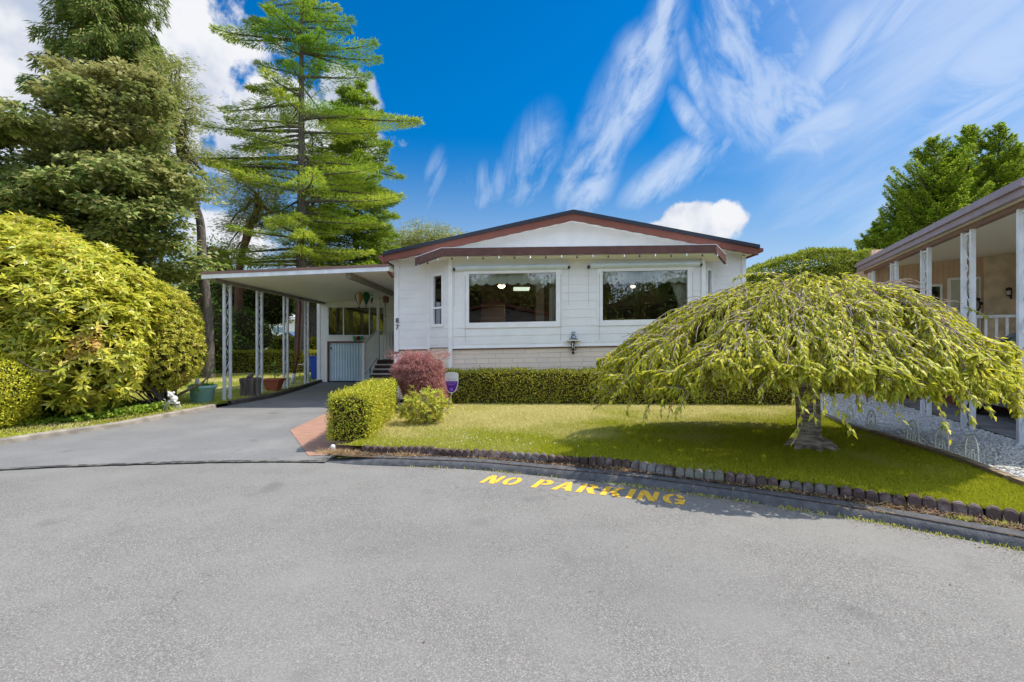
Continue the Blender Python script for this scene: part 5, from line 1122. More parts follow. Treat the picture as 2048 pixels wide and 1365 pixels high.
branches('limbs', limb_lines, m_twig, ch, 7)
tp = np.array(curve([(3.86, 6.15, .10), (3.84, 6.15, .30), (3.83, 6.15, .70), (3.80, 6.15, 1.05), (3.80, 6.15, 1.25)], 6)); k = len(tp); tt = np.linspace(0, 1, k)
rad = .138 + .07*np.exp(-tt*12) + .03*np.clip(tt - .75, 0, 1)
roots = [(bend((3.86 + .1*math.cos(a), 6.15 + .1*math.sin(a), .24), (3.86 + .33*math.cos(a), 6.13 + .26*math.sin(a), .13), 7, .1, .1), np.linspace(.075, .025, 7)) for a in (-.35, .5, 2.6, 3.6, 4.6, 5.3)]
branches('trunk', [(tp, rad)] + roots, m_cbark, ch, 20)

# ---- trees
def treething(name, label, base, group='trees behind the homes'): return thing(name, label, 'tree', base, group)
# big-leaf maple
m_maple = leafmat('maple_leaves', [(.08, .13, .035), (.13, .19, .045), (.23, .26, .08), (.05, .10, .035), (.25, .24, .10), (.09, .15, .045)], .34, .5, .3, patch=((.20, .21, .08), .6, .48, .66), grad=((0, 0, .05), -.40, .2))  # patch grows with height: pale sunlit tips put into the leaf colour
mp_ = treething('maple_tree', 'huge broad-leaved maple with golden green crown at the left edge', (-14.5, 18, 0))
def crown(blobcs, n_tufts, leaves_per, tuft_r, leaf, mat, parent, width=.9, flat=.45, up=.6, name='crown', droop=0.0, shellf=.75):
    """leaf tufts over ellipsoids, each tuft a flattish spray"""
    vols = np.array([b[3]*b[4]*b[5] for b in blobcs]) ** (2/3); pr = vols/vols.sum(); PP, DD, NN = [], [], []
    idx = RNG.choice(len(blobcs), n_tufts, p=pr)
    for i in idx:
        b = blobcs[i]; d = rdir(1)[0]; rr = shellf + (1 - shellf)*RNG.random() if RNG.random() < .8 else .3 + .6*RNG.random(); c = np.array(b[:3]) + d*np.array(b[3:])*rr*(1 + .08*RNG.normal())
        tr = tuft_r*(.5 + RNG.random()); q = RNG.normal(size=(leaves_per, 3))*[tr, tr, tr*flat]*.55; q[:, 2] -= .35*np.hypot(q[:, 0], q[:, 1])*(.5 + droop)
        o_ = unit(np.r_[d[:2], .2]); PP.append(c + q); DD.append(unit(q*[1, 1, .2]/tr + o_*.5 - [0, 0, .35 + droop] + RNG.normal(size=q.shape)*.35)); NN.append(np.tile([d[0]*.3, d[1]*.3, up], (leaves_per, 1)))
    P, D, Nn = map(np.concatenate, (PP, DD, NN)); k = len(P)
    return foliage(name, P, D, leaf*(.7 + .6*RNG.random(k)), leaf*width, mat, parent, Nn=Nn)
mbb = [(-15.6, 18, 8.2, 3.2, 2.6, 2.9), (-14.9, 18, 10.3, 2.0, 2.0, 1.4), (-14.2, 17.6, 6.4, 2.1, 2.4, 2.3), (-17.9, 18, 8.6, 2.4, 2.4, 2.2), (-16.8, 17.6, 5.4, 3.0, 2.4, 1.7), (-13.7, 17.8, 4.4, 1.8, 2.0, 1.6), (-14.9, 18.4, 3.6, 2.6, 2.0, 1.8), (-13.9, 17.9, 8.3, 1.4, 1.6, 1.3), (-19.2, 18, 6.4, 2.2, 2.2, 2.0)]
sb = []
for i in RNG.choice(9, 105, p=[.2, .12, .14, .13, .12, .09, .07, .07, .06]):
    b = mbb[i]; d = rdir(1)[0]; d[1] = -abs(d[1]) if RNG.random() < .7 else d[1]; s_ = .7 + .5*RNG.random(); q = np.array(b[:3]) + d*np.array(b[3:])*(.80 + .25*RNG.random()); sb.append((*q, .85*s_, .85*s_, .42*s_))
crown(sb, 1500, 62, .34, .17, m_maple, mp_, .85, flat=.35, up=.9, shellf=.55)
crown([(a_, b_ + .5, c_, d_*.7, e_*.7, f_*.8) for a_, b_, c_, d_, e_, f_ in mbb], 260, 40, .6, .18, m_maple, mp_, .85, name='inner_crown', shellf=.5)
lines = []
for b in mbb:
    for k in range(3): e = np.array(b[:3]) + RNG.normal(size=3)*np.array(b[3:])*.4; lines.append((bend((-14.6 + RNG.normal()*.3, 18, 2.0 + RNG.random()*2), e, 12, .16), np.linspace(.15, .02, 12)))
trunk('trunk', mp_, [(-14.5, 18, -.1), (-14.7, 18, 1.8), (-14.3, 18, 4.5), (-14.5, 18, 8)], .38, .10, m_bark, lines)
# conifers
def conifer(th, x, y, z0, z1, rbase, nb, leaf, mat, bark, tr=.25, rfun=None, droop=.12, hang=.0, spray=.28, lw=.16, dens=60, az_list=None, upsweep=0.0, crown_name='crown', h0=0.0, extra=(), tops=None, lean=(0, 0)):
    rf = rfun or (lambda t: (1 - t)**.85*.97 + .03); PP, DD, NN, BL = [], [], [], []
    bs = [(z0 + h0 + (z1 - z0 - h0)*((k + RNG.random())/nb), RNG.random()*6.28, None) for k in range(nb)] + [(e[0], e[1], e[2]) for e in extra]
    for zb, a, Lx in bs:
        t = (zb - z0)/(z1 - z0); L = Lx or rbase*rf(t)*(.65 + .45*RNG.random()); 
        if L < .15: L = .15
        e = np.array([math.cos(a), math.sin(a), 0.]); s_ = np.array([-e[1], e[0], 0.]); n_ = 8; u = np.linspace(0, 1, n_)
        cx_, cy_ = x + lean[0]*t, y + lean[1]*t
        line = np.array([cx_, cy_, zb]) + e*(u*L)[:, None] + np.array([0, 0, 1.])*((upsweep*u - droop*u**2 + .10*u**4)*L)[:, None] + s_*(RNG.normal()*.12*L*u**2)[:, None]
        BL.append((line, np.linspace(.018*L + .012, .008, n_))); k = max(8, int(L*dens))
        uu = RNG.random(k)**.72*.93 + .07; i0 = np.minimum((uu*(n_-1)).astype(int), n_-2); P = line[i0] + (line[i0+1]-line[i0])*(uu*(n_-1)-i0)[:, None]
        wdt = spray*L*(1.1 - uu)*1.6 + .06; off = RNG.uniform(-1, 1, k); P = P + s_*(off*wdt)[:, None] + e*(-.25*np.abs(off)*wdt)[:, None]
        P[:, 2] += RNG.normal(size=k)*.035*leaf*4 - hang*RNG.random(k)*leaf*3 - .06*np.abs(off)*wdt
        D = unit(e*.8 + s_*np.sign(off)[:, None]*.8*np.abs(off)[:, None] + [0, 0, .05] + RNG.normal(size=(k, 3))*.30 - np.array([0, 0, hang])*1.2); PP.append(P); DD.append(D); NN.append(np.tile([0, 0, 1.], (k, 1)))
    if tops:
        k = tops; zz = z1 - .8*RNG.random(k); PP.append(np.c_[x + lean[0] + RNG.normal(size=k)*.08, y + lean[1] + RNG.normal(size=k)*.08, zz]); DD.append(unit(np.c_[RNG.normal(size=(k, 2))*.4, np.ones(k)])); NN.append(rdir(k))
    P, D, Nn = map(np.concatenate, (PP, DD, NN)); k = len(P)
    foliage(crown_name, P, D, leaf*(.6 + .8*RNG.random(k)), leaf*lw*(.8 + .4*RNG.random(k)), mat, th, Nn=Nn)
    trunk('trunk', th, [(x, y, z0 - .1), (x + lean[0]*.5, y + lean[1]*.5, (z0 + z1)/2), (x + lean[0], y + lean[1], z1)], tr, .03, bark, BL, n=8)
m_cedar = leafmat('cedar_needles', [(.12, .21, .025), (.22, .30, .03), (.36, .38, .045), (.09, .17, .03), (.26, .32, .04)], .35, patch=((.12, .22, .025), .28, .54, .70), grad=((.01, 0, .014), .0, .10))
m_cedar_g = leafmat('green_cedar_needles', [(.07, .13, .02), (.13, .21, .025), (.22, .29, .03), (.09, .15, .02)], .35)
m_fir = leafmat('fir_needles', [(.055, .09, .018), (.10, .14, .025), (.17, .20, .035), (.045, .07, .015)], .3)
m_spruce = leafmat('spruce_needles', [(.055, .105, .022), (.09, .15, .03), (.16, .21, .04), (.04, .08, .018), (.20, .17, .07)], .3)
m_pine = leafmat('pine_needles', [(.10, .14, .035), (.17, .20, .05), (.27, .28, .08), (.07, .10, .03)], .3)
m_arbor = leafmat('arborvitae_leaves', [(.08, .17, .015), (.14, .24, .02), (.26, .33, .03), (.05, .11, .012), (.34, .36, .05)], .35)
YC = 24.0
def BR(px, py, left): # explicit cedar limb: height and reach from the photograph
    xt, zt = X(px, YC), Z(py, YC); return xt, zt
ced = treething('deodar_cedar', 'tall cedar with wide open tiers of yellow-green branches above the carport', (X(604, YC), YC, 0))
cxC = X(603, YC)
def limb(px, py, az_off=0.0, drop=.10):
    xt, zt = BR(px, py, 0); L = abs(xt - cxC); a = (0 if xt > cxC else math.pi) + az_off; return (zt + drop*L*.4, a, L/math.cos(az_off))
exC = [limb(400, 322), limb(840, 240), limb(385, 328, .2), limb(430, 215, -.1), limb(455, 85), limb(760, 105), limb(755, 112, .2), limb(700, 60), limb(410, 270), limb(430, 505), limb(435, 530, .2), limb(700, 500), limb(790, 400), limb(800, 412, -.2), limb(540, 30), limb(680, 20), limb(745, 160), limb(500, 185), limb(480, 340), limb(760, 330), limb(650, 520), limb(690, 470), limb(470, 520), limb(770, 360, -.3), limb(800, 385), limb(500, 60, .15), limb(700, 110, .4), limb(520, 10), limb(830, 245, -.15), limb(500, 60), limb(450, 90, .25)]
conifer(ced, cxC, YC, 0, 21.5, 4.5, 88, .22, m_cedar, m_bark, .33, rfun=lambda t: np.interp(t, [0, .18, .22, .5, .66, .72, .80, 1], [0, 0, .75, .92, .72, .32, .62, .12]), droop=.12, spray=.23, lw=.18, dens=230, extra=exC, h0=3.9, tops=60)
fir = treething('fir_tree', 'dense dark fir standing close behind and right of the open cedar', (X(715, 29), 29, 0))
conifer(fir, X(712, 29), 29, 0, Z(165, 29), 3.3, 190, .30, m_cedar_g, m_bark_d, .32, rfun=lambda t: np.interp(t, [0, .12, .2, .5, .8, 1], [.3, .8, .95, .9, .8, .15]), droop=.14, spray=.30, lw=.2, dens=170, tops=40, h0=1.5)
spr = treething('spruce_tree', 'very tall spruce with drooping twigs rising behind the maple', (X(215, 25), 25, 0))
conifer(spr, X(212, 25), 25, 0, 30, 3.6, 230, .32, m_spruce, m_bark_d, .40, rfun=lambda t: np.interp(t, [0, .2, .45, .6, .75, 1], [.3, .9, .95, .82, .60, .05]), droop=.25, hang=.8, spray=.22, lw=.20, dens=190, upsweep=.1, h0=9)
# thin leaning pine between maple and cedar
def pine(label, pts, r0, mat, blobs, bark, tufts, leaf=.22, lp=46, tuft=.45, ground=None):
    b = pts[0]; th = treething('pine_tree', label, (b[0], b[1], 0)); crown(blobs, tufts, lp, tuft, leaf, mat, th, .16, .5, .4, shellf=.5)
    L_ = [(bend(pts[-2] if RNG.random() < .5 else pts[-1], np.array(q[:3]) + RNG.normal(size=3)*np.array(q[3:])*.4, 8, .25), np.linspace(r0*.4, .015, 8)) for q in blobs for _ in range(3)]
    trunk('trunk', th, pts, r0, r0*.35, bark, L_, n=9, flare=1.2); return th
YL = 20.0
def W3(px, py, Y): return (X(px, Y), Y, Z(py, Y))
pine('thin leaning pine with bent grey trunk between the maple and the cedar', [(X(418, YL), YL, 0), W3(415, 640, YL), W3(405, 520, YL), W3(400, 440, YL), W3(380, 390, YL), W3(358, 300, YL), W3(348, 215, YL)], .23,
     m_pine, [(*W3(335, 165, YL), 1.3, 1.0, .9), (*W3(372, 215, YL), .7, .7, 1.1), (*W3(350, 130, YL), .6, .6, .5), (*W3(390, 300, YL), .7, .6, .5), (*W3(415, 370, YL), .7, .6, .4), (*W3(365, 250, YL), .4, .5, .7)], m_bark, 150, .20)
YO = 26.0
pine('pine with orange-brown leaning trunk seen through the cedar branches', [(X(476, YO), YO, 0), W3(478, 600, YO), W3(482, 520, YO), W3(500, 455, YO), W3(518, 400, YO)], .26,
     m_pine, [(*W3(500, 380, YO), 1.6, 1.4, 1.4), (*W3(480, 440, YO), 1.1, 1.0, .9), (*W3(540, 420, YO), 1.4, 1.2, 1.2), (*W3(470, 500, YO), .9, .9, .6)], m_bark_r, 260)
# rounded pines beyond the roof
for lab, px, py, rx, rz_, Yp in (('broad pine with grey-green needles peeking above the left roof slope', 865, 478, 2.0, 1.25, 32), ('pine crown between the fir and the roof, half hidden', 790, 500, 2.1, 1.9, 34), ('small far pine low behind the right half of the left roof slope', 925, 492, 1.2, .7, 36)):
    c = W3(px, py, Yp); pine(lab, [(c[0], Yp, 0), (c[0] + .2, Yp, c[2]*.5), (c[0], Yp, c[2])], .25, m_pine, [(c[0], Yp, c[2], rx, rx*.8, rz_), (c[0] + rx*.6, Yp, c[2] - .5, rx*.7, rx*.6, rz_*.7), (c[0] - rx*.6, Yp, c[2] - .6, rx*.7, rx*.6, rz_*.8)], m_bark_d, int(230*rx*.6), .24, 46, .5)
# plain trunks seen below the carport roof
for lab, px, Yp, r_ in (('thick brown conifer trunk directly left of the store room', 625, 27.5, .33), ('dark conifer trunk half hidden by the store room corner', 640, 31, .35)):
    th = thing('conifer_tree', lab, 'tree', (X(px, Yp), Yp, 0), 'trees behind the homes'); xx = X(px, Yp)
    conifer(th, xx, Yp, 0, 13.5, 3.0, 60, .36, m_fir, m_bark, r_, rfun=lambda t: np.interp(t, [0, .26, .32, .7, 1], [0, 0, .9, .7, .1]), droop=.18, spray=.26, lw=.2, dens=55, h0=3.9)
# dark understorey behind the lawn
m_under = leafmat('understorey_leaves', [(.05, .10, .016), (.075, .13, .02), (.12, .19, .03), (.03, .06, .012)], .3)
for lab, px, py, rx, rz_, Yp in (('dark leafy shrub under the maple, left of the first carport post', 385, 640, 1.5, 1.7, 21.5), ('dark leafy shrub between the carport posts and the far white house', 488, 660, 1.3, 1.15, 25.5), ('dark leafy shrub behind the rounded yellow shrub', 330, 640, 1.8, 2.0, 22), ('tall dark shrub growing at the foot of the thin pine', 440, 625, 1.5, 2.0, 27.5), ('shadowy shrub in the gap left of the rhododendron', 240, 660, 2.0, 1.8, 21), ('dark evergreen bush below the cedar, above the back hedge', 455, 690, 1.3, .9, 24.8), ('tall dark laurel filling the gap between the leaning pine and the orange-brown pine', 500, 590, 2.3, 2.0, 30), ('dark laurel high behind the second and third carport posts', 570, 605, 2.0, 1.0, 36), ('dark tall laurel right behind the leaning pine trunk', 425, 560, 1.6, 2.6, 29)):
    c = W3(px, py, Yp); mass('understorey_shrub', lab, 'shrub', (c[0], Yp, .06), [(c[0], Yp, c[2], rx, rx*.8, rz_), (c[0] + rx*.6, Yp, c[2] - rz_*.35, rx*.7, rx*.6, rz_*.75), (c[0] - rx*.6, Yp, c[2] - rz_*.3, rx*.7, rx*.6, rz_*.75)], m_under, .15, 62, 'dark shrubs behind the side lawn', width=.6, inner=.7)
# conifer row above the neighbour's roof
YR = 22.0
for i, (lab, px, py, w_) in enumerate((('small arborvitae farthest left above the neighbour roof', 1755, 455, 60), ('second arborvitae from the left, shorter, dark topped', 1810, 385, 75), ('tall pointed arborvitae with a narrow tip, left of the group', 1868, 285, 95), ('broad arborvitae in the middle of the group, slightly tallest', 1938, 262, 100), ('tall arborvitae with slim tip right of the middle', 1998, 260, 80), ('arborvitae at the right edge of the picture', 2045, 305, 85), ('arborvitae half hidden between the two tallest ones on the left', 1905, 315, 80), ('arborvitae rising in the gap between the two rightmost tips', 2020, 330, 70))):
    Yp = YR + (.8 if i % 2 else 0); th = thing('arborvitae', lab, 'tree', (X(px, Yp), Yp, 0), 'arborvitae behind the neighbour home')
    conifer(th, X(px, Yp), Yp, 0, Z(py, Yp) + .2, w_*Yp/F*.98, 190, .12, m_arbor, m_bark_d, .16, rfun=lambda t: np.interp(t, [0, .3, .6, .8, .93, 1], [.9, 1, .88, .62, .26, .04]), droop=-.30, upsweep=.55, spray=.34, lw=.42, dens=330, tops=90)
# ================================================================== SMALL THINGS ON THE LEFT
m_teal = M('teal_plastic', (.26, .48, .46), .5, .3, (.32, .55, .50), 5); m_terra = M('terracotta', (.42, .125, .065), .8, .2, (.34, .10, .055), 9)
m_plant = leafmat('pot_plant_leaves', [(.09, .20, .05), (.15, .28, .07), (.22, .34, .10)], .35)
def G3(px, py, z): g = G(px, py, z); return g[0], g[1]
xp, yp = X(405, 11.7), 11.7
tb = thing('planter_tub', 'round teal plastic planter tub on the grass left of the first carport post', 'planter', (xp, yp, .06))
mb = MB(); mb.lathe([(.22, 0), (.235, .01), (.275, .36), (.30, .37), (.315, .40), (.31, .44), (.28, .44), (.27, .40), (.02, .395)], (xp, yp, .04), 28); part('tub', mb, m_teal, tb, smooth=True)
mb = MB(); mb.lathe([(.268, 0), (.25, .02), (.02, .035)], (xp, yp, .42), 18); part('potting_soil', mb, m_soil, tb)
n = 260; q = RNG.normal(size=(n, 2))*.10; foliage('plant_leaves', np.c_[xp + q[:, 0], yp + q[:, 1], .44 + .06*RNG.random(n)], unit(np.c_[RNG.normal(size=(n, 2)), np.ones(n)]), .06, .03, m_plant, tb)
n = 60; foliage('trailing_leaves', np.c_[xp + .02 + .10*RNG.random(n), np.full(n, yp - .31), .47 - .16*RNG.random(n)**1.5], unit(np.c_[RNG.normal(size=(n, 2)), -np.ones(n)]), .04, .02, m_plant, tb)
mb = MB(); st_ = curve([(xp + .07, yp, .42), (xp + .13, yp, .62), (xp + .24, yp - .02, .80)], 6); mb.tube(st_, .010, 6); part('stem', mb, M('green_stem', (.10, .22, .09), .6), tb)
n = 26; foliage('top_leaves', np.array([xp + .24, yp - .02, .80]) + RNG.normal(size=(n, 3))*[.07, .05, .03], unit(np.c_[RNG.normal(size=(n, 2)), .2*np.ones(n)]), .13, .06, m_plant, tb, Nn=np.tile([0, 0, 1.], (n, 1)))
fg = thing('figurine', 'small white owl-like figurine standing in the teal planter tub', 'figurine', (xp - .10, yp - .05, .44))
m_wfig = M('white_ceramic', (.75, .74, .70), .45, .4, (.5, .5, .48), 30, thr=(.55, .65))
mb = MB(); mb.lathe([(.03, 0), (.055, .01), (.06, .07), (.045, .11), (.05, .15), (.04, .19), (.001, .21)], (xp - .10, yp - .05, .44), 12)
for s in (-1, 1): mb.lathe([(.016, 0), (.001, .03)], (xp - .10 + s*.028, yp - .05, .635), 6)
part('figure_body', mb, m_wfig, fg, smooth=True)
# stump
Ys = 13.2; xs_ = X(502, Ys); sm = thing('tree_stump', 'weathered grey tree stump used as a stand between the carport posts', 'stump', (xs_, Ys, .05))
mb = MB(); n = 22; v = []
jit = [1 + .16*math.sin(k*2.1) + .10*math.sin(k*5.3) for k in range(n)]
for z, r in ((.03, .29), (.12, .24), (.35, .235), (.50, .26), (.55, .25)):
    for k in range(n): a = 2*math.pi*k/n; v.append((xs_ + r*jit[k]*math.cos(a), Ys + r*jit[k]*math.sin(a), z))
mb.add(v, [(i*n+k, i*n+(k+1) % n, (i+1)*n+(k+1) % n, (i+1)*n+k) for i in range(4) for k in range(n)] + [tuple(4*n+k for k in range(n))]); part('wood', mb, M('weathered_wood', (.20, .17, .15), .95, .1, (.09, .075, .065), 9, .9, 30, stretch=(2, 2, .2)), sm)
fr = thing('figurine', 'grey stone animal figurine lying on the tree stump', 'figurine', (xs_, Ys, .55)); m_stonefig = M('grey_stone', (.22, .20, .18), .9, .2, (.12, .11, .10), 30, .5, 60)
mb = MB(); mb.ball((xs_ - .02, Ys, .60), .075, 12, 8, .8); mb.ball((xs_ + .07, Ys - .03, .655), .045, 10, 7); mb.lathe([(.012, 0), (.001, .03)], (xs_ + .09, Ys - .03, .69), 6); mb.lathe([(.012, 0), (.001, .03)], (xs_ + .055, Ys - .03, .69), 6); mb.lathe([(.03, 0), (.025, .03), (.001, .05)], (xs_ - .1, Ys, .55), 8)
part('figure_body', mb, m_stonefig, fr, smooth=True)
# terracotta planter
Yt = 14.6; xt_ = X(547, Yt); tp_ = thing('terracotta_planter', 'tapered square terracotta coloured planter with a young plant between the posts', 'planter', (xt_, Yt, .06))
mb = MB()
def sq(mb, x, y, z, a): return [(x - a, y - a*.8, z), (x + a, y - a*.8, z), (x + a, y + a*.8, z), (x - a, y + a*.8, z)]
lv = sq(mb, xt_, Yt, .06, .16) + sq(mb, xt_, Yt, .36, .245) + sq(mb, xt_, Yt, .36, .275) + sq(mb, xt_, Yt, .43, .285) + sq(mb, xt_, Yt, .43, .25) + sq(mb, xt_, Yt, .38, .24)
mb.add(lv, [(3, 2, 1, 0)] + [(i*4+k, i*4+(k+1) % 4, (i+1)*4+(k+1) % 4, (i+1)*4+k) for i in range(5) for k in range(4)] + [(20, 21, 22, 23)]); part('pot', mb, m_terra, tp_, bevel=.012)
mb = MB(); mb.tube(curve([(xt_ + .02, Yt, .38), (xt_ + .03, Yt, .55), (xt_ + .0, Yt, .78)], 4), .010, 6); mb.tube([(xt_ + .05, Yt, .38), (xt_ + .08, Yt, .62)], .008, 6); part('stem', mb, bpy.data.materials['green_stem'], tp_)
n = 22; c_ = np.array([[xt_, Yt, .80], [xt_ + .09, Yt, .64], [xt_ + .04, Yt, .55]])[RNG.integers(0, 3, n)]; foliage('plant_leaves', c_ + RNG.normal(size=(n, 3))*.03, unit(np.c_[RNG.normal(size=(n, 2)), .3*np.ones(n)]), .12, .06, m_plant, tp_)
# bicycle planter with white animal
Yb = 10.1; xb = X(343, Yb); bz = .07
bi = thing('bicycle_ornament', 'small white wire bicycle garden ornament on the grass by the driveway kerb', 'garden ornament', (xb, Yb, bz)); m_ww = M('white_wire', (.72, .72, .70), .5)
def ringm(mb, c, r, rr=.006, n=20, ax=(1, 0, 0)):
    mb.tube([(c[0] + ax[0]*r*math.cos(a), c[1] + ax[1]*r*math.cos(a), c[2] + r*math.sin(a)) for a in np.linspace(0, 2*math.pi, n)], rr, 5, cap=False)
for cx_ in (xb - .16, xb + .12):
    mb = MB(); ringm(mb, (cx_, Yb, bz + .08), .08)
    for a in np.linspace(0, math.pi, 5)[:-1]: mb.tube([(cx_ + .08*math.cos(a), Yb, bz + .08 + .08*math.sin(a)), (cx_ - .08*math.cos(a), Yb, bz + .08 - .08*math.sin(a))], .003, 4)
    part('wheel', mb, m_ww, bi)
mb = MB(); mb.tube([(xb - .16, Yb, bz + .08), (xb - .08, Yb, bz + .17), (xb + .08, Yb, bz + .17), (xb + .12, Yb, bz + .08), (xb, Yb, bz + .08), (xb - .08, Yb, bz + .17)], .006, 5); mb.tube([(xb - .16, Yb, bz + .08), (xb - .13, Yb, bz + .24), (xb - .17, Yb, bz + .26)], .006, 5); part('frame', mb, m_ww, bi)
mb = MB(); mb.box(xb - .06, xb + .14, Yb - .06, Yb + .06, bz + .16, bz + .19); part('tray', mb, m_ww, bi)
an_ = thing('animal_statue', 'white stone animal statue sitting above the wire bicycle ornament', 'statue', (xb + .05, Yb, bz + .19))
mb = MB(); mb.ball((xb + .05, Yb, bz + .26), .075, 12, 8, .95); mb.ball((xb + .02, Yb - .05, bz + .35), .062, 12, 8)
for s in (-1, 1): mb.ball((xb + .02 + s*.055, Yb - .04, bz + .395), .026, 8, 6); mb.ball((xb + .05 + s*.06, Yb - .06, bz + .21), .03, 8, 6)
mb.ball((xb + .015, Yb - .11, bz + .34), .025, 8, 6); part('statue_body', mb, m_wfig, an_, smooth=True)
mb = MB(); 
for s in (-1, 1): mb.ball((xb + .02 + s*.025, Yb - .108, bz + .365), .008, 6, 5)
part('eyes', mb, m_black, an_)
# recycling bin and small garden stand
Yr = 19.2; xr = -7.82; m_blue = M('blue_plastic', (.015, .07, .38), .45, .35)
rb_ = thing('recycling_bin', 'tall blue wheeled recycling bin against the left side of the store room', 'bin', (xr, Yr, .05))
mb = MB(); mb.add([(xr + sx*w2, Yr + sy*d2, z) for z, w2, d2 in ((.08, .20, .22), (.95, .26, .30)) for sx, sy in ((-1, -1), (1, -1), (1, 1), (-1, 1))], [(3, 2, 1, 0), (4, 5, 6, 7)] + [(k, (k+1) % 4, 4+(k+1) % 4, 4+k) for k in range(4)]); part('bin_body', mb, m_blue, rb_, bevel=.02)
mb = MB(); mb.box(xr - .28, xr + .28, Yr - .33, Yr + .32, .95, 1.01); part('lid', mb, m_blue, rb_, bevel=.015)
for s in (-1, 1):
    mb = MB(); mb.tube([(xr + s*.22, Yr + .2, .13), (xr + s*.27, Yr + .2, .13)], .08, 14); part('wheel', mb, m_black, rb_)
Yg = 20.0; xg = X(612, Yg); gt = thing('garden_table', 'small pale garden table with thin legs on the grass near the blue bin', 'table', (xg, Yg, .06))
mb = MB(); mb.lathe([(.001, 0), (.30, 0), (.30, .03), (.001, .03)], (xg, Yg, .62), 18); part('table_top', mb, M('pale_stone', (.62, .56, .48), .8, .2, (.42, .38, .32), 12), gt)
for a in (.4, 2.0, 3.6, 5.2):
    mb = MB(); mb.tube([(xg + .2*math.cos(a), Yg + .2*math.sin(a), .62), (xg + .25*math.cos(a), Yg + .25*math.sin(a), .05)], .014, 6); part('leg', mb, m_black, gt)

# hot air balloon spinners and chimes under the carport roof
m_or = M('orange_cloth', (.45, .13, .03), .7); m_ye = M('yellow_cloth', (.42, .27, .06), .7); m_wh = M('white_cloth', (.5, .5, .46), .7); m_bk = M('black_cloth', (.02, .02, .022), .7)
m_gr = M('green_cloth', (.01, .13, .05), .7); m_pu = M('purple_cloth', (.06, .03, .14), .7); m_rd = M('dark_red_cloth', (.16, .02, .03), .7)
def balloon(label, x, y, z, mats, turn=0.0):
    b = thing('balloon_spinner', label, 'hanging ornament', (x, y, z + .3), 'hot air balloon spinners under the carport roof'); prof = [(.012, -.235), (.035, -.20), (.085, -.08), (.125, .03), (.135, .09), (.115, .15), (.07, .19), (.01, .205)]; n = len(mats); per = 3
    for k in range(n):
        mb = MB(); v = []
        for r, zz in prof:
            for j in range(per + 1): a = turn + 2*math.pi*(k + j/per)/n; v.append((x + r*math.cos(a), y + r*math.sin(a), z + zz))
        v2 = [(x + (p[0]-x)*.95, y + (p[1]-y)*.95, p[2]) for p in v]; m_ = per + 1
        fs = [(i*m_+j, i*m_+j+1, (i+1)*m_+j+1, (i+1)*m_+j) for i in range(len(prof)-1) for j in range(per)]; N_ = len(v)
        mb.add(v + v2, fs + [tuple(N_ + q for q in reversed(f)) for f in fs]); part('cloth_panel', mb, mats[k], b, smooth=True)
    mb = MB(); mb.tube([(x, y, z + .2), (x, y, ct(x) - .005)], .003, 4); part('cord', mb, m_black, b)
    mb = MB(); mb.lathe([(.03, -.02), (.038, .02)], (x, y, z - .27), 10); part('basket', mb, m_brown, b)
    for s in (-1, 1): pass
    return b
balloon('orange, yellow and zigzag black-white hot air balloon spinner, the left one of the pair', X(718, 15.3), 15.3, Z(598, 15.3), [m_ye, m_or, m_ye, m_rd, m_or, m_ye, m_bk, m_wh], R(-78))
balloon('green, purple and red hot air balloon spinner, the right one of the pair', X(732, 15.6), 15.6, Z(597, 15.6), [m_wh, m_gr, m_gr, m_pu, m_rd, m_pu, m_wh, m_bk], R(-160))
def chime(label, px, py, Y, mat, ntube, r, ln, cap):
    x, z = X(px, Y), Z(py, Y); c = thing('wind_chime', label, 'wind chime', (x, Y, z)); mb = MB(); mb.lathe([(.001, .03), (r, 0), (r, -.02), (.001, -.02)], (x, Y, z), 12); part('chime_top', mb, cap, c)
    for k in range(ntube):
        a = 2*math.pi*k/ntube; mb = MB(); mb.tube([(x + r*.7*math.cos(a), Y + r*.7*math.sin(a), z - .05 - .02*k), (x + r*.7*math.cos(a), Y + r*.7*math.sin(a), z - ln - .02*k)], .010, 7); part('chime_tube', mb, mat, c)
    mb = MB(); mb.tube([(x, Y, z + .02), (x, Y, ct(x) - .005)], .003, 4); part('cord', mb, m_black, c); return c
chime('dark thin tubed wind chime hanging right of the balloon spinners', 744, 591, 15.8, m_black, 4, .03, .22, m_black)
x, Y_, z = X(772, 16.2), 16.2, Z(600, 16.2)
bh = thing('hanging_birdhouse', 'brown hanging birdhouse with a chain of coloured beads below, next to the white post', 'birdhouse', (x, Y_, z))
mb = MB(); mb.box(x - .08, x + .08, Y_ - .07, Y_ + .07, z - .10, z + .07); part('box', mb, M('birdhouse_wood', (.20, .11, .06), .8, .2, (.14, .08, .045), 15), bh)
mb = MB(); mb.prism([(x - .12, 0, z + .06), (x + .12, 0, z + .06), (x, 0, z + .14)], (0, Y_ - .1, 0), (0, Y_ + .1, 0)); part('roof', mb, m_brown, bh)
mb = MB(); mb.tube([(x, Y_, z + .13), (x, Y_, ct(x) - .005)], .003, 4); part('cord', mb, m_black, bh)
for k, mt in enumerate((m_or, m_wh, m_gr, m_ye, m_gr, m_gr, m_wh, m_gr, m_bk)):
    mb = MB(); mb.ball((x - .02, Y_, z - .15 - .055*k), .035 if k < 2 else .02, 8, 6); part('bead', mb, mt, bh)
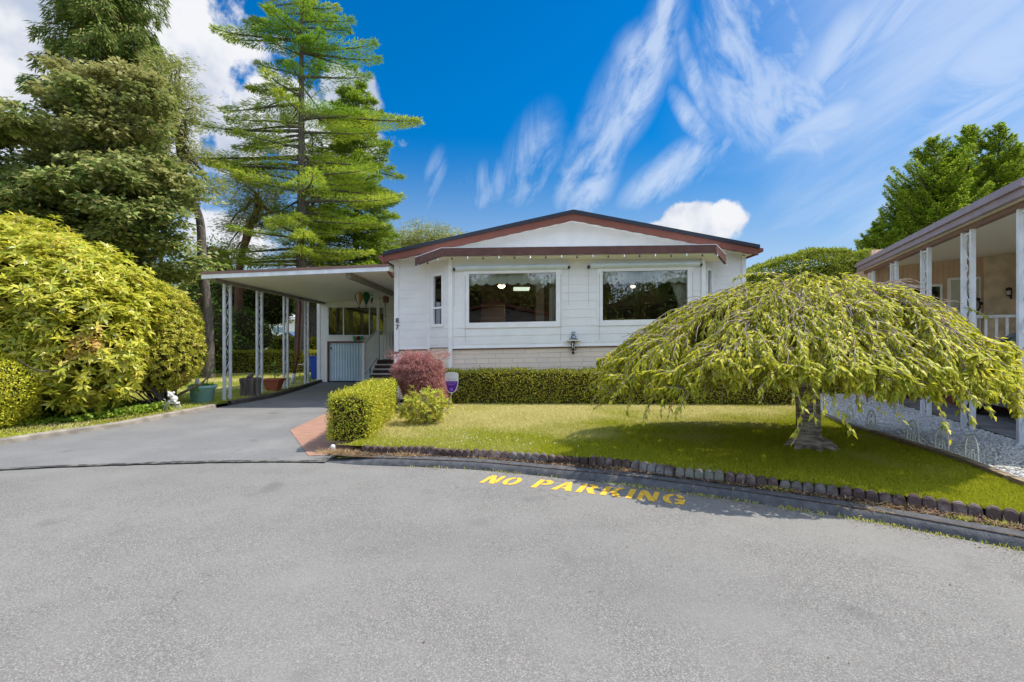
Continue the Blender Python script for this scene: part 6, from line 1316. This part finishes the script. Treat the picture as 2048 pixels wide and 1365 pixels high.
# flower decoration over the roller door
Yf = 18.33; xf, zf_ = X(717, Yf), Z(677, Yf)
fl = thing('flower_decoration', 'dark red flower decoration with green leaves fixed above the roller door', 'wall decoration', (xf, Yf, zf_))
mb = MB()
for k in range(6): a = k*1.05; mb.ball((xf + .05*math.cos(a), Yf - .02, zf_ + .05*math.sin(a)), .045, 8, 6)
part('petals', mb, m_rd, fl, smooth=True)
n = 20; sgn = np.where(RNG.random(n) < .5, -1, 1); foliage('leaves', np.c_[xf + sgn*.06, np.full(n, Yf - .02), zf_ + RNG.normal(size=n)*.03], unit(np.c_[sgn*1.0, -.15*np.ones(n), RNG.normal(size=n)*.6 + .2]), .17, .055, leafmat('plastic_leaves', [(.02, .16, .06), (.03, .22, .08)], .1), fl, Nn=np.tile([0, -1., 0], (n, 1)))

# security sign on a stake
xs2, Y2 = X(903, 10.35), 10.35; zt, zb_ = Z(744.5, Y2), Z(787, Y2)
sg = thing('yard_sign', 'purple and white shield-shaped security yard sign on a thin stake by the hedge', 'sign', (xs2, Y2, .15))
hw = .150; zm = zt - .20; nn_ = 10
def shieldpts(s, zt, zb): 
    up = [(xs2 - hw*s, zt - .04), (xs2 - hw*s*.75, zt - .012), (xs2, zt), (xs2 + hw*s*.75, zt - .012), (xs2 + hw*s, zt - .04), (xs2 + hw*s, zm)]
    c1 = [(xs2 + hw*s*math.cos(t)**.8 , zm + (zb - zm)*math.sin(t)**1.25) for t in np.linspace(0, math.pi/2, nn_)[1:]]
    c2 = [(2*xs2 - a, b) for a, b in reversed(c1[:-1])]; return up + c1 + c2 + [(xs2 - hw*s, zm)]
mb = MB(); mb.prism([(a, 0, b) for a, b in shieldpts(1, zt, zb_)], (0, Y2 - .006, 0), (0, Y2 + .006, 0)); m_sw = M('sign_white', (.66, .70, .76), .4); pl_ = part('shield', mb, m_sw, sg)
low = [(xs2 - hw*.9, zm)] + [(a, b) for a, b in shieldpts(.9, zt, zb_ + .025)[6:-1]] ; low = [(xs2 + hw*.9, zm + .0), ] + [(xs2 + hw*.9*math.cos(t)**.8, zm + (zb_ + .022 - zm)*math.sin(t)**1.25) for t in np.linspace(0, math.pi/2, nn_)[1:]]; low = low + [(2*xs2 - a, b) for a, b in reversed(low[:-1])]
mb = MB(); mb.prism([(a, 0, b) for a, b in low], (0, Y2 - .010, 0), (0, Y2 - .0065, 0)); part('purple_panel', mb, M('sign_purple', (.105, .02, .33), .4), pl_)
m_st = M('sign_lettering', (.45, .38, .70), .5); m_sg = M('sign_grey', (.33, .38, .48), .5)
text_part('lettering', 'PROTECTED BY', .030, (xs2, Y2 - .0105, zm - .045), m_st, pl_, ext=.001); text_part('lettering', 'SECURITY', .030, (xs2, Y2 - .0105, zm - .080), m_st, pl_, ext=.001)
text_part('lettering', 'Secured', .055, (xs2 + .01, Y2 - .0068, zm + .022), m_sg, pl_, ext=.001); text_part('lettering', 'alarm', .024, (xs2 + .005, Y2 - .0068, zm + .13), m_sg, pl_, ext=.001)
mb = MB(); ringm(mb, (xs2, Y2 - .0108, zb_ + .085), .028, .004, 20); mb.box(xs2 - .004, xs2 + .004, Y2 - .013, Y2 - .0104, zb_ + .07, zb_ + .10); part('emblem', mb, m_st, pl_)
mb = MB(); mb.tube([(xs2, Y2, zb_ + .02), (xs2 - .03, Y2, .12)], .009, 6); part('stake', mb, M('pale_stake', (.6, .62, .55), .5), sg)
# small white marker stone/light at the tip of the hedge
xk, Yk = G(666, 905, .05); 
lg = thing('garden_light', 'small white garden light standing at the foot of the driveway hedge', 'garden light', (xk, Yk, .05))
mb = MB(); mb.lathe([(.012, 0), (.022, .03), (.032, .07), (.028, .095), (.012, .105), (.001, .108)], (xk, Yk, .05), 12); part('lamp_head', mb, m_wfig, lg, smooth=True)
mb = MB(); mb.lathe([(.012, -.05), (.012, .01)], (xk - .05, Yk, .05), 8); mb.box(xk - .07, xk - .02, Yk - .02, Yk + .02, .02, .05); part('lamp_spike', mb, m_black, lg)

# low white wire fence panels at the gravel
m_wire2 = M('white_fence_wire', (.82, .83, .80), .5, .3, (.66, .70, .58), 12)
def wpos(s): q, t = along(TIMB, s); return q, t
sT = {}
dT = np.r_[0, np.cumsum(np.linalg.norm(np.diff(np.array(TIMB), axis=0), axis=1))]; pyT = [HY + (H - .18)*F/p[1] for p in TIMB]; pxT = [CX + F*p[0]/p[1] for p in TIMB]
cents = []
for px in (1951, 1886, 1825, 1743, 1701, 1669, 1650):
    best = min(range(8, len(TIMB)), key=lambda i: abs(CX + F*(TIMB[i][0] + .07)/TIMB[i][1] - px) + (0 if TIMB[i][1] > 4.2 else 99)); cents.append(dT[best])
for i, s0_ in enumerate(cents):
    c, t = wpos(s0_); off = np.array([t[1], -t[0]])*.0; tx = np.array([t[0], t[1]]); hw_ = .21; lean_ = (0, .02, -.02, .05, .03, 0, 0)[i]
    f = thing('wire_fence_panel', ['nearest panel of the low white wire arch fence beside the gravel', 'second nearest panel of the white wire arch fence', 'third nearest white wire arch fence panel, beside a weedy gap', 'white wire arch fence panel in the middle, right of the cherry trunk', 'third farthest white wire arch fence panel, under the cherry leaves', 'second farthest white wire arch fence panel, under the cherry leaves', 'farthest white wire arch fence panel, closest to the cherry trunk'][i], 'fence panel', (c[0], c[1], .14), 'low white wire fence panels beside the gravel')
    def Q(u, z): return (c[0] + tx[0]*u - .05*t[1]*-1 + lean_*z, c[1] + tx[1]*u - .0, .12 + z)
    mb = MB(); rr = .0085
    for sgn_ in (1,): mb.tube([Q(-.11, -.05), Q(-.11, .16)] + [Q(-.11*math.cos(a), .16 + .20*math.sin(a)**.8) for a in np.linspace(.15, math.pi - .15, 14)] + [Q(.11, .16), Q(.11, -.05)], rr, 6); part('arch', mb, m_wire2, f)
    mb = MB(); mb.tube([Q(-.05, -.05)] + [Q(-.05*math.cos(a), .12 + .09*math.sin(a)) for a in np.linspace(0, math.pi, 10)] + [Q(.05, -.05)], rr*.8, 5); part('inner_arch', mb, m_wire2, f)
    mb = MB()
    for s in (-1, 1): mb.tube([Q(s*(.022 + .020*math.cos(a)), .285 + .020*math.sin(a)) for a in np.linspace(0, 5.3, 12)], rr*.7, 5)
    part('scrolls', mb, m_wire2, f)
    mb = MB()
    for u in (-hw_, -.16, 0, .16, hw_): mb.tube([Q(u, -.06), Q(u, .10 if abs(u) > .01 else .20)], rr*.8, 5)
    for z in (-.02, .085): mb.tube([Q(-hw_, z), Q(hw_, z)], rr*.8, 5)
    part('pickets', mb, m_wire2, f)

# ================================================================== NEIGHBOUR HOME ON THE RIGHT
nd = np.array([.370, .929]); nd /= np.linalg.norm(nd); npx = np.array([nd[1], -nd[0]])      # along the carport edge, and inwards (right)
n0 = np.array([6.92, 6.43])                                                                      # post line origin
def NP(s, u, z): p = n0 + nd*s + npx*u; return (p[0], p[1], z)                                # s along the edge away from the camera, u inwards
m_nwall = M('tan_panel_siding', (.62, .43, .29), .7, .2, (.54, .38, .26), 4); m_nwall.name = 'tan_panel_siding'
def groove(m, ax, period):
    nt = m.node_tree; N, L = nt.nodes, nt.links; b = N['Principled BSDF']; g = N.new('ShaderNodeNewGeometry'); dp = N.new('ShaderNodeVectorMath'); dp.operation = 'DOT_PRODUCT'; L.new(g.outputs['Position'], dp.inputs[0]); dp.inputs[1].default_value = ax
    a = N.new('ShaderNodeMath'); a.operation = 'PINGPONG'; L.new(dp.outputs['Value'], a.inputs[0]); a.inputs[1].default_value = period; mr = N.new('ShaderNodeMapRange'); mr.inputs['From Min'].default_value = 0; mr.inputs['From Max'].default_value = period*.2; L.new(a.outputs[0], mr.inputs['Value'])
    q = N.new('ShaderNodeBump'); q.inputs['Strength'].default_value = .8; q.inputs['Distance'].default_value = .012; L.new(mr.outputs[0], q.inputs['Height']); L.new(q.outputs[0], b.inputs['Normal'])
groove(m_nwall, (npx[0], npx[1], 0), .05)
m_nlight = M('cream_panel', (.80, .66, .48), .6, .2, (.56, .47, .34), 4); m_maroon = M('maroon_skirting', (.16, .05, .045), .7, .2, (.12, .04, .035), 4)
m_nfascia = M('mauve_brown_fascia', (.36, .28, .31), .45, .3, (.31, .24, .265), 5); m_npan = pan_mat('neighbour_carport_pan', (.84, .80, .70), (nd[0], nd[1], 0), .105, .9)
nb = thing('neighbour_home', 'tan panelled neighbouring home with porch at the right edge of the picture', 'house', NP(6.5, 3, .13))
SE = 6.15            # where the porch wall crosses
def nbox(mb, s0, s1, u0, u1, z0, z1):
    v = [NP(s, u, z) for z in (z0, z1) for u in (u0, u1) for s in (s0, s1)]; return mb.add(v, [(0,2,3,1),(4,5,7,6),(0,1,5,4),(2,6,7,3),(0,4,6,2),(1,3,7,5)])
mb = MB(); nbox(mb, SE, SE + .1, .0, 2.2, 1.0, 3.9); nbox(mb, SE - .9, SE, 2.9, 3.0, 1.0, 4.0); nbox(mb, SE - 1.0, SE - .9, 2.9, 9, 1.0, 4.2); nbox(mb, SE + .1, SE + 14, 0, .1, .1, 3.5)
part('wall', mb, m_nwall, nb)
mb = MB(); nbox(mb, SE - .02, SE + .1, 2.2, 2.9, 1.0, 3.95); part('cream_corner', mb, m_nlight, nb)
mb = MB(); nbox(mb, SE - .05, SE + .1, .0, 2.9, .13, 1.0); nbox(mb, SE - 1.02, SE - .85, 2.9, 9, .13, 1.0); part('skirting', mb, m_maroon, nb)
mb = MB(); nbox(mb, SE - 2.1, SE - .05, 1.15, 2.9, .94, 1.0); nbox(mb, SE - 2.1, SE - 1.02, 2.9, 9, .94, 1.0); part('porch_deck', mb, m_slab, nb)
mb = MB(); nbox(mb, SE - 2.08, SE - 2.0, 1.2, 9, .13, .94); nbox(mb, SE - 2.0, SE - .05, 1.2, 1.26, .13, .94); part('porch_skirting', mb, m_maroon, nb)
# window, door with wreath, wall lamp
mb = MB(); nbox(mb, SE - .03, SE - .001, .45, 1.42, 1.9, 2.96); f_ = part('window_frame', mb, m_trim, nb); mb = MB(); nbox(mb, SE - .05, SE - .032, .52, 1.35, 1.97, 2.88); part('window_pane', mb, m_glass_d, f_); mb = MB(); nbox(mb, SE - .031, SE - .0305, .5, 1.37, 1.95, 2.9); part('blind', mb, m_dark, f_)
mb = MB(); nbox(mb, SE - .04, SE - .001, 1.52, 2.14, 1.0, 3.10); f_ = part('door_frame', mb, m_trim, nb)
m_sage = M('sage_door_paint', (.50, .49, .38), .5, .3, (.46, .45, .35), 3); mb = MB(); nbox(mb, SE - .06, SE - .041, 1.58, 2.10, 1.02, 3.04); dr = part('door', mb, m_sage, nb)
mb = MB(); c = NP(SE - .07, 1.66, 2.0); mb.ball(c, .03, 8, 6); part('door_handle', mb, m_black, dr)
wc = NP(SE - .09, 1.94, 2.42); wr_ = thing('door_wreath', 'wreath of twigs with pale and dark flowers on the neighbour door', 'wreath', wc)
mb = MB(); mb.tube([(wc[0] + npx[0]*.17*math.cos(a), wc[1] + npx[1]*.17*math.cos(a), wc[2] + .19*math.sin(a)) for a in np.linspace(0, 2*math.pi, 22)], .018, 6, cap=False); part('ring', mb, m_bark_d, wr_)
for k, (a, mt) in enumerate(((.8, m_bk), (1.4, m_wh), (2.0, m_bk), (2.8, m_rd), (3.6, m_bk), (4.4, m_wh), (5.2, m_bk), (.2, m_bk))):
    mb = MB(); mb.ball((wc[0] + npx[0]*.17*math.cos(a), wc[1] + npx[1]*.17*math.cos(a) - .02, wc[2] + .19*math.sin(a)), .04, 8, 6); part('flower', mb, mt, wr_, smooth=True)
mb = MB(); mb.ball((wc[0] + .02, wc[1] - .02, wc[2]), .05, 8, 6); part('flower', mb, m_wh, wr_, smooth=True)
lc = NP(SE - .10, 2.62, 2.62); mb = MB(); mb.lathe([(.05, 0), (.055, .03), (.05, .06), (.001, .08)], (lc[0], lc[1], lc[2] + .12), 10); mb.lathe([(.001, -.02), (.04, 0), (.04, .02)], lc, 10); mb.obox((lc[0] + .08, lc[1] + .03, lc[2] + .06), (.01, 0, 0), (0, .015, 0), (0, 0, .13)); lp = part('wall_lamp', mb, m_black, nb)
mb = MB(); mb.lathe([(.033, 0), (.036, .10)], (lc[0], lc[1], lc[2] + .02), 10); part('lamp_glass', mb, m_wh, lp)
# porch railing
mb = MB(); rs = SE - 2.02
a_, b_ = NP(rs, 1.18, 2.06), NP(rs, 9, 2.06); mb.bar(a_, b_, .055); mb.bar(NP(rs, 1.18, 1.08), NP(rs, 9, 1.08), .04)
for k in range(47): mb.bar(NP(rs, 1.22 + .165*k, 1.08), NP(rs, 1.22 + .165*k, 2.06), .03)
part('porch_railing', mb, m_alu, nb)
# carport of the neighbour
nc = thing('carport', 'long neighbouring carport with mauve-brown fascia and white posts above the gravel', 'carport', NP(3, 0, .13))
cz = lambda u: 3.42 + .07*u
mb = MB(); v = [];
for s in (-.45, 6.6):
    for u in (-.12, 6.5): v += [NP(s, u, cz(u)), NP(s, u, cz(u) + .04)]
mb.add(v, [(0, 2, 6, 4), (1, 5, 7, 3), (0, 1, 3, 2), (4, 6, 7, 5), (0, 4, 5, 1), (2, 3, 7, 6)]); part('roof', mb, m_npan, nc)
mb = MB(); nbox(mb, -.47, 6.62, -.20, -.122, 3.42, 3.52); nbox(mb, -.47, 6.62, -.24, -.15, 3.525, 3.60); nbox(mb, -.47, 6.62, -.22, -.13, 3.605, 3.64); part('fascia', mb, m_nfascia, nc)
mb = MB(); nbox(mb, -.45, 6.6, -.05, .05, 3.34, 3.415); part('beam', mb, m_brown2, nc)
for s_ in (6.15, 4.62, 3.0, 1.43, -.08):
    c = NP(s_, 0, 0); scroll_post(nc, c[0], c[1], .12, 3.34, nd[0], nd[1], pr=.030, gap=.14, mat=m_alu, n=9)
# plastic icicle hooks hanging from the beam
m_hook = M('pale_green_plastic', (.6, .72, .62), .4)
for i, (s_, ln, nm) in enumerate(((.55, .42, 'nearest'), (2.2, .38, 'second'), (3.75, .36, 'third'), (5.3, .34, 'farthest'))):
    c = NP(s_, .25, 3.40); h_ = thing('hanging_hook', nm + ' thin pale plastic rod hanging from the neighbour carport roof', 'hook', c, 'pale rods hanging from the neighbour carport')
    mb = MB(); mb.tube([c, (c[0] + .03, c[1], c[2] - ln), (c[0] + .06, c[1], c[2] - ln - .01), (c[0] + .065, c[1], c[2] - ln + .03)], .009, 6); part('rod', mb, m_hook, h_)

# ---- SUV under the neighbour carport
m_car = M('slate_blue_paint', (.055, .085, .12), .28, .5, coat=.8); m_glassc = M('car_glass', (.02, .05, .08), .05, .8); m_tyre = M('tyre_rubber', (.02, .02, .021), .85); m_rim = M('alloy_rim', (.55, .56, .58), .3, .5, metal=.7)
car = thing('parked_car', 'dark slate blue parked SUV standing under the neighbouring carport', 'car', (0, 0, 0))
W2 = .90
prof = [(-.02, .42), (.0, .62), (.06, .80), (.30, .90), (1.0, 1.02), (1.25, 1.06), (1.75, 1.42), (2.05, 1.56), (2.9, 1.62), (3.9, 1.58), (4.35, 1.45), (4.55, 1.05), (4.62, .75), (4.60, .42)]
low_ = [(4.5, .28), (4.12, .26), (4.08, .42), (3.98, .58), (3.82, .68), (3.62, .70), (3.44, .65), (3.32, .55), (3.25, .38), (3.22, .26), (1.42, .26), (1.38, .42), (1.28, .58), (1.12, .68), (.92, .70), (.74, .65), (.62, .55), (.55, .38), (.52, .26), (.1, .28)]
poly = prof + low_
def ins(z): return W2 - (.0 if z < 1.0 else (z - 1.0)*.36) - (.05 if z < .35 else 0)
mb = MB(); n = len(poly)
rows = [-1, -.93, .93, 1]
v = []
for r_ in rows:
    for x_, z_ in poly:
        w = ins(z_); e_ = .0 if abs(r_) < 1 else .0; cxp = 2.3; sh = .97 if abs(r_) == 1 else 1.0
        v.append((cxp + (x_ - cxp)*(.985 if abs(r_) == 1 else 1), r_*w, .9 + (z_ - .9)*(.985 if abs(r_) == 1 and z_ > .9 else 1)))
mb.add(v, [(i*n+k, i*n+(k+1) % n, (i+1)*n+(k+1) % n, (i+1)*n+k) for i in range(3) for k in range(n)] + [tuple(range(n)), tuple(range(3*n, 4*n))])
part('body', mb, m_car, car, bevel=.02)
def sidepoly(pts, y, th=.012):
    out = MB()
    for s in (-1, 1): out.prism([(a, s*(ins(b) + y), b) for a, b in pts], (0, 0, 0), (0, s*th, 0))
    return out
for s in (-1, 1):
    for pts, nm in (([(1.42, 1.08), (2.0, 1.46), (2.55, 1.52), (2.55, 1.08)], 'side_window'), ([(2.62, 1.08), (2.62, 1.52), (3.45, 1.50), (3.50, 1.08)], 'side_window'), ([(3.57, 1.10), (3.53, 1.48), (3.95, 1.42), (4.15, 1.12)], 'side_window')):
        mb = MB(); mb.prism([(a, s*(ins(b) - .004), b) for a, b in pts], (0, 0, 0), (0, s*.012, 0)); part(nm, mb, m_glassc, car)
    mb = MB(); mb.prism([(1.40, s*(W2 - .002), .36), (2.50, s*(W2 - .002), .36), (2.50, s*(W2 - .002), .99), (1.42, s*(W2 - .002), .99)], (0, 0, 0), (0, s*.008, 0)); d_ = part('door', mb, m_car, car, bevel=.004); mb = MB(); mb.box(2.28, 2.44, s*(W2 + .02) - .012, s*(W2 + .02) + .012, .90, .93); part('handle', mb, m_rim, d_)
    mb = MB(); mb.prism([(2.53, s*(W2 - .002), .36), (3.22, s*(W2 - .002), .36), (3.5, s*(W2 - .002), .72), (3.52, s*(W2 - .002), .99), (2.53, s*(W2 - .002), .99)], (0, 0, 0), (0, s*.008, 0)); d_ = part('door', mb, m_car, car, bevel=.004); mb = MB(); mb.box(3.28, 3.44, s*(W2 + .02) - .012, s*(W2 + .02) + .012, .90, .93); part('handle', mb, m_rim, d_)
    mb = MB(); mb.box(1.52, 1.72, s*(W2 + .08) - .07, s*(W2 + .08) + .07, 1.06, 1.18); part('wing_mirror', mb, m_car, car, bevel=.02)
    mb = MB(); mb.box(.02, .32, s*.74 - .12, s*.74 + .12, .74, .84); part('headlight', mb, m_rim, car, bevel=.02)
    mb = MB(); mb.box(4.50, 4.61, s*.72 - .1, s*.72 + .1, .82, 1.02); part('tail_light', mb, m_rd, car)
mb = MB(); mb.add([(1.27, -.80, 1.09), (1.27, .80, 1.09), (1.78, .70, 1.46), (1.78, -.70, 1.46)], [(0, 1, 2, 3)]); mb.add([(1.25, -.80, 1.09), (1.25, .80, 1.09), (1.76, .70, 1.46), (1.76, -.70, 1.46)], [(0, 1, 2, 3)]); part('windscreen', mb, m_glassc, car)
for x_ in (.93, 3.66):
    for s in (-1, 1):
        yc = s*(W2 - .12); mb = MB(); mb.lathe([(.20, -.11), (.30, -.11), (.335, -.08), (.34, 0), (.335, .08), (.30, .11), (.20, .11)], (0, 0, 0), 28)
        mb.v = [(x_ + a, yc + c, .34 + b) for a, b, c in mb.v]; w_ = part('wheel', mb, m_tyre, car, smooth=True)
        mb = MB(); yy = yc + s*.09
        for k in range(10): a = k*.6283; mb.bar((x_ + .03*math.cos(a), yy, .34 + .03*math.sin(a)), (x_ + .20*math.cos(a), yy, .34 + .20*math.sin(a)), .035, .02, up=(0, 1, 0))
        ringm(mb, (x_, yy, .34), .205, .018, 24); ringm(mb, (x_, yy, .34), .04, .02, 12); part('rim', mb, m_rim, w_)
        mb = MB(); mb.lathe([(.001, -.005), (.19, -.005), (.19, .005), (.001, .005)], (0, 0, 0), 20); mb.v = [(x_ + a, yc + s*.03 + c, .34 + b) for a, b, c in mb.v]; part('brake_disc', mb, m_tyre, w_)
# front wheel of the near side stands at (8.9, 9.4); the car's nose points away
ang = math.atan2(-nd[1], -nd[0]); car.rotation_euler = (0, 0, ang)
wl_ = Vector((.93, -(W2), 0)); wl_.rotate(Matrix.Rotation(ang, 3, 'Z'))
car.location = Vector((8.92, 9.4, .135)) - wl_

# ================================================================== FAR BUILDINGS
m_bl = M('blue_roof', (.06, .10, .20), .8, .2, (.09, .13, .24), 5); m_fwin = M('far_window', (.16, .26, .30), .1, .5)
Yh = 46.0; fh = thing('far_house', 'white sided two-level house far behind the hedges, seen between the carport posts', 'house', (X(560, Yh), Yh, 0))
mb = MB(); siding(mb, (X(470, Yh), Yh), (X(660, Yh), Yh), .5, Z(640, Yh), .3, .03, (0, -1), 0, z0=0); mb.box(X(470, Yh), X(660, Yh), Yh + .1, Yh + 8, 0, Z(640, Yh)); part('wall', mb, m_white, fh)
mb = MB(); mb.prism([(X(545, Yh), 0, Z(640, Yh)), (X(600, Yh), 0, Z(640, Yh)), (X(572, Yh), 0, Z(628, Yh))], (0, Yh + .02, 0), (0, Yh + 8, 0)); part('gable', mb, m_white, fh)
mb = MB(); mb.box(X(465, Yh), X(665, Yh), Yh - .4, Yh + 8.4, Z(640, Yh), Z(638, Yh)); part('roof', mb, m_trim, fh)
for a, b in ((547, 556), (558, 567), (591, 597), (500, 512)):
    mb = MB(); mb.box(X(a, Yh) - .1, X(b, Yh) + .1, Yh - .06, Yh - .02, Z(666, Yh) - .1, Z(655, Yh) + .1); f_ = part('window_frame', mb, m_trim, fh); mb = MB(); mb.box(X(a, Yh), X(b, Yh), Yh - .08, Yh - .061, Z(666, Yh), Z(655, Yh)); part('window_pane', mb, m_fwin, f_)
Yq = 38.0; gs = thing('garden_shed', 'small shed with blue roof in front of the far white house', 'shed', (X(570, Yq), Yq, 0)); xa, xb2 = X(548, Yq), X(593, Yq); xm = X(580, Yq)
mb = MB(); mb.box(xa + .3, xb2 - .1, Yq, Yq + 3, 0, Z(678, Yq)); mb.prism([(xm - .6, 0, Z(678, Yq)), (xb2, 0, Z(678, Yq)), (xm, 0, Z(665, Yq))], (0, Yq + .01, 0), (0, Yq + 3, 0)); part('wall', mb, M('grey_siding', (.42, .40, .38), .8, .2, (.36, .34, .33), 3), gs)
mb = MB(); v = [(xm - .05, Yq - .3, Z(663.5, Yq)), (xm - .05, Yq + 3.2, Z(663.5, Yq)), (xa - .4, Yq + 3.2, Z(681, Yq)), (xa - .4, Yq - .3, Z(681, Yq))]; mb.add(v + [(a, b, c - .08) for a, b, c in v], [(0, 1, 2, 3), (7, 6, 5, 4)] + [(i, (i+1) % 4, 4+(i+1) % 4, 4+i) for i in range(4)])
v = [(xm - .04, Yq - .3, Z(663.5, Yq)), (xm - .04, Yq + 3.2, Z(663.5, Yq)), (xb2 + .3, Yq + 3.2, Z(680, Yq)), (xb2 + .3, Yq - .3, Z(680, Yq))]; mb.add(v + [(a, b, c - .08) for a, b, c in v], [(0, 1, 2, 3), (7, 6, 5, 4)] + [(i, (i+1) % 4, 4+(i+1) % 4, 4+i) for i in range(4)]); part('roof', mb, m_bl, gs)

# across the street: what the panes mirror
oh = thing('opposite_home', 'grey home across the street, seen mirrored in the left picture window', 'house', (-1.5, -13, 0))
m_ogrey = M('grey_home_siding', (.30, .26, .24), .7, .2, (.25, .22, .20), 3)
mb = MB(); mb.box(-6.5, 4.0, -18, -13, 0, 3.3); mb.prism([(-6.5, 0, 3.3), (4.0, 0, 3.3), (-1.2, 0, 4.3)], (0, -18, 0), (0, -13, 0)); part('wall', mb, m_ogrey, oh)
mb = MB(); mb.prism([(-7.0, 0, 3.25), (-1.2, 0, 4.45), (4.5, 0, 3.25), (4.5, 0, 3.45), (-1.2, 0, 4.65), (-7.0, 0, 3.45)], (0, -18.3, 0), (0, -12.5, 0)); part('roof', mb, m_brown, oh)
mb = MB(); mb.box(-5, 3, -12.98, -12.2, 2.75, 2.9); part('awning', mb, m_trim, oh)
for a, b in ((-4.6, -2.6), (-1.8, .8), (1.4, 2.6)):
    mb = MB(); mb.box(a - .15, b + .15, -12.99, -12.9, 1.15, 2.7); f_ = part('window_frame', mb, m_trim, oh); mb = MB(); mb.box(a, b, -12.89, -12.86, 1.3, 2.55); part('window_pane', mb, m_fwin, f_)
for k, (x_, y_, r_, h_) in enumerate(((-10.5, -14, 3.0, 4.5), (8.5, -13, 3.0, 4.5), (-2, -23, 4.5, 7), (5, -22, 4.5, 7), (-8, -22, 4.5, 7.5), (13, -19, 4, 6), (-16, -12, 4, 6))):
    mass('street_tree', ['leafy tree left of the grey home across the street', 'leafy tree right of the grey home across the street', 'tall tree straight behind the grey home across the street', 'tall tree behind the right side of the grey home across the street', 'tall tree behind the left side of the grey home across the street', 'far right tree across the street', 'far left tree across the street'][k], 'tree', (x_, y_, 0), [(x_, y_, h_*.62, r_, r_, h_*.55), (x_ + r_*.4, y_ + .3, h_*.9, r_*.7, r_*.7, h_*.4)], m_under if k % 2 else m_hedge_d, .28, 14, 'trees across the street', width=.6)
